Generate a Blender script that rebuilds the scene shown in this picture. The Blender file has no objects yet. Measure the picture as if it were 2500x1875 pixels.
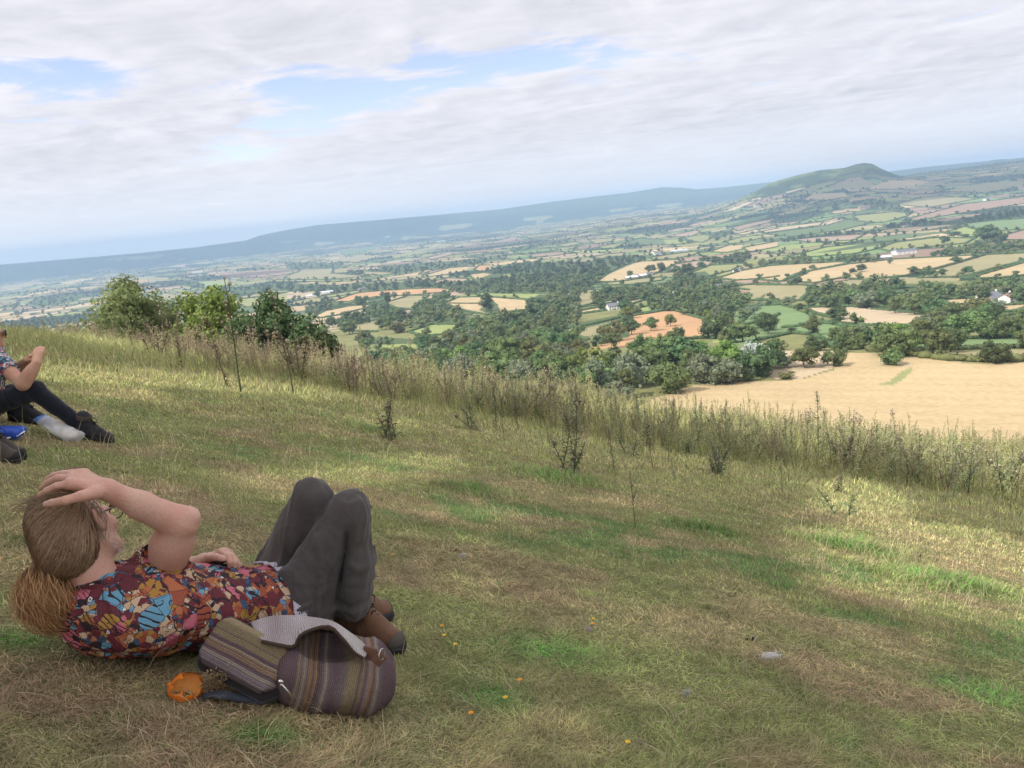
import bpy, bmesh, math, random
import numpy as np
from mathutils import Vector, Matrix
random.seed(7)
RNG = np.random.default_rng(11)
scene = bpy.context.scene
COL = scene.collection
R = math.radians
# ------------------------------------------------------------------ camera frame (the eye is the origin)
FPX = 1880.0
ROLL = R(5.6)
PITCH = math.atan(415.5 / FPX)
_F = np.array([0, math.cos(PITCH), -math.sin(PITCH)])
_U0 = np.array([0, math.sin(PITCH), math.cos(PITCH)])
_R0 = np.array([1.0, 0, 0])
_U = _U0 * math.cos(ROLL) + _R0 * math.sin(ROLL)
_Rt = _R0 * math.cos(ROLL) - _U0 * math.sin(ROLL)

def ray(px, py):
    px = np.asarray(px, float); py = np.asarray(py, float)
    a = (px - 1250) / FPX; b = -(py - 937.5) / FPX
    return a[..., None] * _Rt + b[..., None] * _U + _F

def P(px, py, depth):
    return ray(px, py) * depth

def proj(p):
    p = np.asarray(p, float)
    f = p @ _F
    f = np.where(np.abs(f) < 1e-6, 1e-6, f)
    return 1250 + FPX * (p @ _Rt) / f, 937.5 - FPX * (p @ _U) / f, f

# ------------------------------------------------------------------ object helpers
def new_mesh(name, verts, faces, smooth=True):
    me = bpy.data.meshes.new(name)
    verts = np.asarray(verts, dtype=np.float32)
    if isinstance(faces, np.ndarray):
        n, k = faces.shape
        me.vertices.add(len(verts)); me.vertices.foreach_set('co', verts.ravel())
        me.loops.add(n * k); me.loops.foreach_set('vertex_index', faces.astype(np.int32).ravel())
        me.polygons.add(n); me.polygons.foreach_set('loop_start', np.arange(0, n * k, k, dtype=np.int32))
        me.polygons.foreach_set('loop_total', np.full(n, k, dtype=np.int32))
        me.update(calc_edges=True)
    else:
        me.from_pydata([tuple(map(float, v)) for v in verts], [], faces); me.update()
    if smooth:
        me.polygons.foreach_set('use_smooth', np.ones(len(me.polygons), dtype=bool))
    return me

def link(name, me, mat=None, parent=None, loc=None):
    o = bpy.data.objects.new(name, me); COL.objects.link(o)
    if mat is not None and me is not None and len(me.materials) == 0: me.materials.append(mat)
    if parent is not None: o.parent = parent
    if loc is not None: o.location = loc
    return o

def tag(o, label=None, cat=None, group=None, kind=None):
    if label: o['label'] = label
    if cat: o['category'] = cat
    if group: o['group'] = group
    if kind: o['kind'] = kind
    return o

def empty(name, loc=(0, 0, 0), rz=0.0):
    o = bpy.data.objects.new(name, None); COL.objects.link(o)
    o.location = loc; o.rotation_euler = (0, 0, rz); o.empty_display_size = .1
    return o

def copy_tree(o, parent=None):
    c = o.copy(); COL.objects.link(c)
    if parent is not None: c.parent = parent
    for ch in list(o.children): copy_tree(ch, c)
    return c

def set_col(me, cols, name='Col'):
    a = me.color_attributes.new(name, 'FLOAT_COLOR', 'POINT')
    c = np.ones((len(me.vertices), 4), np.float32); c[:, :3] = cols
    a.data.foreach_set('color', c.ravel())

# ------------------------------------------------------------------ value noise (numpy)
def _hash(ix, iy, iz=0):
    h = (ix.astype(np.int64) * 374761393 + iy.astype(np.int64) * 668265263 + np.asarray(iz).astype(np.int64) * 2147483647 + 1013904223) & 0xFFFFFFFF
    h = ((h ^ (h >> 13)) * 1274126177) & 0xFFFFFFFF
    h = h ^ (h >> 16)
    return (h & 0xFFFFFF) / float(0xFFFFFF)

def vnoise(x, y, seed=0):
    x = np.asarray(x, float); y = np.asarray(y, float)
    ix = np.floor(x); iy = np.floor(y); fx = x - ix; fy = y - iy
    fx = fx * fx * (3 - 2 * fx); fy = fy * fy * (3 - 2 * fy)
    ix = ix + seed * 57; iy = iy - seed * 131
    a = _hash(ix, iy); b = _hash(ix + 1, iy); c = _hash(ix, iy + 1); d = _hash(ix + 1, iy + 1)
    return (a * (1 - fx) + b * fx) * (1 - fy) + (c * (1 - fx) + d * fx) * fy

def fbm(x, y, seed=0, oct=4):
    s = 0; amp = .5; t = 0
    for i in range(oct):
        s = s + amp * vnoise(x * 2 ** i, y * 2 ** i, seed + i); t += amp; amp *= .5
    return s / t

def sstep(a, b, x):
    t = np.clip((x - a) / (b - a), 0, 1); return t * t * (3 - 2 * t)

# ------------------------------------------------------------------ materials
def mat_new(name):
    m = bpy.data.materials.new(name); m.use_nodes = True
    nt = m.node_tree; b = nt.nodes['Principled BSDF']
    return m, nt, b

def N(nt, t, **kw):
    n = nt.nodes.new(t)
    for k, v in kw.items():
        if k in n.inputs: n.inputs[k].default_value = v
        else: setattr(n, k, v)
    return n

def simple(name, col, rough=.8, spec=.3, var=.0, scale=8, bump=0.0, bscale=60, metal=0, sss=0):
    m, nt, b = mat_new(name)
    b.inputs['Roughness'].default_value = rough
    b.inputs['Specular IOR Level'].default_value = spec
    b.inputs['Metallic'].default_value = metal
    L = nt.links.new
    tc = N(nt, 'ShaderNodeTexCoord')
    if var > 0:
        no = N(nt, 'ShaderNodeTexNoise', Scale=scale, Detail=5.0)
        L(tc.outputs['Object'], no.inputs['Vector'])
        mx = N(nt, 'ShaderNodeMix', data_type='RGBA')
        L(no.outputs['Fac'], mx.inputs[0])
        mx.inputs[6].default_value = (*[c * (1 - var) for c in col], 1)
        mx.inputs[7].default_value = (*[min(1, c * (1 + var)) for c in col], 1)
        L(mx.outputs[2], b.inputs['Base Color'])
    else:
        b.inputs['Base Color'].default_value = (*col, 1)
    if sss > 0:
        b.inputs['Subsurface Weight'].default_value = sss
        b.inputs['Subsurface Radius'].default_value = (.01, .004, .002)
        b.inputs['Subsurface Scale'].default_value = 1.0
    if bump > 0:
        n2 = N(nt, 'ShaderNodeTexNoise', Scale=bscale, Detail=4.0)
        L(tc.outputs['Object'], n2.inputs['Vector'])
        bp = N(nt, 'ShaderNodeBump', Strength=bump, Distance=.01)
        L(n2.outputs['Fac'], bp.inputs['Height']); L(bp.outputs[0], b.inputs['Normal'])
    return m

def colattr_mat(name, rough=.9, spec=.2, trans=0.0, attr='Col', var=0.0, scale=3.0):
    m, nt, b = mat_new(name); L = nt.links.new
    a = N(nt, 'ShaderNodeVertexColor', layer_name=attr)
    src = a.outputs['Color']
    if var > 0:
        no = N(nt, 'ShaderNodeTexNoise', Scale=scale, Detail=6.0)
        tc = N(nt, 'ShaderNodeTexCoord'); L(tc.outputs['Object'], no.inputs['Vector'])
        mr = N(nt, 'ShaderNodeMapRange'); mr.inputs[3].default_value = 1 - var; mr.inputs[4].default_value = 1 + var
        mr.inputs[1].default_value = .3; mr.inputs[2].default_value = .7
        L(no.outputs['Fac'], mr.inputs[0])
        mm = N(nt, 'ShaderNodeVectorMath', operation='SCALE')
        L(src, mm.inputs[0]); L(mr.outputs[0], mm.inputs['Scale'])
        src = mm.outputs[0]
    L(src, b.inputs['Base Color'])
    b.inputs['Roughness'].default_value = rough; b.inputs['Specular IOR Level'].default_value = spec
    if trans > 0:
        tr = N(nt, 'ShaderNodeBsdfTranslucent'); L(src, tr.inputs['Color'])
        mx = N(nt, 'ShaderNodeMixShader'); mx.inputs[0].default_value = trans
        L(b.outputs[0], mx.inputs[1]); L(tr.outputs[0], mx.inputs[2])
        L(mx.outputs[0], nt.nodes['Material Output'].inputs[0])
    return m

# ------------------------------------------------------------------ signed distance modelling
def smin(a, b, k):
    h = np.clip(.5 + .5 * (b - a) / k, 0, 1)
    return b * (1 - h) + a * h - k * h * (1 - h)

def cap(p, a, b, ra, rb):
    a = np.asarray(a, float); b = np.asarray(b, float); ab = b - a
    t = np.clip(((p - a) @ ab) / max(ab @ ab, 1e-9), 0, 1)
    d = np.linalg.norm(p - (a + t[..., None] * ab), axis=-1)
    return d - (ra + (rb - ra) * t)

def ell(p, c, axes, rad):
    """axes: 3x3 rows = unit axes"""
    q = (p - np.asarray(c, float)) @ np.asarray(axes, float).T
    rad = np.asarray(rad, float)
    k0 = np.linalg.norm(q / rad, axis=-1); k1 = np.linalg.norm(q / rad ** 2, axis=-1)
    return k0 * (k0 - 1) / np.maximum(k1, 1e-6)

def frame(fwd, up):
    f = np.asarray(fwd, float); f = f / np.linalg.norm(f)
    u = np.asarray(up, float); u = u - f * (u @ f); u = u / np.linalg.norm(u)
    return np.array([np.cross(f, u), f, u])     # right, forward, up

def surface_nets(fn, lo, hi, h, lip=1.7):
    lo = np.asarray(lo, float); hi = np.asarray(hi, float)
    B = 10
    nb = np.ceil((hi - lo) / (h * B)).astype(int); n = nb * B
    xs = [lo[i] + h * np.arange(n[i]) for i in range(3)]
    bc = np.stack(np.meshgrid(*[lo[i] + h * (B * np.arange(nb[i]) + (B - 1) / 2) for i in range(3)], indexing='ij'), -1)
    d = fn(bc.reshape(-1, 3)).reshape(nb)
    V = np.repeat(np.repeat(np.repeat(d.astype(np.float32), B, 0), B, 1), B, 2)
    rad = h * B * .5 * 1.74 * lip
    act_b = np.argwhere(np.abs(d) < rad)
    off = np.stack(np.meshgrid(*[np.arange(B)] * 3, indexing='ij'), -1).reshape(-1, 3)
    for c0 in range(0, len(act_b), 200):
        blk = act_b[c0:c0 + 200]
        ii = (blk[:, None, :] * B + off[None]).reshape(-1, 3)
        V[tuple(ii.T)] = fn(lo + h * ii)
    S = V < 0
    c = [S[:-1, :-1, :-1], S[1:, :-1, :-1], S[:-1, 1:, :-1], S[1:, 1:, :-1], S[:-1, :-1, 1:], S[1:, :-1, 1:], S[:-1, 1:, 1:], S[1:, 1:, 1:]]
    cnt = sum(a.astype(np.int8) for a in c)
    act = (cnt > 0) & (cnt < 8)
    idx = np.argwhere(act)
    vid = -np.ones(act.shape, np.int64); vid[act] = np.arange(len(idx))
    corners = [(0, 0, 0), (1, 0, 0), (0, 1, 0), (1, 1, 0), (0, 0, 1), (1, 0, 1), (0, 1, 1), (1, 1, 1)]
    edges = [(0, 1), (2, 3), (4, 5), (6, 7), (0, 2), (1, 3), (4, 6), (5, 7), (0, 4), (1, 5), (2, 6), (3, 7)]
    acc = np.zeros((len(idx), 3)); k = np.zeros(len(idx))
    for a, b in edges:
        ca = np.array(corners[a]); cb = np.array(corners[b])
        va = V[tuple((idx + ca).T)]; vb = V[tuple((idx + cb).T)]
        m = (va < 0) != (vb < 0)
        t = np.where(m, va / np.where(m, va - vb, 1), 0)
        pt = ca + t[:, None] * (cb - ca)
        acc += np.where(m[:, None], pt, 0); k += m
    verts = lo + h * (idx + acc / k[:, None])
    faces = []
    for ax in range(3):
        u, v = (ax + 1) % 3, (ax + 2) % 3
        sl0 = [slice(None)] * 3; sl1 = [slice(None)] * 3
        sl0[ax] = slice(0, -1); sl1[ax] = slice(1, None)
        d = S[tuple(sl0)] != S[tuple(sl1)]
        pos = np.argwhere(d)
        pos = pos[(pos[:, u] > 0) & (pos[:, v] > 0) & (pos[:, u] < n[u] - 1) & (pos[:, v] < n[v] - 1)]
        if len(pos) == 0: continue
        inside = S[tuple(pos.T)]
        eu = np.zeros(3, int); eu[u] = 1; ev = np.zeros(3, int); ev[v] = 1
        q = np.stack([vid[tuple((pos - eu - ev).T)], vid[tuple((pos - ev).T)], vid[tuple(pos.T)], vid[tuple((pos - eu).T)]], 1)
        q[~inside] = q[~inside][:, ::-1]
        faces.append(q)
    F = np.concatenate(faces)
    F = F[(F >= 0).all(1)]
    return verts, F

def sdf_part(name, fn, lo, hi, h, mat, parent, colfn=None):
    v, f = surface_nets(fn, lo, hi, h)
    me = new_mesh(name, v, f)
    if colfn is not None: set_col(me, colfn(v))
    return link(name, me, mat, parent)

def tube(pts, rads, n=8, closed_ends=True):
    """tapered tube along points -> verts, faces (list of tuples)"""
    pts = [np.asarray(p, float) for p in pts]
    V = []; F = []
    ref = np.array([0.31, 0.17, 0.93])
    for i, p in enumerate(pts):
        d = pts[min(i + 1, len(pts) - 1)] - pts[max(i - 1, 0)]
        d = d / (np.linalg.norm(d) + 1e-9)
        a = np.cross(d, ref); a /= (np.linalg.norm(a) + 1e-9); b = np.cross(d, a)
        r = rads[i] if hasattr(rads, '__len__') else rads
        for j in range(n):
            t = 2 * math.pi * j / n
            V.append(p + r * (math.cos(t) * a + math.sin(t) * b))
    for i in range(len(pts) - 1):
        for j in range(n):
            F.append((i * n + j, i * n + (j + 1) % n, (i + 1) * n + (j + 1) % n, (i + 1) * n + j))
    if closed_ends:
        F.append(tuple(range(n - 1, -1, -1))); F.append(tuple((len(pts) - 1) * n + j for j in range(n)))
    return V, F

class MB:
    def __init__(s): s.v = []; s.f = []
    def add(s, V, F):
        o = len(s.v); s.v.extend([np.asarray(v, float) for v in V]); s.f.extend([tuple(i + o for i in f) for f in F]); return s
    def tube(s, pts, rads, n=8): return s.add(*tube(pts, rads, n))
    def box(s, c, half, ax=None):
        c = np.asarray(c, float); ax = np.eye(3) if ax is None else np.asarray(ax)
        V = [c + ax.T @ np.array([sx * half[0], sy * half[1], sz * half[2]]) for sx in (-1, 1) for sy in (-1, 1) for sz in (-1, 1)]
        return s.add(V, [(0, 1, 3, 2), (4, 6, 7, 5), (0, 4, 5, 1), (2, 3, 7, 6), (0, 2, 6, 4), (1, 5, 7, 3)])
    def build(s, name, mat, parent=None, smooth=True, loc=None):
        me = new_mesh(name, s.v, s.f, smooth); return link(name, me, mat, parent, loc)

SUN_AZ = math.atan2(-.90, -.42); SUN_EL = R(46)
sund = np.array([math.sin(SUN_AZ) * math.cos(SUN_EL), math.cos(SUN_AZ) * math.cos(SUN_EL), math.sin(SUN_EL)])
# ------------------------------------------------------------------ terrain height
SX, SY, Z0 = .28, .21, 1.05
def near_plane(x, y): return -(Z0 + SX * x + SY * y)
_tx = np.array([-2500, -900, 0, 600, 1250, 1700, 1900, 2100, 2300, 2500, 3400, 5000.])
_ta = np.arctan((_tx - 1250) / FPX)
_tr = np.log(np.array([170, 300, 640, 1250, 2500, 3500, 4500, 5400, 6500, 8000, 12500.]))
_tz = np.array([
    [-52, -66, -104, -132, -165, -180, -186, -190, -192, -192, -192],
    [-52, -66, -104, -132, -165, -180, -186, -190, -192, -192, -192],
    [-52, -66, -104, -132, -165, -180, -186, -190, -192, -192, -192],
    [-54, -66, -102, -130, -162, -178, -186, -190, -190, -188, -188],
    [-56, -63, -100, -126, -160, -172, -180, -184, -184, -180, -180],
    [-57, -62, -98, -124, -155, -160, -150, -135, -120, -120, -120],
    [-57, -62, -98, -122, -152, -140, -95, -60, -60, -80, -80],
    [-57, -62, -96, -120, -146, -122, -50, 0, -20, -60, -60],
    [-57, -62, -96, -120, -146, -126, -80, -40, -10, 0, 0],
    [-57, -62, -96, -120, -144, -128, -95, -50, 0, 20, 20],
    [-57, -62, -96, -120, -144, -130, -100, -50, 0, 20, 20],
    [-57, -62, -96, -120, -144, -130, -100, -50, 0, 20, 20.]])
_sky_far = [(-700, 718), (0, 646), (221, 628), (348, 617), (475, 604), (601, 587), (633, 575), (696, 562), (777, 549), (935, 536), (1061, 525), (1220, 511),
            (1350, 492), (1449, 480), (1538, 470), (1615, 457), (1664, 458), (1700, 462), (1760, 458), (1870, 446), (2000, 436), (2175, 418), (2272, 406), (2500, 385), (3000, 330)]
_sky_mid = [(1700, 520), (1850, 462), (1892, 443), (1945, 428), (1998, 416), (2061, 410), (2090, 401), (2110, 398), (2130, 400), (2154, 413), (2188, 427), (2226, 437), (2300, 452), (2400, 470)]
_sky_back = [(2100, 470), (2190, 436), (2226, 427), (2335, 410), (2500, 391), (3000, 340)]
def _skytab(tab):
    az = []; el = []
    for px, py in tab:
        d = ray(px, py); az.append(math.atan2(d[0], d[1])); el.append(d[2] / math.hypot(d[0], d[1]))
    return np.array(az), np.array(el)
_SF, _SM, _SB = _skytab(_sky_far), _skytab(_sky_mid), _skytab(_sky_back)

def valley(x, y):
    r = np.hypot(x, y); th = np.arctan2(x, y)
    thc = np.clip(th, _ta[0], _ta[-1])
    lr = np.log(np.clip(r, 171, 12400))
    i = np.clip(np.searchsorted(_ta, thc) - 1, 0, len(_ta) - 2); j = np.clip(np.searchsorted(_tr, lr) - 1, 0, len(_tr) - 2)
    fi = (thc - _ta[i]) / (_ta[i + 1] - _ta[i]); fj = (lr - _tr[j]) / (_tr[j + 1] - _tr[j])
    fi = fi * fi * (3 - 2 * fi)
    z = (_tz[i, j] * (1 - fi) + _tz[i + 1, j] * fi) * (1 - fj) + (_tz[i, j + 1] * (1 - fi) + _tz[i + 1, j + 1] * fi) * fj
    a = sstep(220, 900, r) * (1 - .4 * sstep(3000, 6000, r))
    z = z + a * (16 * (fbm(x / 700, y / 700, 3, 3) - .5) + 26 * (fbm(x / 1700 + 5, y / 1700, 9, 2) - .5) * sstep(900, 2500, r))
    # the steep grassy hill and the long ridges
    el = np.interp(thc, _SM[0], _SM[1]); peak = el * 5400 - 0
    w = np.exp(-((r - 5400) / 420.) ** 2) * sstep(_SM[0][0], _SM[0][2], thc) * (1 - sstep(_SM[0][-4], _SM[0][-1], thc))
    rough = 10 * (fbm(x / 180, y / 180, 21, 3) - .5)
    z = np.maximum(z, z * (1 - w) + (peak + rough * (1 - w)) * w)
    el = np.interp(thc, _SB[0], _SB[1]); peak = el * 7600
    w = np.exp(-((r - 7600) / 700.) ** 2) * sstep(_SB[0][0], _SB[0][1], thc)
    z = np.maximum(z, z * (1 - w) + peak * w)
    el = np.interp(thc, _SF[0], _SF[1]); peak = el * 10500
    w = np.where(r < 10500, np.exp(-((r - 10500) / 950.) ** 2), np.exp(-((r - 10500) / 1500.) ** 2))
    gul = (fbm(th * 60, r / 1500, 5, 3) - .5) * 60 * w * (1 - w) * 4
    z = z * (1 - w) + peak * w + gul
    return z

def brow(th):
    """distance where the hill starts to fall away"""
    return np.interp(th, [-.62, -.45, -.2, 0, .25, .6], [50, 34, 25, 33, 36, 37])

def height_exact(x, y):
    x = np.asarray(x, float); y = np.asarray(y, float)
    r = np.hypot(x, y); th = np.arctan2(x, y)
    nx = 26 * np.tanh(x / 26.); ny = np.where(y < 0, 8 * np.tanh(y / 8.), y)
    zn = near_plane(nx, ny)
    s = np.clip(r - brow(th), 0, 400) * sstep(-6, 12, y)
    zn = zn - .0033 * s ** 2 / (1 + s / 60.)
    zn = zn + .05 * (fbm(x * .8, y * .8, 2, 3) - .5) * sstep(2.5, 6, r) + .35 * (fbm(x / 6, y / 6, 4, 2) - .5) * sstep(5, 12, r)
    zn = zn + .42 * sstep(13, 28, r) * sstep(-.12, .15, th)
    w = sstep(60, 185, r)
    zv = valley(x, y)
    front = sstep(-200, 100, y)
    zv = zv * front + (1 - front) * (-10)
    return zn * (1 - w) + zv * w

_ht = np.linspace(-1.1, 1.1, 900); _hr = np.linspace(math.log(20), math.log(16000), 1100)
_hT, _hR = np.meshgrid(_ht, np.exp(_hr), indexing='ij')
_hZ = height_exact(_hR * np.sin(_hT), _hR * np.cos(_hT))
def height(x, y):
    """table look-up of the same surface beyond 22 m, exact close by"""
    x = np.asarray(x, float); y = np.asarray(y, float)
    shp = x.shape; x = x.ravel(); y = y.ravel()
    r = np.hypot(x, y); th = np.arctan2(x, y)
    ft = (th + 1.1) / 2.2 * 899; fr = (np.log(np.maximum(r, 1)) - _hr[0]) / (_hr[-1] - _hr[0]) * 1099
    tab = (r > 22) & (np.abs(th) < 1.09) & (r < 15900)
    i = np.clip(ft.astype(int), 0, 898); j = np.clip(fr.astype(int), 0, 1098); a = ft - i; b = fr - j
    z = (_hZ[i, j] * (1 - a) + _hZ[i + 1, j] * a) * (1 - b) + (_hZ[i, j + 1] * (1 - a) + _hZ[i + 1, j + 1] * a) * b
    k = np.where(~tab)[0]
    if len(k): z[k] = height_exact(x[k], y[k])
    return z.reshape(shp)

def ground_hit(px, py, rmin=1.0, rmax=13000):
    """distance-march of picture rays onto the terrain: returns xyz (nan when it misses)"""
    px = np.atleast_1d(np.asarray(px, float)); py = np.atleast_1d(np.asarray(py, float))
    d = ray(px, py); d = d / np.hypot(d[:, 0], d[:, 1])[:, None]
    out = np.full((len(px), 3), np.nan); prev = np.full(len(px), rmin); done = np.zeros(len(px), bool)
    act = np.arange(len(px))
    for r in np.exp(np.linspace(math.log(rmin), math.log(rmax), 330)):
        p = d[act] * r
        below = p[:, 2] < height(p[:, 0], p[:, 1])
        if below.any():
            ib = act[below]; lo = prev[ib]; hi = np.full(len(ib), r)
            for _ in range(12):
                m = (lo + hi) / 2; q = d[ib] * m[:, None]
                b = q[:, 2] < height(q[:, 0], q[:, 1])
                hi = np.where(b, m, hi); lo = np.where(b, lo, m)
            out[ib] = d[ib] * hi[:, None]
            act = act[~below]
        prev[act] = r
        if len(act) == 0: break
    return out

def pip(px, py, poly):
    inside = np.zeros(px.shape, bool); n = len(poly)
    for i in range(n):
        x1, y1 = poly[i]; x2, y2 = poly[(i + 1) % n]
        if y1 == y2: continue
        c = ((y1 > py) != (y2 > py)) & (px < (x2 - x1) * (py - y1) / (y2 - y1) + x1)
        inside ^= c
    return inside

CR = {4: (1250, 400, .3315), 5: (1850, 350, .4221), 6: (0, 560, .3165), 7: (650, 440, .3165)}
def cpx(c, pts):
    ox, oy, s = CR[c]; return [(ox + x * s, oy + y * s) for x, y in pts]

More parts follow.
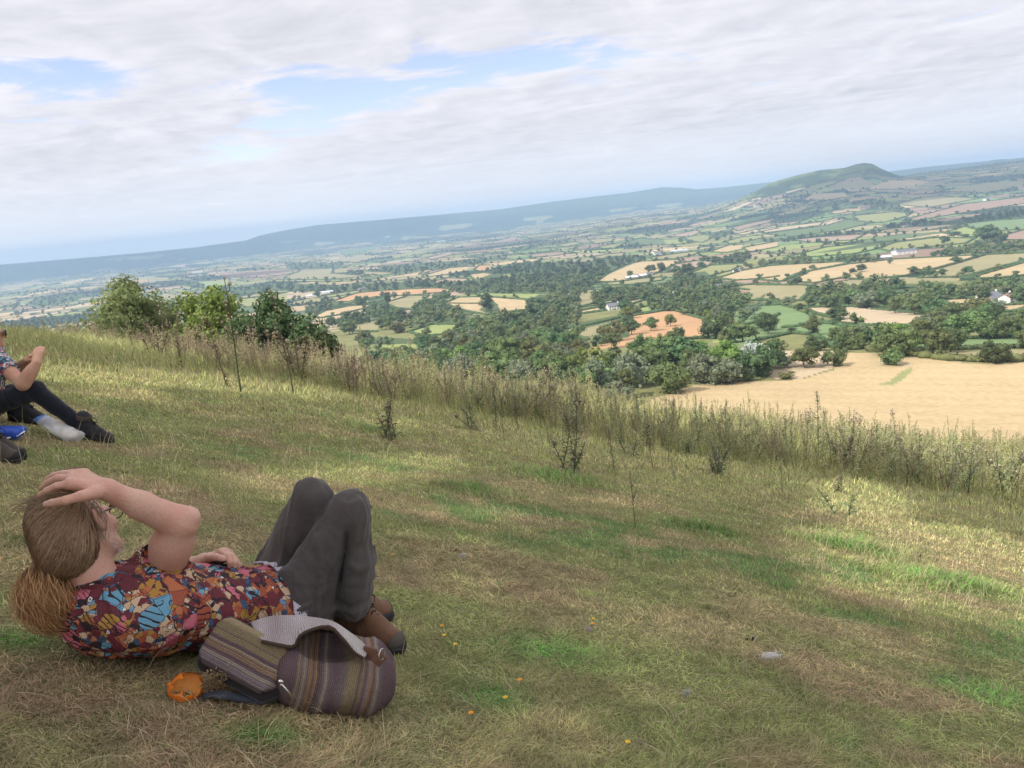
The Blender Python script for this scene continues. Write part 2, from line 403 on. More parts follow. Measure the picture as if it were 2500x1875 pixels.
TAN = (.46, .35, .195); ORG = (.47, .285, .15); PINK = (.37, .27, .19); OLV = (.30, .265, .14); PGR = (.27, .27, .11)
GRN = (.17, .24, .10); YGR = (.27, .31, .11); DGR = (.13, .175, .075); BRN = (.32, .22, .16); PALE = (.47, .37, .24)
FIELDS = [
 (4, [(600,1372),(500,1368),(620,1345),(700,1320),(850,1180),(880,1120),(1050,1085),(1200,1080),(1290,1110),(1400,1140),(1470,1190),(1530,1270),(1400,1285),(1200,1305),(1000,1320),(850,1345)], ORG),
 (4, [(370,1225),(600,1180),(850,1120),(800,1160),(680,1200),(650,1300),(560,1300),(430,1260)], OLV),
 (4, [(900,1070),(1050,1040),(1130,1080),(1000,1100),(860,1120)], YGR),
 (4, [(490,1108),(640,1085),(800,1062),(985,1000),(980,990),(900,1000),(760,1030),(620,1060),(495,1085)], TAN),
 (4, [(480,1060),(600,1030),(760,1000),(990,975),(1070,955),(1060,975),(900,995),(620,1045)], OLV),
 (4, [(620,870),(700,810),(830,745),(950,720),(1230,708),(1240,720),(1120,780),(1000,830),(860,860),(740,870)], TAN),
 (4, [(610,885),(740,872),(1000,840),(1130,835),(1100,860),(900,890),(700,895)], OLV),
 (4, [(1130,790),(1200,740),(1350,715),(1500,715),(1490,740),(1350,770),(1200,800)], PINK),
 (4, [(1320,800),(1450,750),(1700,735),(1700,770),(1560,800),(1450,830),(1320,840)], PGR),
 (4, [(1510,845),(1680,790),(1961,740),(1961,830),(1800,850),(1650,860)], TAN),
 (4, [(1570,1190),(1590,1110),(1700,1050),(1961,1040),(1961,1110),(1850,1160),(1700,1190)], GRN),
 (4, [(1480,1320),(1480,1290),(1600,1260),(1620,1320)], YGR),
 (4, [(1590,910),(1750,890),(1961,885),(1961,1000),(1750,1010),(1740,930)], OLV),
 (4, [(1460,650),(1600,600),(1700,595),(1700,630),(1580,655)], TAN), (4, [(1700,620),(1961,570),(1961,610),(1750,650)], TAN),
 (4, [(830,580),(950,545),(1120,560),(1130,600),(960,600)], DGR), (4, [(1130,535),(1350,490),(1390,500),(1300,540)], PINK),
 (4, [(1640,520),(1961,450),(1961,475),(1700,525)], PALE), (4, [(1400,470),(1900,370),(1880,400),(1640,460)], GRN), (4, [(1620,470),(1930,400),(1930,420),(1660,495)], BRN),
 (4, [(1580,570),(1690,540),(1840,525),(1850,545),(1700,580),(1600,590)], PGR), (4, [(1270,540),(1430,515),(1500,530),(1400,580),(1290,560)], PGR),
 (4, [(1020,690),(1260,655),(1400,640),(1340,670),(1200,700),(1040,710)], OLV), (4, [(1120,560),(1270,550),(1300,585),(1180,600),(1130,595)], YGR),
 (4, [(560,560),(760,545),(740,570),(620,590)], OLV), (4, [(330,600),(450,575),(520,585),(400,612)], OLV), (4, [(640,610),(760,590),(840,575),(760,620),(660,625)], PGR),
 (4, [(580,690),(700,665),(830,655),(820,680),(680,700)], OLV), (4, [(150,665),(330,650),(470,655),(300,680),(120,690)], BRN),
 (4, [(10,650),(150,625),(300,615),(340,635),(180,655),(40,668)], PGR),
 (5, [(0,1375),(250,1365),(440,1310),(470,1210),(700,1215),(900,1235),(1200,1270),(1540,1268),(2300,1240),(2300,3000),(-1000,3000),(-900,1750),(-640,1490),(-380,1400)], TAN),
 (5, [(705,1392),(760,1378),(830,1320),(880,1298),(905,1305),(830,1375),(770,1400)], (.26,.27,.12)), (5, [(620,1270),(760,1262),(900,1275),(880,1285),(700,1280)], (.44,.36,.22)),
 (5, [(90,1200),(470,1200),(440,1300),(250,1360),(60,1360)], PALE),
 (5, [(800,1170),(1000,1140),(1540,1120),(2300,1060),(2300,1140),(1540,1180),(1100,1190),(850,1185)], GRN), (5, [(930,1215),(1540,1190),(2300,1150),(2300,1200),(1540,1230),(1100,1240)], OLV),
 (5, [(0,940),(110,925),(300,975),(330,1030),(430,1040),(500,1060),(430,1180),(330,1110),(200,1100),(0,1140),(-150,1190),(-200,1130)], GRN),
 (5, [(270,950),(540,945),(800,950),(1000,985),(880,1060),(640,1055),(420,1040),(480,1020),(330,985)], PALE),
 (5, [(0,820),(270,820),(330,830),(250,910),(100,915),(0,905)], OLV),
 (5, [(0,715),(200,700),(500,685),(520,695),(270,745),(140,800),(0,790)], TAN),
 (5, [(200,790),(300,740),(520,700),(800,670),(1310,645),(1000,735),(870,765),(640,790),(480,780),(330,810),(250,805)], TAN),
 (5, [(1020,730),(1320,645),(1540,635),(2300,590),(2300,640),(1540,680),(1290,745),(1180,775),(930,780)], OLV), (5, [(1200,785),(1540,690),(2300,650),(2300,780),(1540,765),(1400,780)], TAN),
 (5, [(150,665),(400,600),(800,565),(700,610),(560,640),(350,655)], YGR), (5, [(700,610),(800,570),(1050,545),(1260,550),(1200,580),(980,600),(760,625)], PGR),
 (5, [(600,515),(800,490),(1100,465),(1180,470),(1000,500),(720,520)], TAN), (5, [(1200,460),(1540,435),(2300,390),(2300,440),(1540,500),(1300,510),(1200,480)], GRN),
 (5, [(1070,520),(1200,480),(1300,515),(1250,545)], YGR), (5, [(1380,540),(1540,500),(2300,460),(2300,540),(1540,560),(1400,560)], BRN),
 (5, [(700,850),(780,840),(960,835),(930,860),(800,868)], PALE), (5, [(1060,905),(1300,895),(1300,930),(1100,935)], TAN), (5, [(1280,1020),(1540,985),(1540,1010),(1350,1025)], ORG), (5, [(1400,940),(1540,930),(1540,970),(1380,980)], TAN),
 (5, [(0,500),(380,455),(360,475),(30,520)], PALE), (5, [(30,525),(400,475),(520,440),(660,460),(500,500),(200,540)], DGR), (5, [(300,430),(550,395),(560,405),(330,440)], PINK),
 (5, [(550,420),(850,390),(870,420),(720,460),(580,450)], PGR), (5, [(860,440),(1200,350),(1540,310),(1540,350),(1200,400),(900,450)], BRN),
 (5, [(430,240),(620,212),(700,225),(600,262),(400,268)], OLV), (5, [(720,225),(900,210),(1000,225),(880,250),(780,262),(640,262)], TAN), (5, [(250,330),(330,290),(500,285),(530,310),(400,330)], TAN), (5, [(800,350),(960,310),(1060,305),(1280,320),(1000,370),(860,360)], OLV),
 (5, [(1060,280),(1300,230),(1540,215),(1540,250),(1300,285)], OLV), (5, [(180,560),(420,530),(620,525),(560,560),(300,575)], PINK), (5, [(200,470),(400,400),(520,415),(380,450)], GRN),
 (7, [(500,940),(700,870),(1000,845),(1400,830),(1430,860),(1100,890),(850,900),(620,940)], ORG), (7, [(350,1060),(450,1010),(650,970),(850,955),(800,980),(560,1040),(400,1065)], TAN),
 (7, [(330,1020),(600,955),(850,910),(960,900),(860,945),(640,960),(400,1010)], OLV), (7, [(400,900),(700,850),(850,850),(660,880),(430,915)], PGR),
 (7, [(1650,870),(2212,875),(2212,900),(2000,920),(1800,905),(1650,895)], YGR), (7, [(900,950),(1100,890),(1250,890),(1130,1000),(1000,985)], OLV),
 (7, [(1380,950),(1480,905),(1700,900),(2030,925),(2020,1000),(1700,1040),(1500,1000)], TAN), (7, [(690,1110),(870,1075),(860,1130),(850,1170),(700,1165)], OLV),
 (7, [(1100,1170),(1280,1110),(1500,1115),(1500,1150),(1400,1190),(1200,1205)], YGR), (7, [(770,1270),(1210,1260),(1190,1300),(850,1310)], YGR), (7, [(1560,1175),(1700,1180),(1690,1200),(1600,1195)], YGR),
 (7, [(1200,740),(1400,680),(1560,665),(1550,700),(1380,730),(1220,750)], TAN), (7, [(1560,730),(1680,715),(1820,730),(1800,760),(1600,765)], TAN), (7, [(1600,690),(1640,658),(1730,655),(1740,690),(1660,705)], ORG),
 (7, [(1250,790),(1400,755),(1560,760),(1540,785),(1300,795)], PINK), (7, [(1900,705),(2010,725),(1940,740)], TAN),
 (7, [(0,690),(260,685),(250,710),(80,740),(0,730)], OLV), (7, [(130,750),(280,690),(520,680),(500,720),(800,740),(500,765),(200,770)], OLV), (7, [(740,700),(1000,715),(900,735),(760,730)], OLV),
 (7, [(530,685),(620,675),(620,715),(520,720)], OLV), (7, [(0,770),(700,765),(660,780),(0,785)], PGR), (7, [(0,850),(170,845),(170,865),(0,870)], OLV),
 (7, [(470,620),(740,575),(900,585),(700,630),(520,625)], OLV), (7, [(530,550),(830,510),(860,530),(650,580)], DGR), (7, [(950,590),(1300,510),(1300,550),(1000,600)], PGR),
 (7, [(1500,510),(1600,490),(1700,510),(1560,525)], PINK), (7, [(1690,490),(1900,440),(1980,450),(1800,485)], BRN), (7, [(1920,550),(2190,525),(2212,550),(2000,575)], GRN), (7, [(1230,600),(1380,565),(1460,570),(1280,615)], PINK),
 (6, [(1530,400),(1770,400),(1780,430),(1600,445)], YGR), (6, [(1400,430),(1490,440),(1460,470),(1410,465)], OLV), (6, [(1250,490),(1440,520),(1300,560),(1240,540)], OLV),
 (6, [(1800,480),(2000,465),(2000,490),(1830,500)], TAN), (6, [(1700,560),(2000,520),(2212,490),(2212,580),(1900,600)], PGR), (6, [(780,430),(1050,370),(1300,370),(1290,400),(1080,420)], OLV),
 (6, [(1010,400),(1130,385),(1130,410)], ORG), (6, [(560,530),(720,520),(700,550),(600,555)], OLV), (6, [(460,410),(700,375),(720,385),(500,425)], TAN), (6, [(0,440),(300,400),(350,410),(150,455),(0,460)], OLV),
 (6, [(1640,340),(2100,310),(2212,305),(2212,370),(1800,370)], BRN), (6, [(1640,520),(1780,530),(1700,545)], PINK), (6, [(1280,290),(1440,265),(1420,290)], PINK), (6, [(830,305),(930,290),(940,305)], PINK),
]
WOODS = [
 (4, [(0,730),(400,720),(560,740),(700,680),(880,670),(1000,690),(880,740),(740,800),(620,860),(600,900),(500,950),(0,950)], .8),
 (4, [(130,1000),(200,960),(480,970),(480,1040),(500,1130),(360,1230),(0,1260),(0,1130),(120,1100)], 1),
 (4, [(600,950),(950,870),(1100,890),(1200,850),(1330,800),(1420,790),(1500,850),(1720,880),(1700,900),(1600,920),(1700,960),(1740,1000),(1640,1080),(1520,1120),(1300,1110),(1130,1040),(1050,1050),(990,1000),(620,1000)], .9),
 (4, [(0,1260),(430,1240),(560,1300),(540,1360),(200,1400),(0,1400)], 1),
 (4, [(0,1430),(200,1430),(600,1410),(830,1395),(1000,1385),(1200,1365),(1480,1340),(1700,1360),(1850,1360),(1930,1460),(1930,1600),(1300,1610),(1200,1660),(0,1700)], 1),
 (4, [(650,1280),(720,1220),(860,1200),(870,1270),(760,1310)], .9), (4, [(1450,1180),(1580,1200),(1570,1260),(1500,1270)], 1), (4, [(1600,1290),(1700,1240),(1800,1240),(1800,1310),(1600,1320)], 1),
 (4, [(1800,1200),(1940,1190),(1940,1230),(1800,1240)], 1), (4, [(380,1190),(760,1120),(920,1090),(870,1130),(500,1220)], .7), (4, [(800,1090),(900,1090),(880,1110)], 1),
 (4, [(1180,790),(1330,760),(1350,790),(1290,830),(1190,820)], .6), (4, [(940,800),(1110,780),(1110,800),(960,815)], .6), (4, [(1270,420),(1620,370),(1600,400),(1300,425)], .8), (4, [(1390,520),(1600,480),(1640,510),(1500,560),(1450,530)], .7),
 (4, [(1370,700),(1740,670),(1740,710),(1540,735),(1400,715)], .8), (4, [(1700,770),(1961,740),(1961,760),(1700,790)], .5),
 (4, [(0,620),(150,590),(420,560),(420,580),(150,620),(0,650)], .7), (4, [(960,520),(1140,480),(1150,500),(1000,530)], .8), (4, [(560,590),(750,570),(930,545),(930,555),(700,590)], .5),
 (5, [(270,880),(400,830),(700,810),(1140,820),(1330,830),(1540,840),(1540,880),(1330,860),(1330,900),(1080,890),(960,870),(760,870),(680,860),(640,960),(450,930),(300,920)], 1), (5, [(640,960),(760,890),(980,920),(1060,940),(1390,950),(1370,1000),(1100,990),(1000,985),(900,985),(760,970)], 1),
 (5, [(450,1160),(520,1120),(740,1080),(820,1130),(780,1180),(640,1190),(440,1190)], 1), (5, [(860,1110),(1000,1060),(1200,1040),(1270,1100),(1200,1140),(870,1140)], 1),
 (5, [(40,1180),(100,1160),(280,1160),(420,1180),(420,1200),(60,1200)], .9), (5, [(0,560),(300,530),(480,510),(480,530),(100,570)], .9), (5, [(300,640),(650,575),(900,550),(1050,530),(1050,545),(800,575),(450,625)], .9),
 (5, [(0,680),(450,665),(640,650),(700,660),(540,685),(0,705)], .9), (5, [(1000,630),(1260,590),(1540,580),(1540,600),(1300,625),(1100,645)], .8), (5, [(700,475),(900,440),(1100,450),(1300,410),(1540,370),(1540,430),(1150,470),(760,490)], 1),
 (5, [(500,355),(640,320),(760,335),(880,380),(900,410),(800,400),(640,355)], .9), (5, [(1260,560),(1390,540),(1390,570),(1270,580)], 1), (5, [(0,330),(300,260),(330,290),(200,370),(60,400),(0,390)], .5), (5, [(1290,290),(1500,245),(1500,265),(1320,300)], .9),
 (5, [(0,900),(40,870),(40,910),(0,940)], .9), (5, [(60,1070),(110,1040),(110,1080),(0,1100),(0,1060)], .9),
 (5, [(1400,770),(1540,760),(2200,740),(2200,800),(1540,830),(1400,820)], .8), (5, [(1480,960),(1540,940),(2200,900),(2200,960),(1540,990)], .7),
 (7, [(0,800),(200,795),(600,810),(800,790),(1250,780),(1260,820),(1000,850),(700,855),(300,860),(0,850)], .8), (7, [(1210,790),(1560,790),(1740,720),(1900,750),(2212,650),(2212,870),(1650,870),(1280,830)], .9),
 (7, [(790,920),(900,900),(910,950),(1060,990),(1000,1060),(1130,1010),(1180,940),(1400,870),(1420,880),(1350,940),(1420,980),(1580,1020),(1560,1100),(1100,1130),(1100,1080),(820,1070),(760,1040)], .9),
 (7, [(1640,1000),(1740,920),(1790,960),(1800,1010),(2000,990),(2000,1030),(1700,1025)], .9), (7, [(1550,1100),(1700,1040),(2030,1050),(2212,920),(2212,1200),(1600,1180),(1520,1140)], 1),
 (7, [(700,1220),(900,1210),(1200,1230),(1370,1210),(1500,1170),(1620,1210),(1700,1240),(2212,1220),(2212,1480),(1300,1500),(750,1500),(760,1420),(900,1350),(1190,1320),(1230,1265),(780,1262)], 1), (7, [(300,980),(450,940),(580,940),(560,970),(400,1020),(310,1020)], .9),
 (7, [(140,630),(600,640),(560,680),(160,680)], .9), (7, [(570,1090),(670,1060),(760,1080),(750,1110),(600,1120)], .8), (7, [(620,710),(740,690),(750,720),(630,730)], 1), (7, [(850,660),(1200,640),(1700,600),(1700,640),(1250,690),(1000,720),(900,690)], .7),
 (6, [(1500,490),(1700,450),(2212,430),(2212,460),(1900,500),(1560,510)], .8), (6, [(1200,400),(1400,390),(1580,420),(1580,460),(1380,430),(1230,430)], .8), (6, [(200,570),(300,520),(640,480),(700,500),(560,560),(300,600)], .8), (6, [(0,590),(160,560),(160,590),(0,610)], .8),
 (6, [(1820,300),(2030,290),(2040,310),(1830,325)], 1), (6, [(1400,370),(1640,350),(1800,385),(1500,390)], .7), (6, [(0,500),(300,470),(640,450),(640,462),(300,490),(0,515)], .6),
 (6, [(0,330),(600,300),(1100,280),(1100,330),(600,360),(0,390)], .25),
]
FIELDS = [(cpx(c, p), col) for c, p, col in FIELDS]
WOODS = [(cpx(c, p), d) for c, p, d in WOODS]

# ------------------------------------------------------------------ procedural patchwork for everything not traced
def warp(x, y):
    a = R(-24)
    u = x * math.cos(a) - y * math.sin(a); v = x * math.sin(a) + y * math.cos(a)
    u = u + 190 * (fbm(x / 900, y / 900, 31, 2) - .5); v = v + 190 * (fbm(x / 900, y / 900, 37, 2) - .5)
    return u, v
def cells(x, y):
    """returns cell id hash, distance to the cell border in metres"""
    u, v = warp(x, y)
    su, sv = 210., 150.
    gu = u / su; gv = v / sv
    cu = np.floor(gu); best = np.full(x.shape, 1e9); sec = np.full(x.shape, 1e9); bid = np.zeros(x.shape)
    cv = np.floor(gv)
    for i in (-1, 0, 1):
        for j in (-1, 0, 1):
            a = cu + i; b = cv + j
            jx = _hash(a, b) * .8 + .1; jy = _hash(a + 91, b - 17) * .8 + .1
            wu = .7 + .6 * _hash(a - 5, b + 44)
            d = np.maximum(np.abs(a + jx - gu) * wu, np.abs(b + jy - gv)) + .25 * np.hypot(a + jx - gu, b + jy - gv)
            h = _hash(a + 7, b + 3)
            upd = d < best
            sec = np.where(upd, best, np.minimum(sec, d)); bid = np.where(upd, h, bid); best = np.where(upd, d, best)
    return bid, (sec - best) * 150 / 2.2

PAL = np.array([TAN, OLV, PGR, OLV, GRN, PINK, DGR, PALE, OLV, BRN, PGR, YGR, TAN, DGR, OLV])
def field_colour(x, y, z):
    """albedo of the ground beyond the near hill, and a wooded mask"""
    r = np.hypot(x, y)
    pts = np.stack([x, y, z], -1)
    px, py, dep = proj(pts)
    bid, bd = cells(x, y)
    k = (bid * 9973 % 1 * len(PAL)).astype(int) % len(PAL)
    c = PAL[k] * (.82 + .36 * (bid * 317 % 1))[..., None]
    c = c * (.9 + .2 * fbm(x / 30, y / 30, 8, 3))[..., None]
    hw = 3.5 + .0016 * r
    hed = bd < hw
    c = np.where(hed[..., None], np.array([.04, .06, .033]), c)
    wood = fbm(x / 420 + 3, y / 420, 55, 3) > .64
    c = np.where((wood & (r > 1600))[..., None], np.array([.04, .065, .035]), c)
    ok = (dep > 0)
    traced = np.zeros(x.shape, bool)
    for poly, col in FIELDS:
        xs = [p[0] for p in poly]; ys = [p[1] for p in poly]
        m = ok & (px > min(xs)) & (px < max(xs)) & (py > min(ys)) & (py < max(ys)) & (r > 90)
        if not m.any(): continue
        i = np.where(m); q = pip(px[i], py[i], poly)
        i = tuple(a[q] for a in i)
        var = .84 + .16 * fbm(x[i] / 14, y[i] / 14, 12, 4) + .16 * fbm(x[i] / 70, y[i] / 45, 14, 3)
        st = 1 + .035 * np.sin((x[i] * .45 + y[i] * .9) * 2 * np.pi / 9.)
        c[i] = np.array(col) * (var * st)[:, None]; traced[i] = True
    m = ok & (r > 150) & (r < 900) & ~traced
    c = np.where(m[..., None], (np.array(PGR) * .75) * (.75 + .5 * fbm(x / 9, y / 9, 17, 4))[..., None], c)
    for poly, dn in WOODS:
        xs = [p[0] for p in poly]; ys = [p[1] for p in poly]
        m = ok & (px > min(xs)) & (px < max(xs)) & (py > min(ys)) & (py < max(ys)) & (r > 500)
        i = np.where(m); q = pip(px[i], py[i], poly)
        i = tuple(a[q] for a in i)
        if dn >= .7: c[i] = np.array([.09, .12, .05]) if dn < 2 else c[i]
    # far ridges: woods low down, moor grass on top; steep hill: grass and bracken
    hill = (r > 4950) & (r < 6000) & (px > 1800) & (px < 2260) & (py < np.interp(px, [1800, 1900, 2000, 2100, 2250], [492, 475, 452, 433, 437]))
    g = fbm(x / 120, y / 120, 61, 4)
    hc = np.where((g > .52)[..., None], np.array([.13, .155, .055]), np.array([.045, .07, .03]))
    c = np.where(hill[..., None], hc * (.8 + .4 * g[..., None]), c)
    far = r > np.where(px > 2150, 6600, 8900)
    g2 = fbm(x / 500, y / 500, 71, 4); top = sstep(-60, 20, z)
    fc = np.array([.035, .06, .04]) * (1 - top[..., None]) + np.array([.07, .095, .055]) * top[..., None]
    fc = np.where(((g2 > .66) & (z < -70))[..., None], np.array([.2, .21, .11]), fc)
    c = np.where(far[..., None], fc, c)
    return c, traced

def turf_colour(x, y):
    """albedo of the near hill's turf: dry straw, green tufts, reddish bare patches"""
    a = fbm(x * .9 + 4, y * 1.2, 101, 4); b = fbm(x * 2.6, y * 3.4 + 9, 111, 4); d = fbm(x * .45 - 2, y * .6, 121, 3)
    r = np.hypot(x, y)
    dry = np.array([.36, .295, .155]); grn = np.array([.235, .255, .095]); lush = np.array([.15, .235, .075]); red = np.array([.325, .225, .145])
    g = sstep(.38, .62, .55 * a + .45 * b + .03)
    c = dry * (1 - g)[..., None] + grn * g[..., None]
    l = sstep(.60, .70, .5 * d + .5 * b); c = c * (1 - l)[..., None] + lush * l[..., None]
    rd = sstep(.58, .70, fbm(x * 1.5 + 31, y * 2.1, 131, 4)) * .6
    rd = np.maximum(rd, .95 * sstep(.25, .5, b) * np.exp(-(((x + 1.15) / .95) ** 4 + ((y - 1.6) / .52) ** 4)))
    c = c * (1 - rd)[..., None] + red * rd[..., None]
    # long lush tufts seen in the photograph
    for (tx, ty, sx_, sy_) in TUFTS:
        w = np.exp(-(((x - tx) / sx_) ** 2 + ((y - ty) / sy_) ** 2)) * 1.0
        c = c * (1 - w)[..., None] + np.array([.12, .25, .06]) * w[..., None]
    yl = sstep(6, 12, r)
    c = c * (1 - .55 * yl)[..., None] + np.array([.36, .36, .15]) * (.55 * yl)[..., None]
    return c
TUFTS = []
for (px, py, s1, s2) in [(1360, 1165, .62, .45), (1150, 1195, .3, .25), (2080, 1335, .5, .28), (2300, 1420, .45, .3), (1720, 1290, .3, .2), (900, 1050, .4, .35), (380, 870, 1.6, 1.0), (2430, 1700, .18, .14), (1340, 1590, .2, .13), (640, 1800, .1, .06), (30, 1560, .12, .08), (1200, 1700, .12, .1)]:
    q = ground_hit(px, py)[0]; TUFTS.append((q[0], q[1], s1, s2))

# ------------------------------------------------------------------ ground mesh (one sheet, polar grid)
def build_ground():
    th = np.concatenate([np.linspace(-math.pi, -.78, 60)[:-1], np.linspace(-.78, .78, 1180), np.linspace(.78, math.pi, 60)[1:]])
    rr = np.concatenate([[.02], np.exp(np.linspace(math.log(.25), math.log(40), 170))[:-1], np.exp(np.linspace(math.log(40), math.log(180), 50))[:-1],
                         np.exp(np.linspace(math.log(180), math.log(4500), 330))[:-1], np.linspace(4500, 11500, 200), [12500, 14000, 17000]])
    T, RR = np.meshgrid(th, rr)
    X = RR * np.sin(T); Y = RR * np.cos(T); Z = height(X, Y)
    c = np.empty(X.shape + (3,))
    nearm = rr < 70
    c[nearm] = turf_colour(X[nearm], Y[nearm]) * .7
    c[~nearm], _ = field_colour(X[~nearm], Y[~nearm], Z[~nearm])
    nr, nt_ = X.shape
    i = np.arange((nr - 1))[:, None] * nt_ + np.arange(nt_ - 1)[None, :]
    F = np.stack([i, i + nt_, i + nt_ + 1, i + 1], -1).reshape(-1, 4)[:, ::-1]
    me = new_mesh('ground', np.stack([X, Y, Z], -1).reshape(-1, 3), F)
    set_col(me, c.reshape(-1, 3))
    o = link('ground', me, colattr_mat('ground_soil_and_fields', rough=.95, spec=.1, var=.10, scale=.6))
    tag(o, kind='structure')
    return o
build_ground()
# ------------------------------------------------------------------ trees of the valley
def leaf_mat(name, col, var=.35, trans=.25):
    m, nt, b = mat_new(name); L = nt.links.new
    oi = N(nt, 'ShaderNodeObjectInfo'); tc = N(nt, 'ShaderNodeTexCoord')
    no = N(nt, 'ShaderNodeTexNoise', Scale=.35, Detail=4.0); L(tc.outputs['Object'], no.inputs['Vector'])
    hs = N(nt, 'ShaderNodeHueSaturation'); hs.inputs['Color'].default_value = (*col, 1)
    a = N(nt, 'ShaderNodeMath', operation='MULTIPLY_ADD'); L(oi.outputs['Random'], a.inputs[0]); a.inputs[1].default_value = .07; a.inputs[2].default_value = .465
    L(a.outputs[0], hs.inputs['Hue'])
    mr = N(nt, 'ShaderNodeMapRange'); mr.inputs[1].default_value = .3; mr.inputs[2].default_value = .7; mr.inputs[3].default_value = 1 - var; mr.inputs[4].default_value = 1 + var
    L(no.outputs['Fac'], mr.inputs[0])
    mm = N(nt, 'ShaderNodeMath', operation='MULTIPLY_ADD'); L(oi.outputs['Random'], mm.inputs[0]); mm.inputs[1].default_value = .5; mm.inputs[2].default_value = .75
    m3 = N(nt, 'ShaderNodeMath', operation='MULTIPLY'); L(mm.outputs[0], m3.inputs[0]); L(mr.outputs[0], m3.inputs[1])
    L(m3.outputs[0], hs.inputs['Value'])
    L(hs.outputs[0], b.inputs['Base Color']); b.inputs['Roughness'].default_value = .75; b.inputs['Specular IOR Level'].default_value = .25
    tr = N(nt, 'ShaderNodeBsdfTranslucent'); L(hs.outputs[0], tr.inputs['Color'])
    mx = N(nt, 'ShaderNodeMixShader'); mx.inputs[0].default_value = trans
    L(b.outputs[0], mx.inputs[1]); L(tr.outputs[0], mx.inputs[2]); L(mx.outputs[0], nt.nodes['Material Output'].inputs[0])
    return m
M_LEAF = {'deep': leaf_mat('deep_green_leaves', (.085, .135, .05)), 'oak': leaf_mat('oak_leaves', (.15, .20, .07)), 'dark': leaf_mat('dark_leaves', (.105, .155, .06)), 'bright': leaf_mat('bright_leaves', (.19, .26, .06)),
          'grey': leaf_mat('willow_leaves', (.19, .22, .13)), 'silver': leaf_mat('silver_leaves', (.42, .46, .40), var=.15), 'olive': leaf_mat('olive_leaves', (.17, .18, .065)), 'pale': leaf_mat('ash_leaves', (.22, .29, .11), trans=.35)}
M_BARK = simple('bark', (.13, .10, .075), .95, .1, .3, 3)

ICO = None
def ico():
    global ICO
    if ICO is None:
        bm = bmesh.new(); bmesh.ops.create_icosphere(bm, subdivisions=1, radius=1)
        ICO = (np.array([v.co[:] for v in bm.verts]), np.array([[v.index for v in f.verts] for f in bm.faces])); bm.free()
    return ICO

def leaf_quads(cen, nrm, size, rng):
    """one bent leaf-clump quad (two triangles folded) per centre"""
    n = len(cen)
    t = rng.normal(size=(n, 3)); t -= nrm * (t * nrm).sum(1)[:, None]; t /= np.linalg.norm(t, axis=1)[:, None] + 1e-9
    b = np.cross(nrm, t)
    s = size[:, None] if hasattr(size, '__len__') else size
    w = s * rng.uniform(.45, .9, (n, 1)); 
    V = np.stack([cen - t * s, cen - b * w + nrm * s * .25, cen + t * s * rng.uniform(.7, 1.1, (n, 1)), cen + b * w + nrm * s * .25], 1).reshape(-1, 3)
    i = np.arange(n)[:, None] * 4
    return V, np.concatenate([i + [0, 1, 2], i + [0, 2, 3]], 0).reshape(-1, 3)

def crown(rng, W, H, z0, nl, nq, ls, core=True, ragged=.25, lobe=.42):
    """foliage of a tree: lobes inside an ellipsoid W wide and H high that starts at z0. unit metres"""
    cs = []; 
    k = 0
    while len(cs) < nl:
        d = rng.normal(size=3); d /= np.linalg.norm(d); rad = rng.uniform(.15, .72) ** .6
        c = d * rad * np.array([W / 2, W / 2, H / 2]) + [0, 0, z0 + H / 2]
        if c[2] < z0 + H * .12: continue
        rr = lobe * W / 2 * rng.uniform(.6, 1.1) * (1.1 - .35 * (c[2] - z0) / H)
        cs.append((c, rr))
    VS = []; FS = []; o = 0
    iv, if_ = ico()
    for c, rr in cs:
        if core:
            v = iv * rr * .78 * rng.uniform(.85, 1.1, (len(iv), 1)) * [1, 1, .8] + c
            VS.append(v); FS.append(if_ + o); o += len(v)
    per = max(3, nq // nl)
    for c, rr in cs:
        d = rng.normal(size=(per, 3)); d[:, 2] += .25; d /= np.linalg.norm(d, axis=1)[:, None]
        p = c + d * rr * rng.uniform(.8, 1 + ragged, (per, 1)) * [1, 1, .85]
        nn = d + rng.normal(size=(per, 3)) * .5; nn /= np.linalg.norm(nn, axis=1)[:, None]
        v, f = leaf_quads(p, nn, ls * rng.uniform(.6, 1.3, per), rng)
        VS.append(v); FS.append(f + o); o += len(v)
    V = np.concatenate(VS)
    # fit the foliage to the asked size
    a, b = np.percentile(V, 1, 0), np.percentile(V, 99, 0); c0 = (a + b) / 2; k = np.array([W / (b[0] - a[0]), W / (b[1] - a[1]), H / (b[2] - a[2])]); off = np.array([0, 0, z0 + H / 2])
    V = (V - c0) * k + off; cs = [((c - c0) * k + off, rr) for c, rr in cs]
    return V, np.concatenate(FS), cs

def trunk_mb(rng, H, z0, r, cs, lean=.03):
    mb = MB()
    top = np.array([rng.normal() * lean * H, rng.normal() * lean * H, z0 + H * .25])
    mb.tube([(0, 0, -1.5), (0, 0, .3), top * [.5, .5, 0] + [0, 0, z0 * .6], top], [r * 1.5, r, r * .8, r * .6], 8)
    for c, rr in cs[:7]:
        s = top * .8; mid = (s + c) / 2 + [0, 0, -.05 * H]
        mb.tube([s, mid, c], [r * .45, r * .3, r * .12], 5)
    return mb

PROTO = {}
def make_proto(key, W, H, trunk, nl, nq, ls, seed, lobe=.42, ragged=.25):
    rng = np.random.default_rng(seed)
    Vc, Fc, cs = crown(rng, W, H, trunk, nl, nq, ls, lobe=lobe, ragged=ragged)
    mc = new_mesh('crown', Vc, Fc, smooth=False)
    tb = trunk_mb(rng, H, trunk, .035 * H, cs); mt = new_mesh('trunk', tb.v, tb.f); mt.materials.append(M_BARK)
    PROTO[key] = (mc, mt, W, H + trunk)
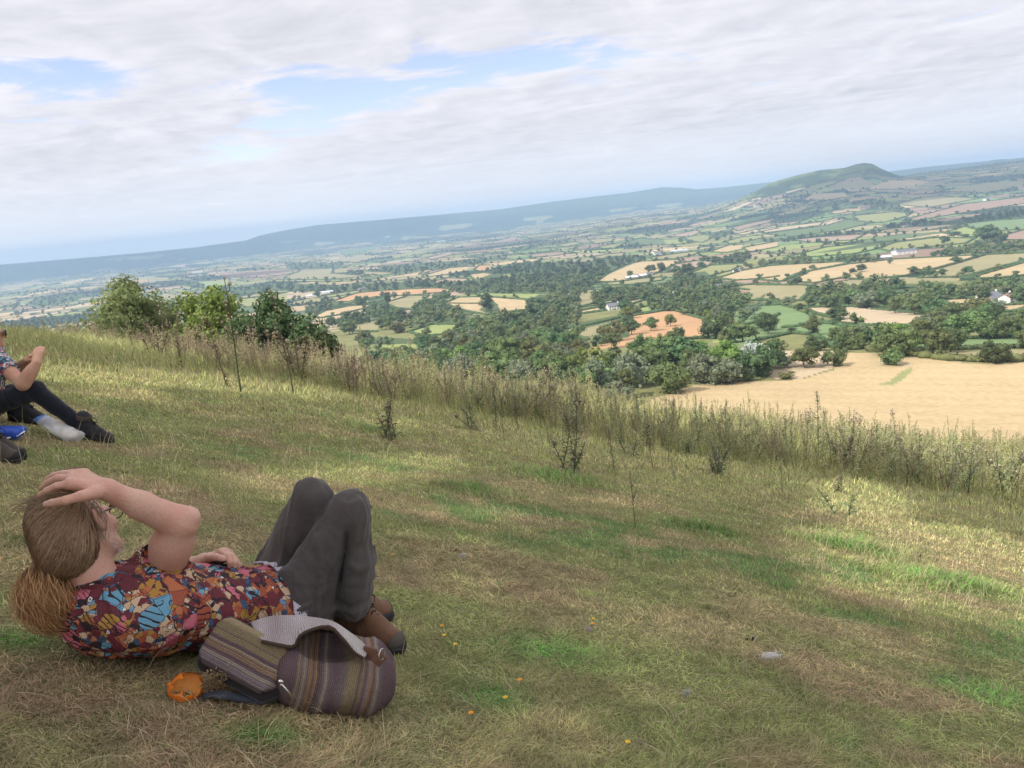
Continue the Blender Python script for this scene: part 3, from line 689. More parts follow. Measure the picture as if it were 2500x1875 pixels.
# all prototypes are roughly 12 m tall
for s in range(4): make_proto(('round', s), 12.5, 10, 2.2, 26, 1500, .42, 50 + s, lobe=.40)
for s in range(3): make_proto(('tall', s), 9, 11.5, 1.5, 22, 1300, .42, 60 + s, lobe=.45)
for s in range(3): make_proto(('bush', s), 13, 9.5, .3, 26, 1300, .5, 70 + s, lobe=.42)
for s in range(2): make_proto(('open', s), 12, 9, 2.8, 20, 700, .38, 80 + s, lobe=.28, ragged=.7)
MESHCACHE = {}
def place_tree(x, y, h, form, kind, rng, label, cat, group=None, name='tree', wscale=1.0, z=None, proto=None):
    ks = [k for k in PROTO if k[0] == form]; k = ks[rng.integers(len(ks))] if proto is None else (form, proto)
    mc, mt, W, H = PROTO[k]
    if (k, kind) not in MESHCACHE:
        m2 = mc.copy(); m2.materials.append(M_LEAF[kind]); MESHCACHE[(k, kind)] = m2
    zz = float(height(x, y)) if z is None else z
    root = empty(name, (x, y, zz), rng.uniform(0, 6.28)); s = h / H
    root.scale = (s * wscale, s * wscale, s)
    tag(root, label, cat, group)
    link('crown', MESHCACHE[(k, kind)], parent=root); link('trunk', mt, parent=root)
    return root

rt = np.random.default_rng(5)
TREES = []   # px, py, r, h_m, form, kind, label
def add_lone(c, base, top, w, form, kind, label, name='tree', cat='tree'):
    (bx, by), = cpx(c, [base]); (_, ty), = cpx(c, [(base[0], top)]); wpx = w * CR[c][2]
    q = ground_hit(bx, by, 150)[0]
    if np.isnan(q[0]): return
    dep = proj(q)[2]; h = (by - ty) * dep / FPX
    W0 = [PROTO[k] for k in PROTO if k[0] == form][0]
    ws = (wpx * dep / FPX) / (W0[2] * h / W0[3])
    place_tree(q[0], q[1], h, form, kind, rt, label, cat, name=name, wscale=float(np.clip(ws, .5, 1.8)))
    LONEPX.append((bx, by - (by - ty) * .4, max(wpx, by - ty) * .45))
LONEPX = []
LONE = [
 (4,(1023,1230),1128,105,'round','oak','round green tree in the middle of the ripe orange field'), (4,(1168,1195),1108,85,'round','bright','smaller leaning tree at the upper side of the orange field'),
 (4,(880,1258),1145,130,'round','dark','dark spreading tree on the left edge of the orange field'), (4,(740,1305),1168,190,'bush','olive','broad bushy tree at the left corner of the orange field'),
 (4,(1345,1118),1045,85,'round','dark','small dark tree on the hedge above the orange field'), (4,(1585,1128),1030,110,'round','dark','dark tree standing alone at the left end of the green pasture'),
 (4,(1785,1112),1018,110,'open','grey','sparse pale tree standing alone in the green pasture'), (4,(665,1080),1013,50,'tall','dark','small tree between the two narrow strip fields'),
 (4,(870,832),785,45,'round','oak','small tree on the left of the white farm in the tan field'), (4,(1103,802),728,60,'tall','dark','tall tree just above the white barn'),
 (4,(1025,800),745,80,'round','dark','spreading tree behind the white barn'), (4,(1395,768),720,65,'round','dark','round tree alone beside the pinkish field'),
 (4,(1245,582),550,40,'round','dark','little round tree on the far green field'), (4,(1212,825),750,75,'round','dark','left one of the dark pair below the pinkish field'), (4,(1290,832),732,90,'round','dark','right one of the dark pair below the pinkish field'),
 (4,(1515,1262),1120,140,'tall','oak','tall oak at the right tip of the orange field'), (4,(1700,1310),1165,230,'round','oak','wide oak on the near side of the green pasture'), (4,(1865,1230),1098,165,'round','dark','dark oak beside the green pasture hedge'),
 (4,(560,1620),1372,330,'bush','bright','big bright yellow green tree right behind the thistles'), (4,(890,1640),1385,300,'bush','grey','broad grey green tree right of the bright one'),
 (4,(1420,1610),1395,260,'bush','grey','round grey green willow beside the silver tree'), (4,(1790,1540),1312,190,'tall','silver','silvery white leaved tree at the corner of the big wheat field'),
 (4,(1125,1420),1248,100,'tall','oak','slim tree rising above the near wood under the orange field'), (4,(1745,1600),1500,90,'bush','dark','dark bush at the foot of the silver tree'), (4,(1225,1625),1535,100,'bush','olive','low bush at the left end of the wheat field edge'),
 (4,(1620,1600),1430,170,'bush','olive','olive bush between the willow and the silver tree'), (4,(1250,1480),1290,280,'bush','dark','wide dark tree in the middle of the near wood'), (4,(960,1420),1265,200,'bush','oak','leafy tree at the near side of the orange field'),
 (4,(1455,1160),1070,80,'round','bright','light green tree by the hedge corner of the orange field'), (4,(890,1100),1030,60,'bush','grey','grey green tree next to the small green field'),
 (4,(840,1100),1000,110,'round','dark','dark tree left of the small green field'), (4,(1020,1060),975,55,'tall','dark','narrow dark tree above the small green field'),
 (5,(270,1295),1178,160,'round','oak','broad oak standing in the pasture above the wheat field'), (5,(155,1300),1235,75,'round','grey','small tree beside the broad oak above the wheat field'),
 (5,(465,1018),943,115,'round','dark','dark round tree at the corner of two green fields'), (5,(325,1032),992,42,'bush','olive','little olive bush on the green field hedge'), (5,(290,988),955,38,'bush','olive','little round bush higher on the green field hedge'),
 (5,(180,942),880,85,'open','grey','open crowned tree at the top of the green field'), (5,(240,968),925,60,'round','dark','small dark tree near the open crowned tree'),
 (5,(600,742),700,55,'round','dark','right one of two round trees in the big tan field'), (5,(550,755),722,42,'round','dark','left one of two round trees in the big tan field'), (5,(905,757),712,65,'round','dark','round tree on the hedge across the tan field'),
 (5,(1000,768),728,50,'round','dark','left tree of the close pair on the tan hillside'), (5,(1063,768),725,55,'round','dark','right tree of the close pair on the tan hillside'), (5,(1215,757),712,65,'round','dark','round tree alone below the long hedge'),
 (5,(1140,692),655,58,'round','dark','round tree at the top of the long diagonal hedge'), (5,(765,697),662,28,'tall','grey','slender tree in front of the far farmhouse'), (5,(1437,1130),1005,120,'round','oak','oak with a visible trunk on the right pasture'),
 (5,(1525,1130),1005,110,'round','oak','oak at the right end of the pasture row'), (5,(1315,1132),1015,120,'round','oak','first oak of the pasture row beside the wood'), (5,(310,727),705,28,'round','oak','tiny tree in the tan field'),
 (5,(170,777),753,28,'round','dark','small tree on the left tan field edge'), (5,(230,817),773,52,'round','dark','dark tree under the left tan field'), (5,(350,577),550,28,'round','dark','small round tree on the upper pinkish field'),
 (5,(672,532),505,30,'round','dark','small round tree on the far strip field'), (5,(1080,582),535,52,'round','dark','round tree above the far farm'), (5,(1325,575),475,135,'round','dark','big dark clump of a tree on the far right hillside'),
 (5,(1418,562),520,50,'round','dark','round tree right of the big dark clump'), (5,(1133,542),508,62,'round','dark','wide low tree on the far pale field'), (5,(1205,543),523,32,'round','dark','small tree right of the wide low tree'),
 (5,(795,982),885,85,'round','oak','tree with bare trunk on the edge of the long wood'), (5,(905,990),885,120,'round','oak','wide tree in front of the long wood'), (5,(1050,1100),975,200,'bush','oak','big rounded tree at the left of the right wood'),
 (5,(1190,1125),965,220,'round','oak','largest oak of the right wood'), (5,(1045,1135),1070,120,'bush','bright','yellow green bush under the right wood'), (5,(680,1180),1040,220,'bush','dark','dense dark tree in the clump by the big wheat field'),
 (5,(540,1190),1065,160,'bush','oak','tree at the left of the clump by the big wheat field'), (5,(535,1192),1135,190,'bush','olive','yellowish hedge bush in front of the dark clump'), (5,(890,1147),1112,70,'bush','dark','squared dark bush on the green strip'), (5,(165,1360),1322,90,'bush','olive','low scrub bush at the wheat field bend'),
 (5,(60,1100),985,120,'round','dark','dark round tree left of the green field'), (5,(340,1200),1115,140,'bush','dark','dark tree of the low hedge row by the pasture'), (5,(105,1195),1125,90,'bush','oak','tree at the left of the low hedge row'),
 (7,(922,1152),1048,135,'round','oak','round oak at the left of the light green field'), (7,(1020,1178),1092,130,'bush','olive','olive green rounded tree touching the light green field'), (7,(643,1188),1083,130,'round','oak','oak with a short trunk above the thistles'),
 (7,(440,1195),1115,100,'round','bright','bright little tree left of the oak above the thistles'), (7,(515,1135),1050,95,'round','dark','dark round tree left of the small olive field'), (7,(625,1095),1010,105,'round','dark','left one of two domed trees above the small olive field'), (7,(715,1112),1008,100,'round','dark','right one of two domed trees above the small olive field'),
 (7,(735,962),890,105,'bush','dark','dark tree on the near edge of the orange strip'), (7,(940,953),860,50,'tall','dark','narrow dark tree in the orange strip'), (7,(990,917),860,50,'round','grey','grey green tree at the end of the orange strip'), (7,(1075,907),858,52,'open','grey','pale open tree at the end of the orange strip'), (7,(395,900),855,60,'round','dark','dark tree beside the long white sheds'),
 (7,(1450,1480),1290,260,'bush','bright','vivid green tree behind the middle of the thistles'), (7,(1880,1460),1195,280,'round','oak','large rounded tree in the wood behind the thistles'), (7,(1700,1010),870,110,'tall','dark','tall dark tree standing out of the valley wood'), (7,(1560,740),705,30,'round','dark','small tree on the orange knoll'),
 (7,(370,760),743,20,'round','dark','tiny round tree, middle of three on the pale field'), (7,(450,762),747,16,'round','dark','tiny round tree, right of three on the pale field'), (7,(322,760),745,16,'round','dark','tiny round tree, left of three on the pale field'),
]
for a in LONE: add_lone(*a)

# the three trees standing just beyond the brow on the left
def brow_tree(pxc, top_px, rdist, w, kind, label, form='bush', seed=0):
    d = ray(pxc, top_px); d = d / math.hypot(d[0], d[1]); x, y = d[0] * rdist, d[1] * rdist
    zt = d[2] * rdist; zg = float(height(x, y)); h = zt - zg
    key = ('brow', seed)
    rng = np.random.default_rng(300 + seed)
    V, F, cs = crown(rng, w, h * .93, h * .07, 80, 20000, .175, ragged=.4, lobe=.30)
    root = empty('tree', (x, y, zg)); tag(root, label, 'tree')
    link('crown', new_mesh('crown', V, F, False), M_LEAF[kind], root)
    tb = trunk_mb(rng, h, h * .07, .02 * h, cs); tb.build('trunk', M_BARK, root)
    return h
hh = [brow_tree(312, 701, 88, 12.6, 'pale', 'pale feathery tree, widest of the three beyond the left thistles', seed=1),
      brow_tree(492, 726, 86, 8.0, 'bright', 'light green tree between the pale feathery one and the dark one', seed=2),
      brow_tree(668, 746, 76, 8.6, 'deep', 'dark glossy tree right of the light green one behind tall thistles', seed=3),
      brow_tree(770, 820, 70, 3.4, 'deep', 'small dark shrub at the right foot of the dark glossy tree', seed=4)]
print('brow tree heights', hh)

# woods: fill the traced outlines, then hedgerow trees
cand = []
for poly, dn in WOODS:
    xs = [p[0] for p in poly]; ys = [p[1] for p in poly]
    x0, x1, y0, y1 = min(xs), max(xs), min(ys), max(ys)
    n = int((x1 - x0) * (y1 - y0) / 22) + 20
    px = rt.uniform(x0, x1, n); py = rt.uniform(y0, y1, n); m = pip(px, py, poly); px = px[m]; py = py[m]
    cand.append(np.stack([px, py, np.full(len(px), dn)], 1))
for poly, col in FIELDS:
    for i in range(len(poly)):
        a = np.array(poly[i]); b = np.array(poly[(i + 1) % len(poly)])
        n = int(np.linalg.norm(b - a) / 5)
        if n < 1 or b[1] > 1000 or a[1] > 1000 or abs(b[0] - a[0]) < .3 * abs(b[1] - a[1]): continue
        t = rt.random(n); p = a + (b - a) * t[:, None]
        k = rt.random(n) < .13
        cand.append(np.concatenate([p[k] + rt.normal(0, .6, (k.sum(), 2)), np.full((k.sum(), 1), 2.0)], 1))
cand = np.concatenate(cand); rt.shuffle(cand)
inF = np.zeros(len(cand), bool)
for poly, col in FIELDS: inF |= pip(cand[:, 0], cand[:, 1], poly)
cand = cand[~(inF & (cand[:, 2] <= 1))]
hit = ground_hit(cand[:, 0], cand[:, 1], 170)
ok = ~np.isnan(hit[:, 0]); cand = cand[ok]; hit = hit[ok]
# a point of a traced wood is where a crown shows: its foot is lower in the picture
isw = cand[:, 2] <= 1
dy = np.where(isw, 5.5 * FPX / np.hypot(hit[:, 0], hit[:, 1]), 0)
hit[isw] = ground_hit(cand[isw, 0], cand[isw, 1] + dy[isw], 170)
ok = ~np.isnan(hit[:, 0]); cand = cand[ok]; hit = hit[ok]
cand[:, 1] += dy[ok]
lone = np.zeros(len(cand), bool)
for (lx, ly, lr) in LONEPX: lone |= (np.abs(cand[:, 0] - lx) < lr * .75) & (cand[:, 1] - ly > -lr * .5) & (cand[:, 1] - ly < lr * 1.1)
cand = cand[~lone]; hit = hit[~lone]
rr_ = np.hypot(hit[:, 0], hit[:, 1]); ok = (rr_ > 200) & (rr_ < 8800); cand = cand[ok]; hit = hit[ok]; rr_ = rr_[ok]
# far hedgerow trees from the patchwork borders
n = 40000
th = rt.uniform(-.72, .72, n); rad = np.exp(rt.uniform(math.log(1300), math.log(8200), n)) * 1.0
x = rad * np.sin(th); y = rad * np.cos(th); z = height(x, y)
_, bd = cells(x, y); px, py, _d = proj(np.stack([x, y, z], 1))
intr = np.zeros(n, bool)
for poly, col in FIELDS: intr |= pip(px, py, poly)
wn = fbm(x / 420 + 3, y / 420, 55, 3) > .64
keep = (((bd < 9) & (rt.random(n) < .45)) | (wn & (rad > 1600))) & ~intr & ~((rad > 4950) & (rad < 6000) & (px > 1800) & (px < 2260) & (py < 440))
cand = np.concatenate([cand, np.stack([px, py, np.full(n, 3.0)], 1)[keep]]); hit = np.concatenate([hit, np.stack([x, y, z], 1)[keep]]); rr_ = np.concatenate([rr_, rad[keep]])
hts0 = rt.uniform(6.5, 12.5, len(cand)) * np.where(cand[:, 2] > 1, .72, 1.0) * np.where(rt.random(len(cand)) < .15, .6, 1)
hp = hts0 * FPX / np.hypot(hit[:, 0], hit[:, 1]); tin = np.zeros(len(cand), bool)
for poly, col in FIELDS: tin |= pip(cand[:, 0], cand[:, 1] - hp * .75, poly) | pip(cand[:, 0], cand[:, 1] - hp * .4, poly) | pip(cand[:, 0], cand[:, 1] - hp * .05, poly)
ok = ~(tin & (cand[:, 2] <= 1)); cand = cand[ok]; hit = hit[ok]; rr_ = rr_[ok]; hts0 = hts0[ok]
# thin out: poisson-like in ground metres
grid = {}; sel = []
def accept(i):
    X, Y = hit[i, 0], hit[i, 1]; dn = cand[i, 2]
    sp = (11.8 if dn <= 1 else 16.0) / (dn if dn <= 1 else 1)
    if rr_[i] > 1500: sp *= 1 + (rr_[i] - 1500) / 2200
    if rr_[i] < 520: sp *= .9
    elif dn <= 1 and cand[i, 0] < 1500: sp *= 1.15
    cx, cy = int(X // 24), int(Y // 24)
    for a in (-1, 0, 1):
        for b in (-1, 0, 1):
            for (u, v) in grid.get((cx + a, cy + b), ()):
                if (u - X) ** 2 + (v - Y) ** 2 < sp * sp: return False
    grid.setdefault((cx, cy), []).append((X, Y)); return True
for i in range(len(cand)):
    if accept(i): sel.append(i)
sel = np.array(sel)
S = hit[sel]; SR = rr_[sel]; SPX = cand[sel, 0]; SPY = cand[sel, 1]; SD = cand[sel, 2]
hts = hts0[sel]
size = hts / SR
order = np.argsort(-size * np.where(SPX > 2600, .1, 1) * np.where(SPX < -50, .1, 1))
NI = 195
print('trees', len(sel), 'lone', len(LONE))
def zone(px, py, kind):
    k = {'oak': 'mid green', 'dark': 'dark', 'bright': 'yellow green', 'grey': 'grey green', 'olive': 'olive'}[kind]
    if py > 860 and px < 1320: w = 'wood edge behind the thistles'
    elif py > 840 and px < 1900: w = 'near wood below the orange field'
    elif px < 950 and py > 760: w = 'copse left of the light green field'
    elif px < 1250 and py > 700: w = 'valley wood left of the orange field'
    elif px < 1250: w = 'hedgerows of the left valley'
    elif px < 1420 and py > 700: w = 'wood left of the orange field'
    elif px < 1870 and py > 700: w = 'wood above the orange field'
    elif px < 1870: w = 'fields above the orange field'
    elif py > 800: w = 'clumps above the big wheat field'
    elif py > 680: w = 'long wood across the right pastures'
    else: w = 'hedges of the right hillside'
    return k, w
for i in order[:NI]:
    near = SR[i] < 420
    u = rt.random()
    kind = 'oak' if u < .42 else 'dark' if u < .72 else 'grey' if u < .84 else 'olive' if u < .94 else 'bright'
    form = ['round', 'bush', 'tall', 'bush'][rt.integers(4)]
    k, w = zone(SPX[i], SPY[i], kind)
    place_tree(S[i, 0], S[i, 1], hts[i], form, kind, rt, '%s leafy tree in the %s' % (k, w), 'tree', 'trees in the ' + w)

# everything farther away: one mass of small crowns
def far_trees(idx, nq, ls, name, label):
    VS = []; FS = []; CS = []; o = 0
    protos = []
    for s in range(8):
        rng = np.random.default_rng(900 + s)
        V, F, _ = crown(rng, 12.5, 10.5, .3, 9, nq, ls, lobe=.5, ragged=.2); protos.append((V, F))
    pal = np.array([(.15, .20, .07), (.105, .155, .06), (.125, .185, .07), (.18, .215, .10), (.19, .215, .085)])
    for i in idx:
        V, F = protos[rt.integers(8)]
        a = rt.uniform(0, 6.28); ca, sa = math.cos(a), math.sin(a); s = hts[i] / 11
        v = V @ np.array([[ca, sa, 0], [-sa, ca, 0], [0, 0, 1]]) * s * [rt.uniform(.85, 1.25)] * 1.0 + S[i]
        VS.append(v); FS.append(F + o); o += len(v)
        CS.append(np.repeat((pal[rt.integers(5)] * rt.uniform(.75, 1.25) * (.85 if SR[i] < 1500 else .6))[None], len(v), 0))
    me = new_mesh(name, np.concatenate(VS), np.concatenate(FS), False); set_col(me, np.concatenate(CS))
    o = link(name, me, colattr_mat(name + '_leaves', .8, .2, .15)); tag(o, label, 'trees', kind='stuff')
rest = order[NI:]
mid = rest[SR[rest] < 2200]; far = rest[SR[rest] >= 2200]
far_trees(mid, 130, .95, 'woodland', 'small trees and woods in the middle of the valley')
far_trees(far, 27, 1.9, 'distant_trees', 'countless tiny trees along the far hedgerows and woods')

# ------------------------------------------------------------------ hedges
def hedge_mesh(pts, w, h, seed, dens=1.0):
    rng = np.random.default_rng(seed)
    pts = np.array(pts); V = []; 
    seg = np.linalg.norm(np.diff(pts, axis=0), axis=1); L_ = np.concatenate([[0], np.cumsum(seg)])
    n = max(2, int(L_[-1] / (w * .8)))
    t = np.linspace(0, L_[-1], n); X = np.interp(t, L_, pts[:, 0]); Y = np.interp(t, L_, pts[:, 1])
    X += rng.normal(0, .25, n); Y += rng.normal(0, .25, n)
    iv, if_ = ico(); VS = []; FS = []; o = 0
    Z = height(X, Y)
    for i in range(n):
        s = rng.uniform(.75, 1.25)
        v = iv * [w * .75 * s, w * .75 * s, h * .55 * s] * rng.uniform(.85, 1.15, (len(iv), 1)) + [X[i], Y[i], Z[i] + h * .35]
        VS.append(v); FS.append(if_ + o); o += len(v)
        k = max(2, int(7 * dens)); d = rng.normal(size=(k, 3)); d[:, 2] = np.abs(d[:, 2]); d /= np.linalg.norm(d, axis=1)[:, None]
        p = d * [w * .8 * s, w * .8 * s, h * .6 * s] + [X[i], Y[i], Z[i] + h * .35]
        nn = d + rng.normal(size=(k, 3)) * .4; nn /= np.linalg.norm(nn, axis=1)[:, None]
        v, f = leaf_quads(p, nn, np.full(k, h * .22), rng); VS.append(v); FS.append(f + o); o += len(v)
    return np.concatenate(VS), np.concatenate(FS)
def hedge_line(c, pts):
    q = ground_hit(*np.array(cpx(c, pts)).T, 150); return q[~np.isnan(q[:, 0])]
HEDGES = [
 (5, [(660,1200),(760,1208),(900,1225),(1000,1240),(1200,1258),(1540,1258),(2100,1230)], 4.5, 2.6, 'olive', 'thick rough hedge along the top of the big wheat field'),
 (5, [(790,1185),(900,1200),(1100,1197),(1300,1190),(1540,1184),(2100,1150)], 2.4, 2.0, 'dark', 'clipped dark hedge below the green strip field'),
 (5, [(150,1068),(230,1060),(320,1038),(350,1030)], 2.4, 2.0, 'dark', 'dark hedge end sticking into the green pasture'),
 (5, [(330,1035),(420,1045),(520,1060),(600,1062)], 2.0, 1.6, 'dark', 'thin hedge between green pasture and tan field'),
 (5, [(110,925),(200,945),(260,975),(320,990)], 2.0, 1.6, 'olive', 'hedge along the upper left side of the green pasture'),
 (5, [(260,942),(400,948),(560,945),(680,950)], 1.8, 1.5, 'dark', 'low hedge above the tan stubble field'),
 (5, [(870,765),(1000,735),(1150,695),(1310,648)], 3, 2.5, 'dark', 'long diagonal hedge climbing the tan hillside'),
 (5, [(1180,783),(1290,748),(1420,712),(1540,685)], 3, 2.5, 'dark', 'second diagonal hedge right of the long one'),
 (5, [(150,795),(220,760),(290,740)], 3, 2.6, 'dark', 'short hedge dropping between two left tan fields'),
 (4, [(360,1222),(480,1205),(600,1180),(720,1150),(860,1125),(1000,1105),(1130,1082)], 2.2, 1.8, 'dark', 'hedge along the upper left of the orange field'),
 (4, [(1290,1108),(1400,1138),(1470,1175)], 1.8, 1.4, 'olive', 'hedge along the upper right rim of the orange field'),
 (4, [(1180,1305),(1350,1290),(1480,1285),(1560,1268)], 2.0, 1.7, 'dark', 'hedge below the right end of the orange field'),
 (4, [(490,1085),(620,1063),(760,1035),(900,1005),(980,985)], 2.4, 1.8, 'dark', 'hedge between the two narrow strip fields'),
 (4, [(495,1110),(620,1092),(700,1080)], 2.0, 1.6, 'dark', 'short hedge below the pale strip field'),
 (7, [(360,1020),(450,1000),(600,960),(850,915)], 3, 2.2, 'dark', 'hedge between pale strips on the left'), (7, [(400,1068),(560,1042),(700,1005),(800,985)], 3, 2.2, 'dark', 'hedge below the pale strips on the left'),
 (7, [(1420,950),(1520,952),(1640,952)], 2.4, 1.8, 'dark', 'hedge crossing the tan field by the valley wood'), (7, [(1790,905),(1900,910),(2030,925)], 2.4, 1.8, 'dark', 'hedge under the long green field'),
]
for i, (c, pts, w, h, kind, lab) in enumerate(HEDGES):
    q = hedge_line(c, pts)
    if len(q) < 2: continue
    V, F = hedge_mesh(q, w, h, 40 + i); c0 = np.array([q[0, 0], q[0, 1], q[0, 2]])
    me = new_mesh('hedge', V - c0, F, False); o = link('hedge', me, M_LEAF[kind], loc=c0); tag(o, lab, 'hedge')
VS = []; FS = []; o_ = 0; k = 0
for poly, col in FIELDS:
    pl = np.array(poly + [poly[0]])
    for a, b in zip(pl[:-1], pl[1:]):
        if min(a[1], b[1]) > 830 or max(a[0], b[0]) > 2700 or abs(b[0] - a[0]) < .3 * abs(b[1] - a[1]): continue
        n = max(2, int(np.linalg.norm(b - a) / 25)); t = np.linspace(0, 1, n)[:, None]; p = a + (b - a) * t
        q = ground_hit(p[:, 0], p[:, 1], 150); q = q[~np.isnan(q[:, 0])]
        if len(q) < 2 or np.hypot(q[0, 0], q[0, 1]) > 4200: continue
        L_ = np.linalg.norm(np.diff(q, axis=0), axis=1)
        if L_.max() > 700: continue
        k += 1; rr0 = np.hypot(q[0, 0], q[0, 1]); V, F = hedge_mesh(q, 2.2 + rr0 * .0008, 1.8 + rr0 * .0004, 400 + k, .5)
        VS.append(V); FS.append(F + o_); o_ += len(V)
me = new_mesh('hedgerows', np.concatenate(VS), np.concatenate(FS), False)
me.materials.append(M_LEAF['dark']); tag(link('hedgerows', me), 'dense net of dark field hedges across the valley', 'hedges', kind='stuff')
print('hedge verts', o_)

# ------------------------------------------------------------------ farm buildings
M_WHITE = simple('white_render', (.82, .80, .76), .8, .3, .06, 1.5); M_SLATE = simple('slate', (.17, .17, .19), .7, .3, .2, 2); M_TILE = simple('clay_tile', (.34, .20, .15), .8, .2, .2, 2)
M_GLASSD = simple('dark_window', (.03, .035, .04), .2, .6); M_STONE = simple('rubble_stone', (.36, .31, .26), .9, .2, .2, 1.5); M_SHEET = simple('shed_sheeting', (.62, .64, .66), .45, .5, .08, .5); M_DOOR = simple('painted_door', (.12, .16, .14), .6)
def house(c, base, L, W, H, rot, wall, roof, label, name='farmhouse', chim=True, rr=2.4, wins=4):
    (bx, by), = cpx(c, [base]); q = ground_hit(bx, by, 150)[0]
    root = empty(name, (q[0], q[1], q[2] - .4), rot); tag(root, label, 'building')
    mb = MB(); mb.box((0, 0, H / 2), (L / 2, W / 2, H / 2))
    V = [(-L / 2, -W / 2, H), (-L / 2, W / 2, H), (-L / 2, 0, H + rr), (L / 2, -W / 2, H), (L / 2, W / 2, H), (L / 2, 0, H + rr)]
    mb.add(V, [(0, 2, 1), (3, 4, 5)]); mb.build('wall', wall, root, False)
    rb = MB(); e = .35
    for s in (-1, 1):
        a = np.array([0, s * (W / 2 + e), H - e * rr / (W / 2)]); b = np.array([0, 0, H + rr])
        for t in (0,):
            x = L / 2 + e; th = np.array([0, 0, .15])
            V = [a + [-x, 0, 0], a + [x, 0, 0], b + [x, 0, 0], b + [-x, 0, 0]]; V = V + [v + th for v in V]
            rb.add(V, [(0, 1, 2, 3), (7, 6, 5, 4), (0, 4, 5, 1), (1, 5, 6, 2), (2, 6, 7, 3), (3, 7, 4, 0)])
    ro = rb.build('roof', roof, root, False)
    if chim:
        cb = MB(); cb.box((L / 2 - .6, 0, H + rr + .4), (.4, .55, .9)); cb.build('chimney', wall, ro, False)
    for s in (-1, 1):
        for i in range(wins):
            x = -L / 2 + (i + .7) * L / (wins + .4)
            for zz in ((1.4, 3.7) if H > 4.5 else (1.5,)):
                w = MB(); w.box((x, s * (W / 2 + .02), zz), (.5, .05, .55)); w.build('window', M_GLASSD, root, False)
        d = MB(); d.box((L * .02, s * (W / 2 + .02), 1.05), (.5, .06, 1.05)); d.build('door', M_DOOR, root, False)
for a in [
 (4,(1005,828),12,8,5.2,.5,M_WHITE,M_SLATE,'white gabled barn beside the yard in the tan field'), (4,(950,835),16,7,3.2,.2,M_STONE,M_SHEET,'low grey shed left of the white gabled barn','shed',False),
 (4,(880,848),22,9,3.5,.1,M_STONE,M_SHEET,'long sheeted shed at the left of the farmyard','shed',False), (4,(915,840),10,7,4,.8,M_STONE,M_SLATE,'stone outbuilding between the sheds of the farmyard','shed',False),
 (4,(1155,1000),13,8,5,.3,M_WHITE,M_SLATE,'white cottage half hidden in the wood above the orange field'), (4,(745,1075),12,7,5,.2,M_WHITE,M_SLATE,'small white cottage by the strip fields'),
 (4,(1080,670),26,10,5.5,.15,M_WHITE,M_SLATE,'large white farmhouse far above the tan field'), (4,(1040,660),14,9,5,.9,M_WHITE,M_SLATE,'white wing left of the large white farmhouse'), (4,(1230,645),48,14,4,.05,M_WHITE,M_SHEET,'long pale shed right of the large white farmhouse','shed',False),
 (4,(1655,795),12,7,4,.3,M_WHITE,M_SLATE,'little white house on the hedge of the olive field'), (4,(1800,312),26,14,7,.3,M_WHITE,M_SLATE,'white house high on the wooded hillside'), (4,(1530,925),12,8,5,.3,M_STONE,M_SLATE,'roof among the trees above the orange field'),
 (5,(850,640),34,12,5.5,.1,M_WHITE,M_SLATE,'long white farmhouse with slate roof on the right hillside'), (5,(795,640),14,12,6,1.2,M_WHITE,M_SLATE,'white gable end at the left of the long farmhouse'), (5,(722,672),26,10,4,.1,M_STONE,M_SHEET,'grey low barns below the long white farmhouse','shed',False),
 (5,(1330,915),16,8,5,.25,M_WHITE,M_SLATE,'white cottage with slate roof in the right wood'), (5,(1440,925),12,8,5,.7,M_WHITE,M_TILE,'white gabled cottage at the right end of the wood'), (5,(1390,920),14,7,3.4,.2,M_STONE,M_SLATE,'grey outbuilding between the two white cottages','shed',False),
 (5,(1380,868),12,8,5,.4,M_STONE,M_TILE,'stone house among trees on the right'), (5,(615,375),46,18,8,.2,M_STONE,M_TILE,'far brown farm on the shaded hillside'), (5,(1325,330),28,14,6,.4,M_WHITE,M_SLATE,'far white cottage on the right slope'), (5,(848,485),20,10,5,.3,M_WHITE,M_SLATE,'small far white house at the long strip field'),
 (7,(465,872),34,11,4,.15,M_WHITE,M_SHEET,'long white sheds in the left valley','shed',False), (7,(345,900),22,10,4,.3,M_WHITE,M_SHEET,'white shed below the long sheds','shed',False), (7,(985,768),14,8,5,.2,M_WHITE,M_SLATE,'white cottage in the dip of the left valley'), (7,(740,850),16,8,5,.5,M_STONE,M_SLATE,'grey farmhouse right of the long white sheds'),
 (7,(1350,475),70,24,7,.1,M_WHITE,M_SHEET,'very large far pale shed below the ridge','shed',False), (7,(935,440),60,24,8,.1,M_WHITE,M_SHEET,'bright far building at the foot of the ridge','shed',False),
 (6,(1785,745),14,8,5,.3,M_WHITE,M_TILE,'pale house glimpsed between the brow trees'), (6,(1780,385),24,10,5,.1,M_WHITE,M_SLATE,'small white farm on the far left plain'), (6,(1525,335),60,20,6,.1,M_WHITE,M_SHEET,'large white far shed on the left plain','shed',False)]: house(*a)
def at(px, py, h, rmax=60):
    """the point on a picture ray that hangs h metres above the near turf"""
    d = ray(px, py); lo, hi = .3, rmax
    for _ in range(50):
        m = (lo + hi) / 2; q = d * m
        if q[2] - float(height_exact(q[0], q[1])) < h: hi = m
        else: lo = m
    return d * (lo + hi) / 2
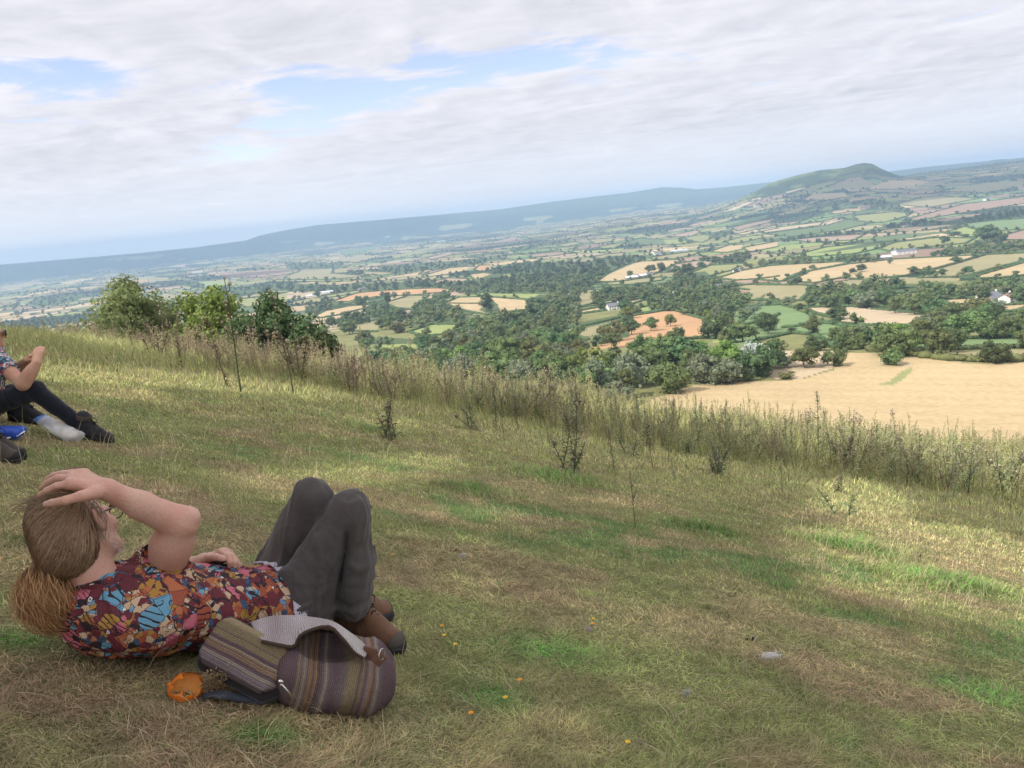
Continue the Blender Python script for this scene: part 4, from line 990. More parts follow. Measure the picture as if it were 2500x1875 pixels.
# ------------------------------------------------------------------ people: shared pieces
def skin_mat(name, col, mott=.12):
    m, nt, b = mat_new(name); L = nt.links.new
    tc = N(nt, 'ShaderNodeTexCoord')
    n1 = N(nt, 'ShaderNodeTexNoise', Scale=14, Detail=4.0); n2 = N(nt, 'ShaderNodeTexNoise', Scale=160, Detail=3.0)
    L(tc.outputs['Object'], n1.inputs[0]); L(tc.outputs['Object'], n2.inputs[0])
    mx = N(nt, 'ShaderNodeMix', data_type='RGBA'); L(n1.outputs['Fac'], mx.inputs[0])
    mx.inputs[6].default_value = (col[0] * .94, col[1] * .70, col[2] * .68, 1); mx.inputs[7].default_value = (col[0] * 1.06, col[1] * 1.25, col[2] * 1.28, 1)
    cr = N(nt, 'ShaderNodeMapRange'); cr.inputs[1].default_value = .58; cr.inputs[2].default_value = .72; cr.inputs[3].default_value = 1; cr.inputs[4].default_value = .82
    L(n2.outputs['Fac'], cr.inputs[0])
    sc = N(nt, 'ShaderNodeVectorMath', operation='SCALE'); L(mx.outputs[2], sc.inputs[0]); L(cr.outputs[0], sc.inputs['Scale'])
    L(sc.outputs[0], b.inputs['Base Color']); b.inputs['Roughness'].default_value = .55; b.inputs['Specular IOR Level'].default_value = .35
    b.inputs['Subsurface Weight'].default_value = .25; b.inputs['Subsurface Radius'].default_value = (.012, .005, .003); b.inputs['Subsurface Scale'].default_value = 1.0
    bp = N(nt, 'ShaderNodeBump', Strength=.5, Distance=.004); L(n2.outputs['Fac'], bp.inputs['Height']); L(bp.outputs[0], b.inputs['Normal'])
    return m

def cloth_mat(name, col, scale=900, rough=.9, var=.12, bump=.25, sheen=.15):
    m, nt, b = mat_new(name); L = nt.links.new
    tc = N(nt, 'ShaderNodeTexCoord')
    n1 = N(nt, 'ShaderNodeTexNoise', Scale=9, Detail=6.0); n2 = N(nt, 'ShaderNodeTexNoise', Scale=scale, Detail=2.0)
    L(tc.outputs['Object'], n1.inputs[0]); L(tc.outputs['Object'], n2.inputs[0])
    mx = N(nt, 'ShaderNodeMix', data_type='RGBA'); L(n1.outputs['Fac'], mx.inputs[0])
    mx.inputs[6].default_value = (*[c * (1 - var) for c in col], 1); mx.inputs[7].default_value = (*[c * (1 + var) for c in col], 1)
    L(mx.outputs[2], b.inputs['Base Color']); b.inputs['Roughness'].default_value = rough; b.inputs['Specular IOR Level'].default_value = .15
    b.inputs['Sheen Weight'].default_value = sheen
    n3 = N(nt, 'ShaderNodeTexNoise', Scale=22, Detail=3.0, Distortion=.6); L(tc.outputs['Object'], n3.inputs[0])
    bp0 = N(nt, 'ShaderNodeBump', Strength=.5, Distance=.012); L(n3.outputs['Fac'], bp0.inputs['Height'])
    bp = N(nt, 'ShaderNodeBump', Strength=bump, Distance=.002); L(n2.outputs['Fac'], bp.inputs['Height']); L(bp0.outputs[0], bp.inputs['Normal']); L(bp.outputs[0], b.inputs['Normal'])
    return m

def print_mat():
    """angular patchwork print: maroon, pink, rust, cream, sky blue, mustard with dark outlines"""
    m, nt, b = mat_new('patterned_shirt_print'); L = nt.links.new
    tc = N(nt, 'ShaderNodeTexCoord')
    wn = N(nt, 'ShaderNodeTexNoise', Scale=9, Detail=2.0); L(tc.outputs['Object'], wn.inputs[0])
    wv = N(nt, 'ShaderNodeVectorMath', operation='SCALE'); wv.inputs['Scale'].default_value = .035
    L(wn.outputs['Color'], wv.inputs[0]); ad = N(nt, 'ShaderNodeVectorMath', operation='ADD'); L(tc.outputs['Object'], ad.inputs[0]); L(wv.outputs[0], ad.inputs[1])
    def ramp(src, stops):
        r = N(nt, 'ShaderNodeValToRGB'); r.color_ramp.interpolation = 'CONSTANT'; e = r.color_ramp.elements
        while len(e) > 1: e.remove(e[0])
        e[0].position = 0; e[0].color = (*stops[0], 1)
        for i, c in enumerate(stops[1:]):
            q = e.new((i + 1) / len(stops)); q.color = (*c, 1)
        L(src, r.inputs[0]); return r.outputs[0]
    maroon = (.13, .025, .035); pink = (.50, .13, .17); rust = (.34, .085, .045); cream = (.52, .36, .23); sky = (.13, .30, .42); must = (.38, .20, .045); navy = (.05, .09, .16); orange = (.42, .135, .06); dark = (.03, .02, .025)
    def vor(scale, metric, off, feature='F1', smooth=0):
        mp = N(nt, 'ShaderNodeMapping'); mp.inputs['Location'].default_value = off; mp.inputs['Rotation'].default_value = (.4, .3, .5); L(ad.outputs[0], mp.inputs[0])
        v = N(nt, 'ShaderNodeTexVoronoi', feature=feature); v.inputs['Scale'].default_value = scale
        if feature == 'F1': v.distance = metric
        L(mp.outputs[0], v.inputs['Vector']); return v
    def mixc(f, a, b_):
        mx = N(nt, 'ShaderNodeMix', data_type='RGBA')
        if isinstance(f, float): mx.inputs[0].default_value = f
        else: L(f, mx.inputs[0])
        if isinstance(a, tuple): mx.inputs[6].default_value = (*a, 1)
        else: L(a, mx.inputs[6])
        if isinstance(b_, tuple): mx.inputs[7].default_value = (*b_, 1)
        else: L(b_, mx.inputs[7])
        return mx.outputs[2]
    def cmp(src, thr, lt=True):
        n = N(nt, 'ShaderNodeMath', operation='LESS_THAN' if lt else 'GREATER_THAN'); L(src, n.inputs[0]); n.inputs[1].default_value = thr; return n.outputs[0]
    def mul(a, b_):
        n = N(nt, 'ShaderNodeMath', operation='MULTIPLY'); L(a, n.inputs[0]); L(b_, n.inputs[1]); return n.outputs[0]
    v1 = vor(21, 'CHEBYCHEV', (0, 0, 0)); s1 = N(nt, 'ShaderNodeSeparateColor'); L(v1.outputs['Color'], s1.inputs[0])
    c1 = ramp(s1.outputs[0], [maroon, pink, rust, cream, sky, orange, maroon, must, pink, maroon, orange, maroon, rust, maroon, pink])
    v2 = vor(50, 'MANHATTAN', (3, 1, 2)); s2 = N(nt, 'ShaderNodeSeparateColor'); L(v2.outputs['Color'], s2.inputs[0])
    c2 = ramp(s2.outputs[0], [cream, sky, dark, rust, must, maroon, maroon, cream, navy, orange])
    small = cmp(s2.outputs[1], .62)
    big_ok = cmp(s1.outputs[1], .6)
    col = mixc(mul(small, big_ok), c1, c2)
    # stripes on some patches
    wavy = N(nt, 'ShaderNodeTexWave'); wavy.inputs['Scale'].default_value = 26; wavy.inputs['Distortion'].default_value = 3.0; wavy.inputs['Detail Scale'].default_value = 1.2
    mp = N(nt, 'ShaderNodeMapping'); mp.inputs['Rotation'].default_value = (.5, .8, .3); L(ad.outputs[0], mp.inputs[0]); L(mp.outputs[0], wavy.inputs['Vector'])
    st = cmp(wavy.outputs['Fac'], .16); hasst = cmp(s1.outputs[2], .72, False)
    col = mixc(mul(st, hasst), col, dark)
    # concentric maroon bands inside a few big patches
    ring = N(nt, 'ShaderNodeMath', operation='FRACT'); rm = N(nt, 'ShaderNodeMath', operation='MULTIPLY'); L(v1.outputs['Distance'], rm.inputs[0]); rm.inputs[1].default_value = 7.0; L(rm.outputs[0], ring.inputs[0])
    col = mixc(mul(cmp(ring.outputs[0], .14), cmp(s1.outputs[2], .34)), col, dark)
    # outlines
    e1 = vor(21, '', (0, 0, 0), 'DISTANCE_TO_EDGE'); e2 = vor(50, '', (3, 1, 2), 'DISTANCE_TO_EDGE')
    col = mixc(mul(mul(cmp(e2.outputs['Distance'], .028), small), big_ok), col, dark)
    col = mixc(cmp(e1.outputs['Distance'], .016), col, dark)
    # eye-like dots
    v3 = vor(30, 'MANHATTAN', (9, 4, 7)); s3 = N(nt, 'ShaderNodeSeparateColor'); L(v3.outputs['Color'], s3.inputs[0])
    has = cmp(s3.outputs[0], .34)
    col = mixc(mul(cmp(v3.outputs['Distance'], .30), has), col, dark); col = mixc(mul(cmp(v3.outputs['Distance'], .24), has), col, (.72, .66, .6)); col = mixc(mul(cmp(v3.outputs['Distance'], .12), has), col, navy)
    L(col, b.inputs['Base Color']); b.inputs['Roughness'].default_value = .75; b.inputs['Specular IOR Level'].default_value = .25
    n2 = N(nt, 'ShaderNodeTexNoise', Scale=24, Detail=3.0, Distortion=.5); L(tc.outputs['Object'], n2.inputs[0]); bp = N(nt, 'ShaderNodeBump', Strength=.5, Distance=.012); L(n2.outputs['Fac'], bp.inputs['Height']); L(bp.outputs[0], b.inputs['Normal'])
    return m

def hair_mat(name, c1, c2, scale=90):
    m, nt, b = mat_new(name); L = nt.links.new
    tc = N(nt, 'ShaderNodeTexCoord'); n1 = N(nt, 'ShaderNodeTexNoise', Scale=scale, Detail=3.0); L(tc.outputs['Object'], n1.inputs[0])
    mx = N(nt, 'ShaderNodeMix', data_type='RGBA'); L(n1.outputs['Fac'], mx.inputs[0]); mx.inputs[6].default_value = (*c1, 1); mx.inputs[7].default_value = (*c2, 1)
    L(mx.outputs[2], b.inputs['Base Color']); b.inputs['Roughness'].default_value = .6; b.inputs['Specular IOR Level'].default_value = .25
    return m
M_SKIN = skin_mat('fair_skin', (.60, .35, .265)); M_SKIN2 = skin_mat('tanned_skin', (.55, .31, .21))
M_SHIRT = print_mat(); M_TROUS = cloth_mat('charcoal_trousers', (.088, .076, .073)); M_NAVY = cloth_mat('navy_trousers', (.016, .018, .028))
M_HAIR = hair_mat('fair_brown_hair', (.21, .13, .08), (.35, .23, .145)); M_GINGER = hair_mat('ginger_hair', (.26, .12, .05), (.42, .23, .10)); M_WHITEHAIR = hair_mat('white_hair', (.55, .50, .46), (.75, .70, .66))
M_BOOT = cloth_mat('brown_boot_leather', (.155, .078, .045), 300, .7, .3, .4, .1); M_BLACK = simple('black_rubber', (.02, .02, .022), .7, .3, .2, 20); M_DKBOOT = cloth_mat('dark_boot_fabric', (.035, .034, .038), 300, .8, .3, .3, .1); M_GREYBOOT = cloth_mat('grey_brown_boot', (.075, .06, .052), 300, .85, .3, .3, .1)
M_LINING = cloth_mat('pale_shirt_lining', (.52, .47, .53), 200, .85, .25); M_WIRE = simple('dark_metal_wire', (.04, .04, .045), .35, .5, metal=.8); M_LENS = simple('dark_lens', (.015, .015, .02), .1, .6)

def strands(paths, r0, r1, mat, name, parent, n=3):
    V = []; F = []; o = 0
    allv = []; allf = []
    for pts in paths:
        k = len(pts); pts = np.asarray(pts)
        d = np.gradient(pts, axis=0); d /= np.linalg.norm(d, axis=1)[:, None] + 1e-9
        a = np.cross(d, [.3, .2, .93]); a /= np.linalg.norm(a, axis=1)[:, None] + 1e-9; b = np.cross(d, a)
        rad = np.linspace(r0, r1, k)[:, None]
        ring = np.stack([pts + rad * (math.cos(2 * math.pi * j / n) * a + math.sin(2 * math.pi * j / n) * b) for j in range(n)], 1)
        allv.append(ring.reshape(-1, 3))
        i = np.arange(k - 1)[:, None] * n
        for j in range(n):
            allf.append(np.concatenate([i + j, i + (j + 1) % n, i + n + (j + 1) % n, i + n + j], 1) + o)
        o += k * n
    return link(name, new_mesh(name, np.concatenate(allv), np.concatenate(allf)), mat, parent)

def folds(p, axis_pts, amp, freq, seed=0):
    """soft cloth folds: noise stretched along a direction"""
    a = np.asarray(axis_pts[1], float) - np.asarray(axis_pts[0], float); a /= np.linalg.norm(a)
    t = p @ a; q = p - t[:, None] * a
    u = q[:, 0] + .6 * q[:, 2]; v = q[:, 1] - .4 * q[:, 2]
    return amp * (fbm(u * freq + t * freq * .25, v * freq + t * freq * .18 + 7.7, seed, 2) - .5) * 2

def ridges(p, axis_pts, amp, freq, seed=0):
    a = np.asarray(axis_pts[1], float) - np.asarray(axis_pts[0], float); a /= np.linalg.norm(a)
    t = p @ a; q = p - t[:, None] * a
    n = fbm((q[:, 0] + .6 * q[:, 2]) * freq + t * freq * .22, (q[:, 1] - .4 * q[:, 2]) * freq + t * freq * .2 + 3.1, seed, 2)
    return -amp * np.maximum(0, 1 - np.abs(n - .5) * 11) + amp * .3

def boot(root, heel, toe, up, mats, name='boot', L_=.30, shaft=True):
    """walking boot: sole, upper, toe cap, ankle collar and laces. heel/toe = ground points under the ends"""
    heel = np.asarray(heel, float); toe = np.asarray(toe, float)
    f = toe - heel; f /= np.linalg.norm(f); A = frame(f, up); r, f, u = A
    def W(x, y, z): return heel + r * x + f * y + u * z
    upper, sole, capm, lace = mats
    def fn_sole(p):
        d = smin(cap_flat(p, W(0, .04, .018), W(0, .10, .018), .046, .043, u, 1.), cap_flat(p, W(.004, .16, .018), W(.008, .245, .020), .047, .051, u, 1.), .03)
        q = (p - W(0, .14, .0175)) @ u
        return np.maximum(d, np.abs(q) - .0165)
    def fn_up(p):
        d = cap_flat(p, W(0, .045, .045), W(0, .10, .05), .041, .040, u, 1.0)
        d = smin(d, cap_flat(p, W(.003, .14, .045), W(.008, .245, .040), .041, .042, u, .9), .035)
        d = smin(d, cap(p, W(0, .055, .06), W(0, .06, .16), .045, .050), .03)
        d = smin(d, cap(p, W(0, .085, .115), W(.002, .185, .07), .040, .030), .03)
        low = -((p - W(0, 0, .030)) @ u)
        d = np.maximum(d, low)
        return d
    b = sdf_part(name, fn_up, *bbox([W(sx_, sy_, sz_) for sx_ in (-.08, .08) for sy_ in (-.05, .33) for sz_ in (-.02, .22)]), .0055, upper, root)
    sdf_part('sole', fn_sole, *bbox([W(sx_, sy_, sz_) for sx_ in (-.08, .08) for sy_ in (-.05, .33) for sz_ in (-.02, .06)]), .0055, sole, b)
    def fn_cap(p):
        d = fn_up(p) - .0025; s = (p - W(0, .246, 0)) @ f
        return np.maximum(np.maximum(d, -s + .5 * ((p - W(0, 0, .03)) @ u)), -((p - W(0, 0, .031)) @ u))
    sdf_part('toe_cap', fn_cap, *bbox([W(sx_, sy_, sz_) for sx_ in (-.08, .08) for sy_ in (.15, .33) for sz_ in (-.02, .1)]), .005, capm, b)
    mb = MB()
    for k in range(6):
        y = .105 + .014 * k; z = .152 - .0115 * k
        mb.tube([W(-.02, y - .004, z - .002), W(-.006, y + .004, z + .012), W(.006, y, z + .012), W(.02, y + .006, z - .002)], .0028, 6)
    for s in (-1, 1):
        mb.tube([W(0, .10, .148), W(s * .022, .115, .165), W(s * .034, .14, .15), W(s * .02, .15, .128), W(0, .10, .148)], .0026, 6)
        mb.tube([W(0, .10, .148), W(s * .014, .14, .13), W(s * .03, .175, .085)], .0026, 6)
    mb.build('laces', lace, b)
    if shaft:
        def fn_col(p):
            d = np.abs(cap(p, W(0, .06, .13), W(0, .062, .17), .053, .054)) - .006
            q = (p - W(0, .06, .16)) @ u
            return np.maximum(d, np.abs(q) - .018)
        sdf_part('ankle_collar', fn_col, *bbox([W(sx_, sy_, sz_) for sx_ in (-.08, .08) for sy_ in (-.05, .17) for sz_ in (.08, .22)]), .0055, capm, b)
    return b

def cap_flat(p, a, b, ra, rb, up, flat):
    """capsule squashed along up"""
    up = np.asarray(up, float); a = np.asarray(a, float); b = np.asarray(b, float)
    q = p - a; h = q @ up; q = q + np.outer(h * (1 / flat - 1), up); bb = b - a; hb = bb @ up; bb = bb + up * hb * (1 / flat - 1)
    return cap(q, np.zeros(3), bb, ra, rb) * .85

def bbox(pts, pad=0.0):
    pts = np.array(pts); return pts.min(0) - pad, pts.max(0) + pad

UP = np.array([0, 0, 1.0])
def hand(p, wrist, knuckles, fingers, thumb, rk=.0135, d0=None):
    """wrist point, four knuckles, four lists of finger joints, one thumb list -> distance"""
    d = None
    for k in knuckles:
        c = cap(p, wrist, k, .020, rk); d = c if d is None else smin(d, c, .014)
    for i in range(3): d = smin(d, cap(p, knuckles[i], knuckles[i + 1], rk * .95, rk * .95), .012)
    if thumb is not None: d = smin(d, cap(p, wrist * .55 + thumb[0] * .45, thumb[0], .019, .0145), .014)
    for k, fl, s in zip(knuckles, fingers, (1, 1.03, .98, .86)):
        pts = [k] + list(fl); rr = [.0108 * s, .0098 * s, .009 * s, .0075 * s]
        e = None
        for i in range(len(pts) - 1):
            c = cap(p, pts[i], pts[i + 1], rr[i], rr[i + 1]); e = c if e is None else smin(e, c, .003)
        d = smin(d, e, .004)
    if thumb is not None:
        for i in range(len(thumb) - 1): d = smin(d, cap(p, thumb[i], thumb[i + 1], (.0135, .0118, .0100)[i], (.0118, .0105, .0085)[i]), .005)
    return d
# ------------------------------------------------------------------ the man lying in the foreground
def build_man():
    base = at(480, 1560, 0)
    root = empty('person', (0, 0, 0)); tag(root, 'person with ginger ponytail lying on the grass, hand on head, colourful patterned shirt', 'person')
    sh = at(372, 1448, .17); shF = at(350, 1395, .17)
    chest = at(318, 1492, .14); belly = at(500, 1478, .125); pelv = at(668, 1462, .13)
    A = pelv - chest; A /= np.linalg.norm(A); Wd = np.cross(UP, A); Wd /= np.linalg.norm(Wd)
    if Wd[1] < 0: Wd = -Wd
    Nn = np.cross(A, Wd); Nn = Nn if Nn[2] > 0 else -Nn
    AX = np.array([A, Wd, Nn])
    headc = P(192, 1291, 2.18)
    # head frame: faces right, up and away in the picture
    fimg = np.array([.885, .466]); fdir = (fimg[0] * _Rt + fimg[1] * _U) * math.cos(R(73)) + _F * math.sin(R(73))
    uimg = -.50 * _Rt + .86 * _U - .1 * _F
    HA = frame(fdir, uimg); hr, hf, hu = HA      # right, forward, up
    if hr @ _F > 0: pass
    def Hh(x, y, z): return headc + hr * x + hf * y + hu * z     # x right ear side (towards camera), y face, z crown
    side = 1 if (hr @ _F) < 0 else -1                            # which side faces the camera
    elbow = P(437, 1277, 2.24); wrist = P(262, 1196, 2.10)
    # right hand on the crown
    K = [P(172, 1181, 2.045), P(178, 1168, 2.075), P(190, 1160, 2.10), P(205, 1157, 2.125)]
    FG = [[P(138, 1186, 2.035), P(115, 1197, 2.045), P(98, 1208, 2.06)],
          [P(141, 1166, 2.085), P(118, 1178, 2.10), P(101, 1192, 2.12)],
          [P(154, 1156, 2.13), P(132, 1160, 2.15), P(115, 1170, 2.17)],
          [P(176, 1152, 2.16), P(158, 1154, 2.18), P(146, 1160, 2.2)]]
    TH = [P(196, 1212, 2.01), P(160, 1222, 1.99), P(128, 1228, 2.0), P(112, 1231, 2.01)]
    # left hand on the belly
    wl = P(498, 1372, 2.56); el = P(400, 1402, 2.66)
    KL = [P(541, 1348, 2.49), P(551, 1349, 2.51), P(560, 1354, 2.53), P(566, 1361, 2.55)]
    FL = [[P(558, 1357, 2.45), P(562, 1372, 2.44), P(561, 1382, 2.445)], [P(568, 1359, 2.465), P(575, 1373, 2.455), P(574, 1384, 2.455)],
          [P(574, 1364, 2.49), P(581, 1378, 2.475), P(580, 1387, 2.475)], [P(578, 1371, 2.52), P(586, 1382, 2.51), P(586, 1389, 2.51)]]
    TL = [P(512, 1362, 2.49), P(527, 1360, 2.45), P(538, 1362, 2.44), P(546, 1365, 2.44)]
    neck0 = chest - A * .085 + Nn * .045
    def skin(p):
        d = cap(p, sh + A * .02, elbow, .056, .050)
        d = smin(d, cap(p, elbow, elbow * .45 + wrist * .55, .050, .037), .012)
        d = smin(d, ell(p, elbow * .72 + sh * .28 - _U * .005, frame(elbow - sh, UP), (.058, .085, .060)), .02)
        d = smin(d, cap(p, elbow * .45 + wrist * .55, wrist, .037, .027), .02)
        d = smin(d, cap(p, elbow + _Rt * .022 + _U * .006, elbow + _Rt * .034 + _U * .018, .034, .026), .02)
        d = smin(d, hand(p, wrist, K, FG, TH, .014), .016)
        # far arm
        d2 = smin(cap(p, el, wl, .040, .026), hand(p, wl, KL, FL, TL, .0125), .014)
        d2 = smin(d2, cap(p, chest + Wd * .14, el, .05, .042), .02)
        d = np.minimum(d, d2)
        # torso core inside the shirt keeps the figure in one piece
        t = smin(cap(p, chest + A * .03, belly, .075, .08), cap(p, chest, sh, .06, .05), .03)
        t = smin(t, cap(p, chest, chest + Wd * .14, .06, .05), .03)
        # neck and head
        hd = ell(p, Hh(0, -.010, .022), HA, (.074, .093, .092))
        hd = smin(hd, ell(p, Hh(0, .030, -.035), HA, (.058, .062, .075)), .03)
        hd = smin(hd, ell(p, Hh(0, .068, -.082), HA, (.026, .024, .022)), .025)            # chin
        hd = smin(hd, cap(p, Hh(.050, .0, -.07), Hh(.018, .065, -.085), .018, .018), .02)   # jaw
        hd = smin(hd, cap(p, Hh(-.050, .0, -.07), Hh(-.018, .065, -.085), .018, .018), .02)
        for s in (-1, 1):
            hd = smin(hd, ell(p, Hh(s * .042, .062, -.022), HA, (.022, .018, .020)), .02)   # cheek
            hd = smin(hd, cap(p, Hh(s * .012, .086, .018), Hh(s * .046, .072, .020), .010, .009), .012)   # brow ridge
            hd = np.maximum(hd, -(ell(p, Hh(s * .031, .094, .002), HA, (.017, .014, .012))) - 0)        # eye socket
            hd = smin(hd, ell(p, Hh(s * .031, .074, .001), HA, (.013, .013, .012)), .004)               # eyeball
        hd = smin(hd, cap(p, Hh(0, .088, .008), Hh(0, .110, -.028), .007, .011), .008)      # nose
        hd = smin(hd, cap(p, Hh(-.012, .100, -.030), Hh(.012, .100, -.030), .007, .007), .006)
        hd = smin(hd, cap(p, Hh(-.018, .088, -.052), Hh(.018, .088, -.052), .005, .005), .005)      # lips
        hd = smin(hd, cap(p, Hh(-.016, .087, -.062), Hh(.016, .087, -.062), .0055, .0055), .005)
        for s in (-1, 1):   # ears
            e = ell(p, Hh(s * .090, -.012, -.006), frame(hf * .75 - hu * .22 - hr * s * .75, hu), (.010, .021, .035))
            e = np.maximum(e, -ell(p, Hh(s * .097, -.006, -.002), HA, (.012, .010, .020)))
            e = smin(e, ell(p, Hh(s * .076, .004, -.032), HA, (.007, .009, .010)), .006)
            hd = smin(hd, e, .006)
        nk = cap(p, Hh(0, -.025, -.055), neck0, .058, .066)
        nk = smin(nk, cap(p, neck0, sh, .055, .05), .04)
        d3 = smin(smin(hd, nk, .03), t, .04)
        return smin(np.minimum(d, 9), d3, .006)
    body = sdf_part('body', skin, *bbox([headc - .17, headc + .17, chest - .26, belly + .2, elbow + .1, sh + .1, el, KL[0] + .1, P(90, 1150, 2.1), wl]), .0046, M_SKIN, root)

    # hair: cap over the skull, pulled back to a tie, with strands laid over it
    tie = Hh(0, -.112, -.082) ; tie = P(108, 1388, 2.19)
    hc = Hh(0, -.022, .028)
    EZ = [-.12, -.05, -.01, .03, .055, .085, .12]; EY = [-.035, -.046, -.048, -.032, .015, .055, .07]
    def hairbase(p):
        d = ell(p, hc, HA, (.084, .112, .108))
        d = smin(d, ell(p, Hh(0, -.055, -.03), HA, (.076, .074, .084)), .04)
        return smin(d, cap(p, Hh(0, -.07, -.05), tie, .06, .020), .04)
    def hairfn(p):
        d = hairbase(p)
        q = p - headc; x = q @ hr; y = q @ hf; z = q @ hu
        # hairline: a slanted front edge that leaves face, ear and nape free
        edge = y - np.interp(z, EZ, EY)
        d = smin(d, d, .001)
        d = np.maximum(d, edge)
        return d + .0016 * (fbm((x + y * .3) * 160, z * 60 + y * 30, 3, 2) - .5)
    hair = sdf_part('hair', hairfn, *bbox([headc - .19, headc + .19, tie - .05, tie + .05]), .0055, M_HAIR, root)
    rng = np.random.default_rng(3)
    paths = []
    def onhair(dirv, k=1.0):
        q = dirv / np.linalg.norm(dirv); loc = np.array([q @ hr, q @ hf, q @ hu]); s = 1 / math.sqrt((loc[0] / .084) ** 2 + (loc[1] / .112) ** 2 + (loc[2] / .108) ** 2)
        return hc + q * s * k
    td = tie - hc; td = td / np.linalg.norm(td)
    for i in range(4200):
        z = rng.uniform(-.03, .115); x = rng.uniform(-1, 1)
        y0 = float(np.interp(z, EZ, EY)) - rng.uniform(0, .02)
        sgn = 1 if x > 0 else -1
        if rng.random() < .5: st = hr * sgn * .09 * min(1, .3 + abs(x)) + hf * (y0 + .02) + hu * z
        else:
            dv = rng.normal(size=3); st = dv / np.linalg.norm(dv)
            if st @ hf > .35: continue
        st = st / np.linalg.norm(st)
        if st @ hf > .5: continue
        ang = math.acos(np.clip(st @ td, -1, 1)); k = rng.uniform(1.0, 1.035); n = 12; pts = []
        wob = rng.normal(0, .05, 3)
        for t in np.linspace(0, 1, n):
            if ang < .05: break
            dv = (math.sin((1 - t) * ang) * st + math.sin(t * ang) * td) / math.sin(ang) + wob * math.sin(t * math.pi)
            kk = k * (1 + .02 * math.sin(t * 5 + i * .7)); pp = onhair(dv, kk)
            w = sstep(.7, 1, t); pp = pp * (1 - w) + (tie + rng.normal(0, .006, 3)) * w
            pts.append(pp)
        if len(pts) == n: paths.append(pts)
    PA = np.array(paths); sh0 = PA.shape; q = PA.reshape(-1, 3)
    for _ in range(4):
        g = q - hc; g /= np.linalg.norm(g, axis=1)[:, None]; q = q - g * (hairbase(q)[:, None] - rng.uniform(0, 1, (sh0[0], 1, 1)).repeat(sh0[1], 1).reshape(-1, 1) * .003 - .0005) * .9
    q = q.reshape(sh0); keep = []
    for pts in q:
        l = pts - headc; y = l @ hf; z = l @ hu; ed = np.interp(z, EZ, EY) + .006
        ok = np.where(y < ed)[0]
        if len(ok) < 4: continue
        keep.append(pts[ok[0]:])
    for q3, mt in enumerate((M_HAIR, simple('hair_dark_strands', (.17, .105, .062), .6, .2), simple('hair_sandy_strands', (.40, .265, .165), .55, .25), M_HAIR)): strands(keep[q3::4], .0011, .0008, mt, 'strands', hair)
    # loose wisps
    paths = []
    for i in range(34):
        s = Hh(side * .078, rng.uniform(.0, .025), rng.uniform(.03, .06)); e = Hh(side * .088, rng.uniform(-.035, -.02), rng.uniform(-.09, -.03)); o = hr * side * rng.uniform(.008, .03) - hf * rng.uniform(-.01, .03)
        paths.append([s * (1 - t) + e * t + o * math.sin(math.pi * t) for t in np.linspace(0, 1, 9)])
    for i in range(90):
        s = onhair(hu * rng.uniform(.5, 1) - hf * rng.uniform(0, 1) + hr * rng.uniform(-.5, .9), .99); e = s - _Rt * rng.uniform(.01, .07) + _U * rng.uniform(-.03, .02) - hf * .02
        paths.append([s * (1 - t) + e * t + _U * .012 * math.sin(math.pi * t) for t in np.linspace(0, 1, 7)])
    strands(paths, .0008, .0004, simple('light_wisps', (.30, .22, .15), .4), 'strands', hair)
    # lock lying over the back of the hand (grey-blond tuft above the knuckles)
    paths = []
    for i in range(140):
        j = rng.normal(0, .006, 3); a = P(135, 1168, 2.2) + j; b_ = P(158, 1146 + rng.uniform(0, 6), 2.2) + j; c = P(200, 1152, 2.22) + j
        paths.append([a * (1 - t) ** 2 + 2 * b_ * t * (1 - t) + c * t ** 2 for t in np.linspace(0, 1, 9)])
    strands(paths, .001, .0008, M_HAIR, 'strands', hair)
    # ponytail
    pc = [tie, P(114, 1415, 2.12), P(104, 1452, 2.08), P(120, 1486, 2.08), P(156, 1500, 2.11), P(192, 1505, 2.15)]
    pr = [.018, .042, .054, .050, .038, .018]
    def pony(p):
        d = None
        for i in range(5):
            c = cap(p, pc[i], pc[i + 1], pr[i] * .88, pr[i + 1] * .88); d = c if d is None else smin(d, c, .015)
        return d + .012 * (fbm(p[:, 0] * 22, p[:, 2] * 22 + p[:, 1] * 9, 19, 2) - .5)
    pt = sdf_part('ponytail', pony, *bbox(pc, .07), .006, M_GINGER, hair)
    paths = []
    for i in range(2400):
        off = rng.normal(size=3); off /= np.linalg.norm(off); off *= rng.uniform(.85, 1.1); wv = rng.uniform(0, 6); fl = rng.uniform(.75, 1)
        if rng.random() < .15: off *= 1.4
        pts = []
        for t in np.linspace(0, 5 * fl, 18):
            j = min(int(t), 4); u = t - j; c = pc[j] * (1 - u) + pc[j + 1] * u; rr = pr[j] * (1 - u) + pr[j + 1] * u
            pts.append(c + off * rr + .007 * math.sin(t * 2.4 + wv) * np.array([1, .3, -.4]))
        q = np.array(pts); q[1:-1] = (q[:-2] + 2 * q[1:-1] + q[2:]) / 4; paths.append(q)
    strands(paths[::2], .0011, .0007, M_GINGER, 'strands', pt); strands(paths[1::2], .0011, .0007, simple('ginger_light', (.50, .29, .14), .5, .3), 'strands', pt)
    mb = MB(); ax = frame(pc[1] - tie, UP); mb.tube([tie - ax[1] * .008, tie + ax[1] * .008], .024, 12); mb.build('hair_tie', M_BLACK, hair)
    # beard and eyebrows
    paths = []
    for i in range(1500):
        u = rng.uniform(-1, 1); s = Hh(u * .052, .075 - abs(u) * .055 + rng.normal(0, .006), -.075 + rng.normal(0, .013) + abs(u) * .02); e = s + (hf * .012 - hu * .016 + hr * u * .008) * rng.uniform(.5, 1.2)
        paths.append([s, (s + e) / 2 + rng.normal(0, .002, 3), e])
    strands(paths, .0011, .0005, M_WHITEHAIR, 'beard', body)
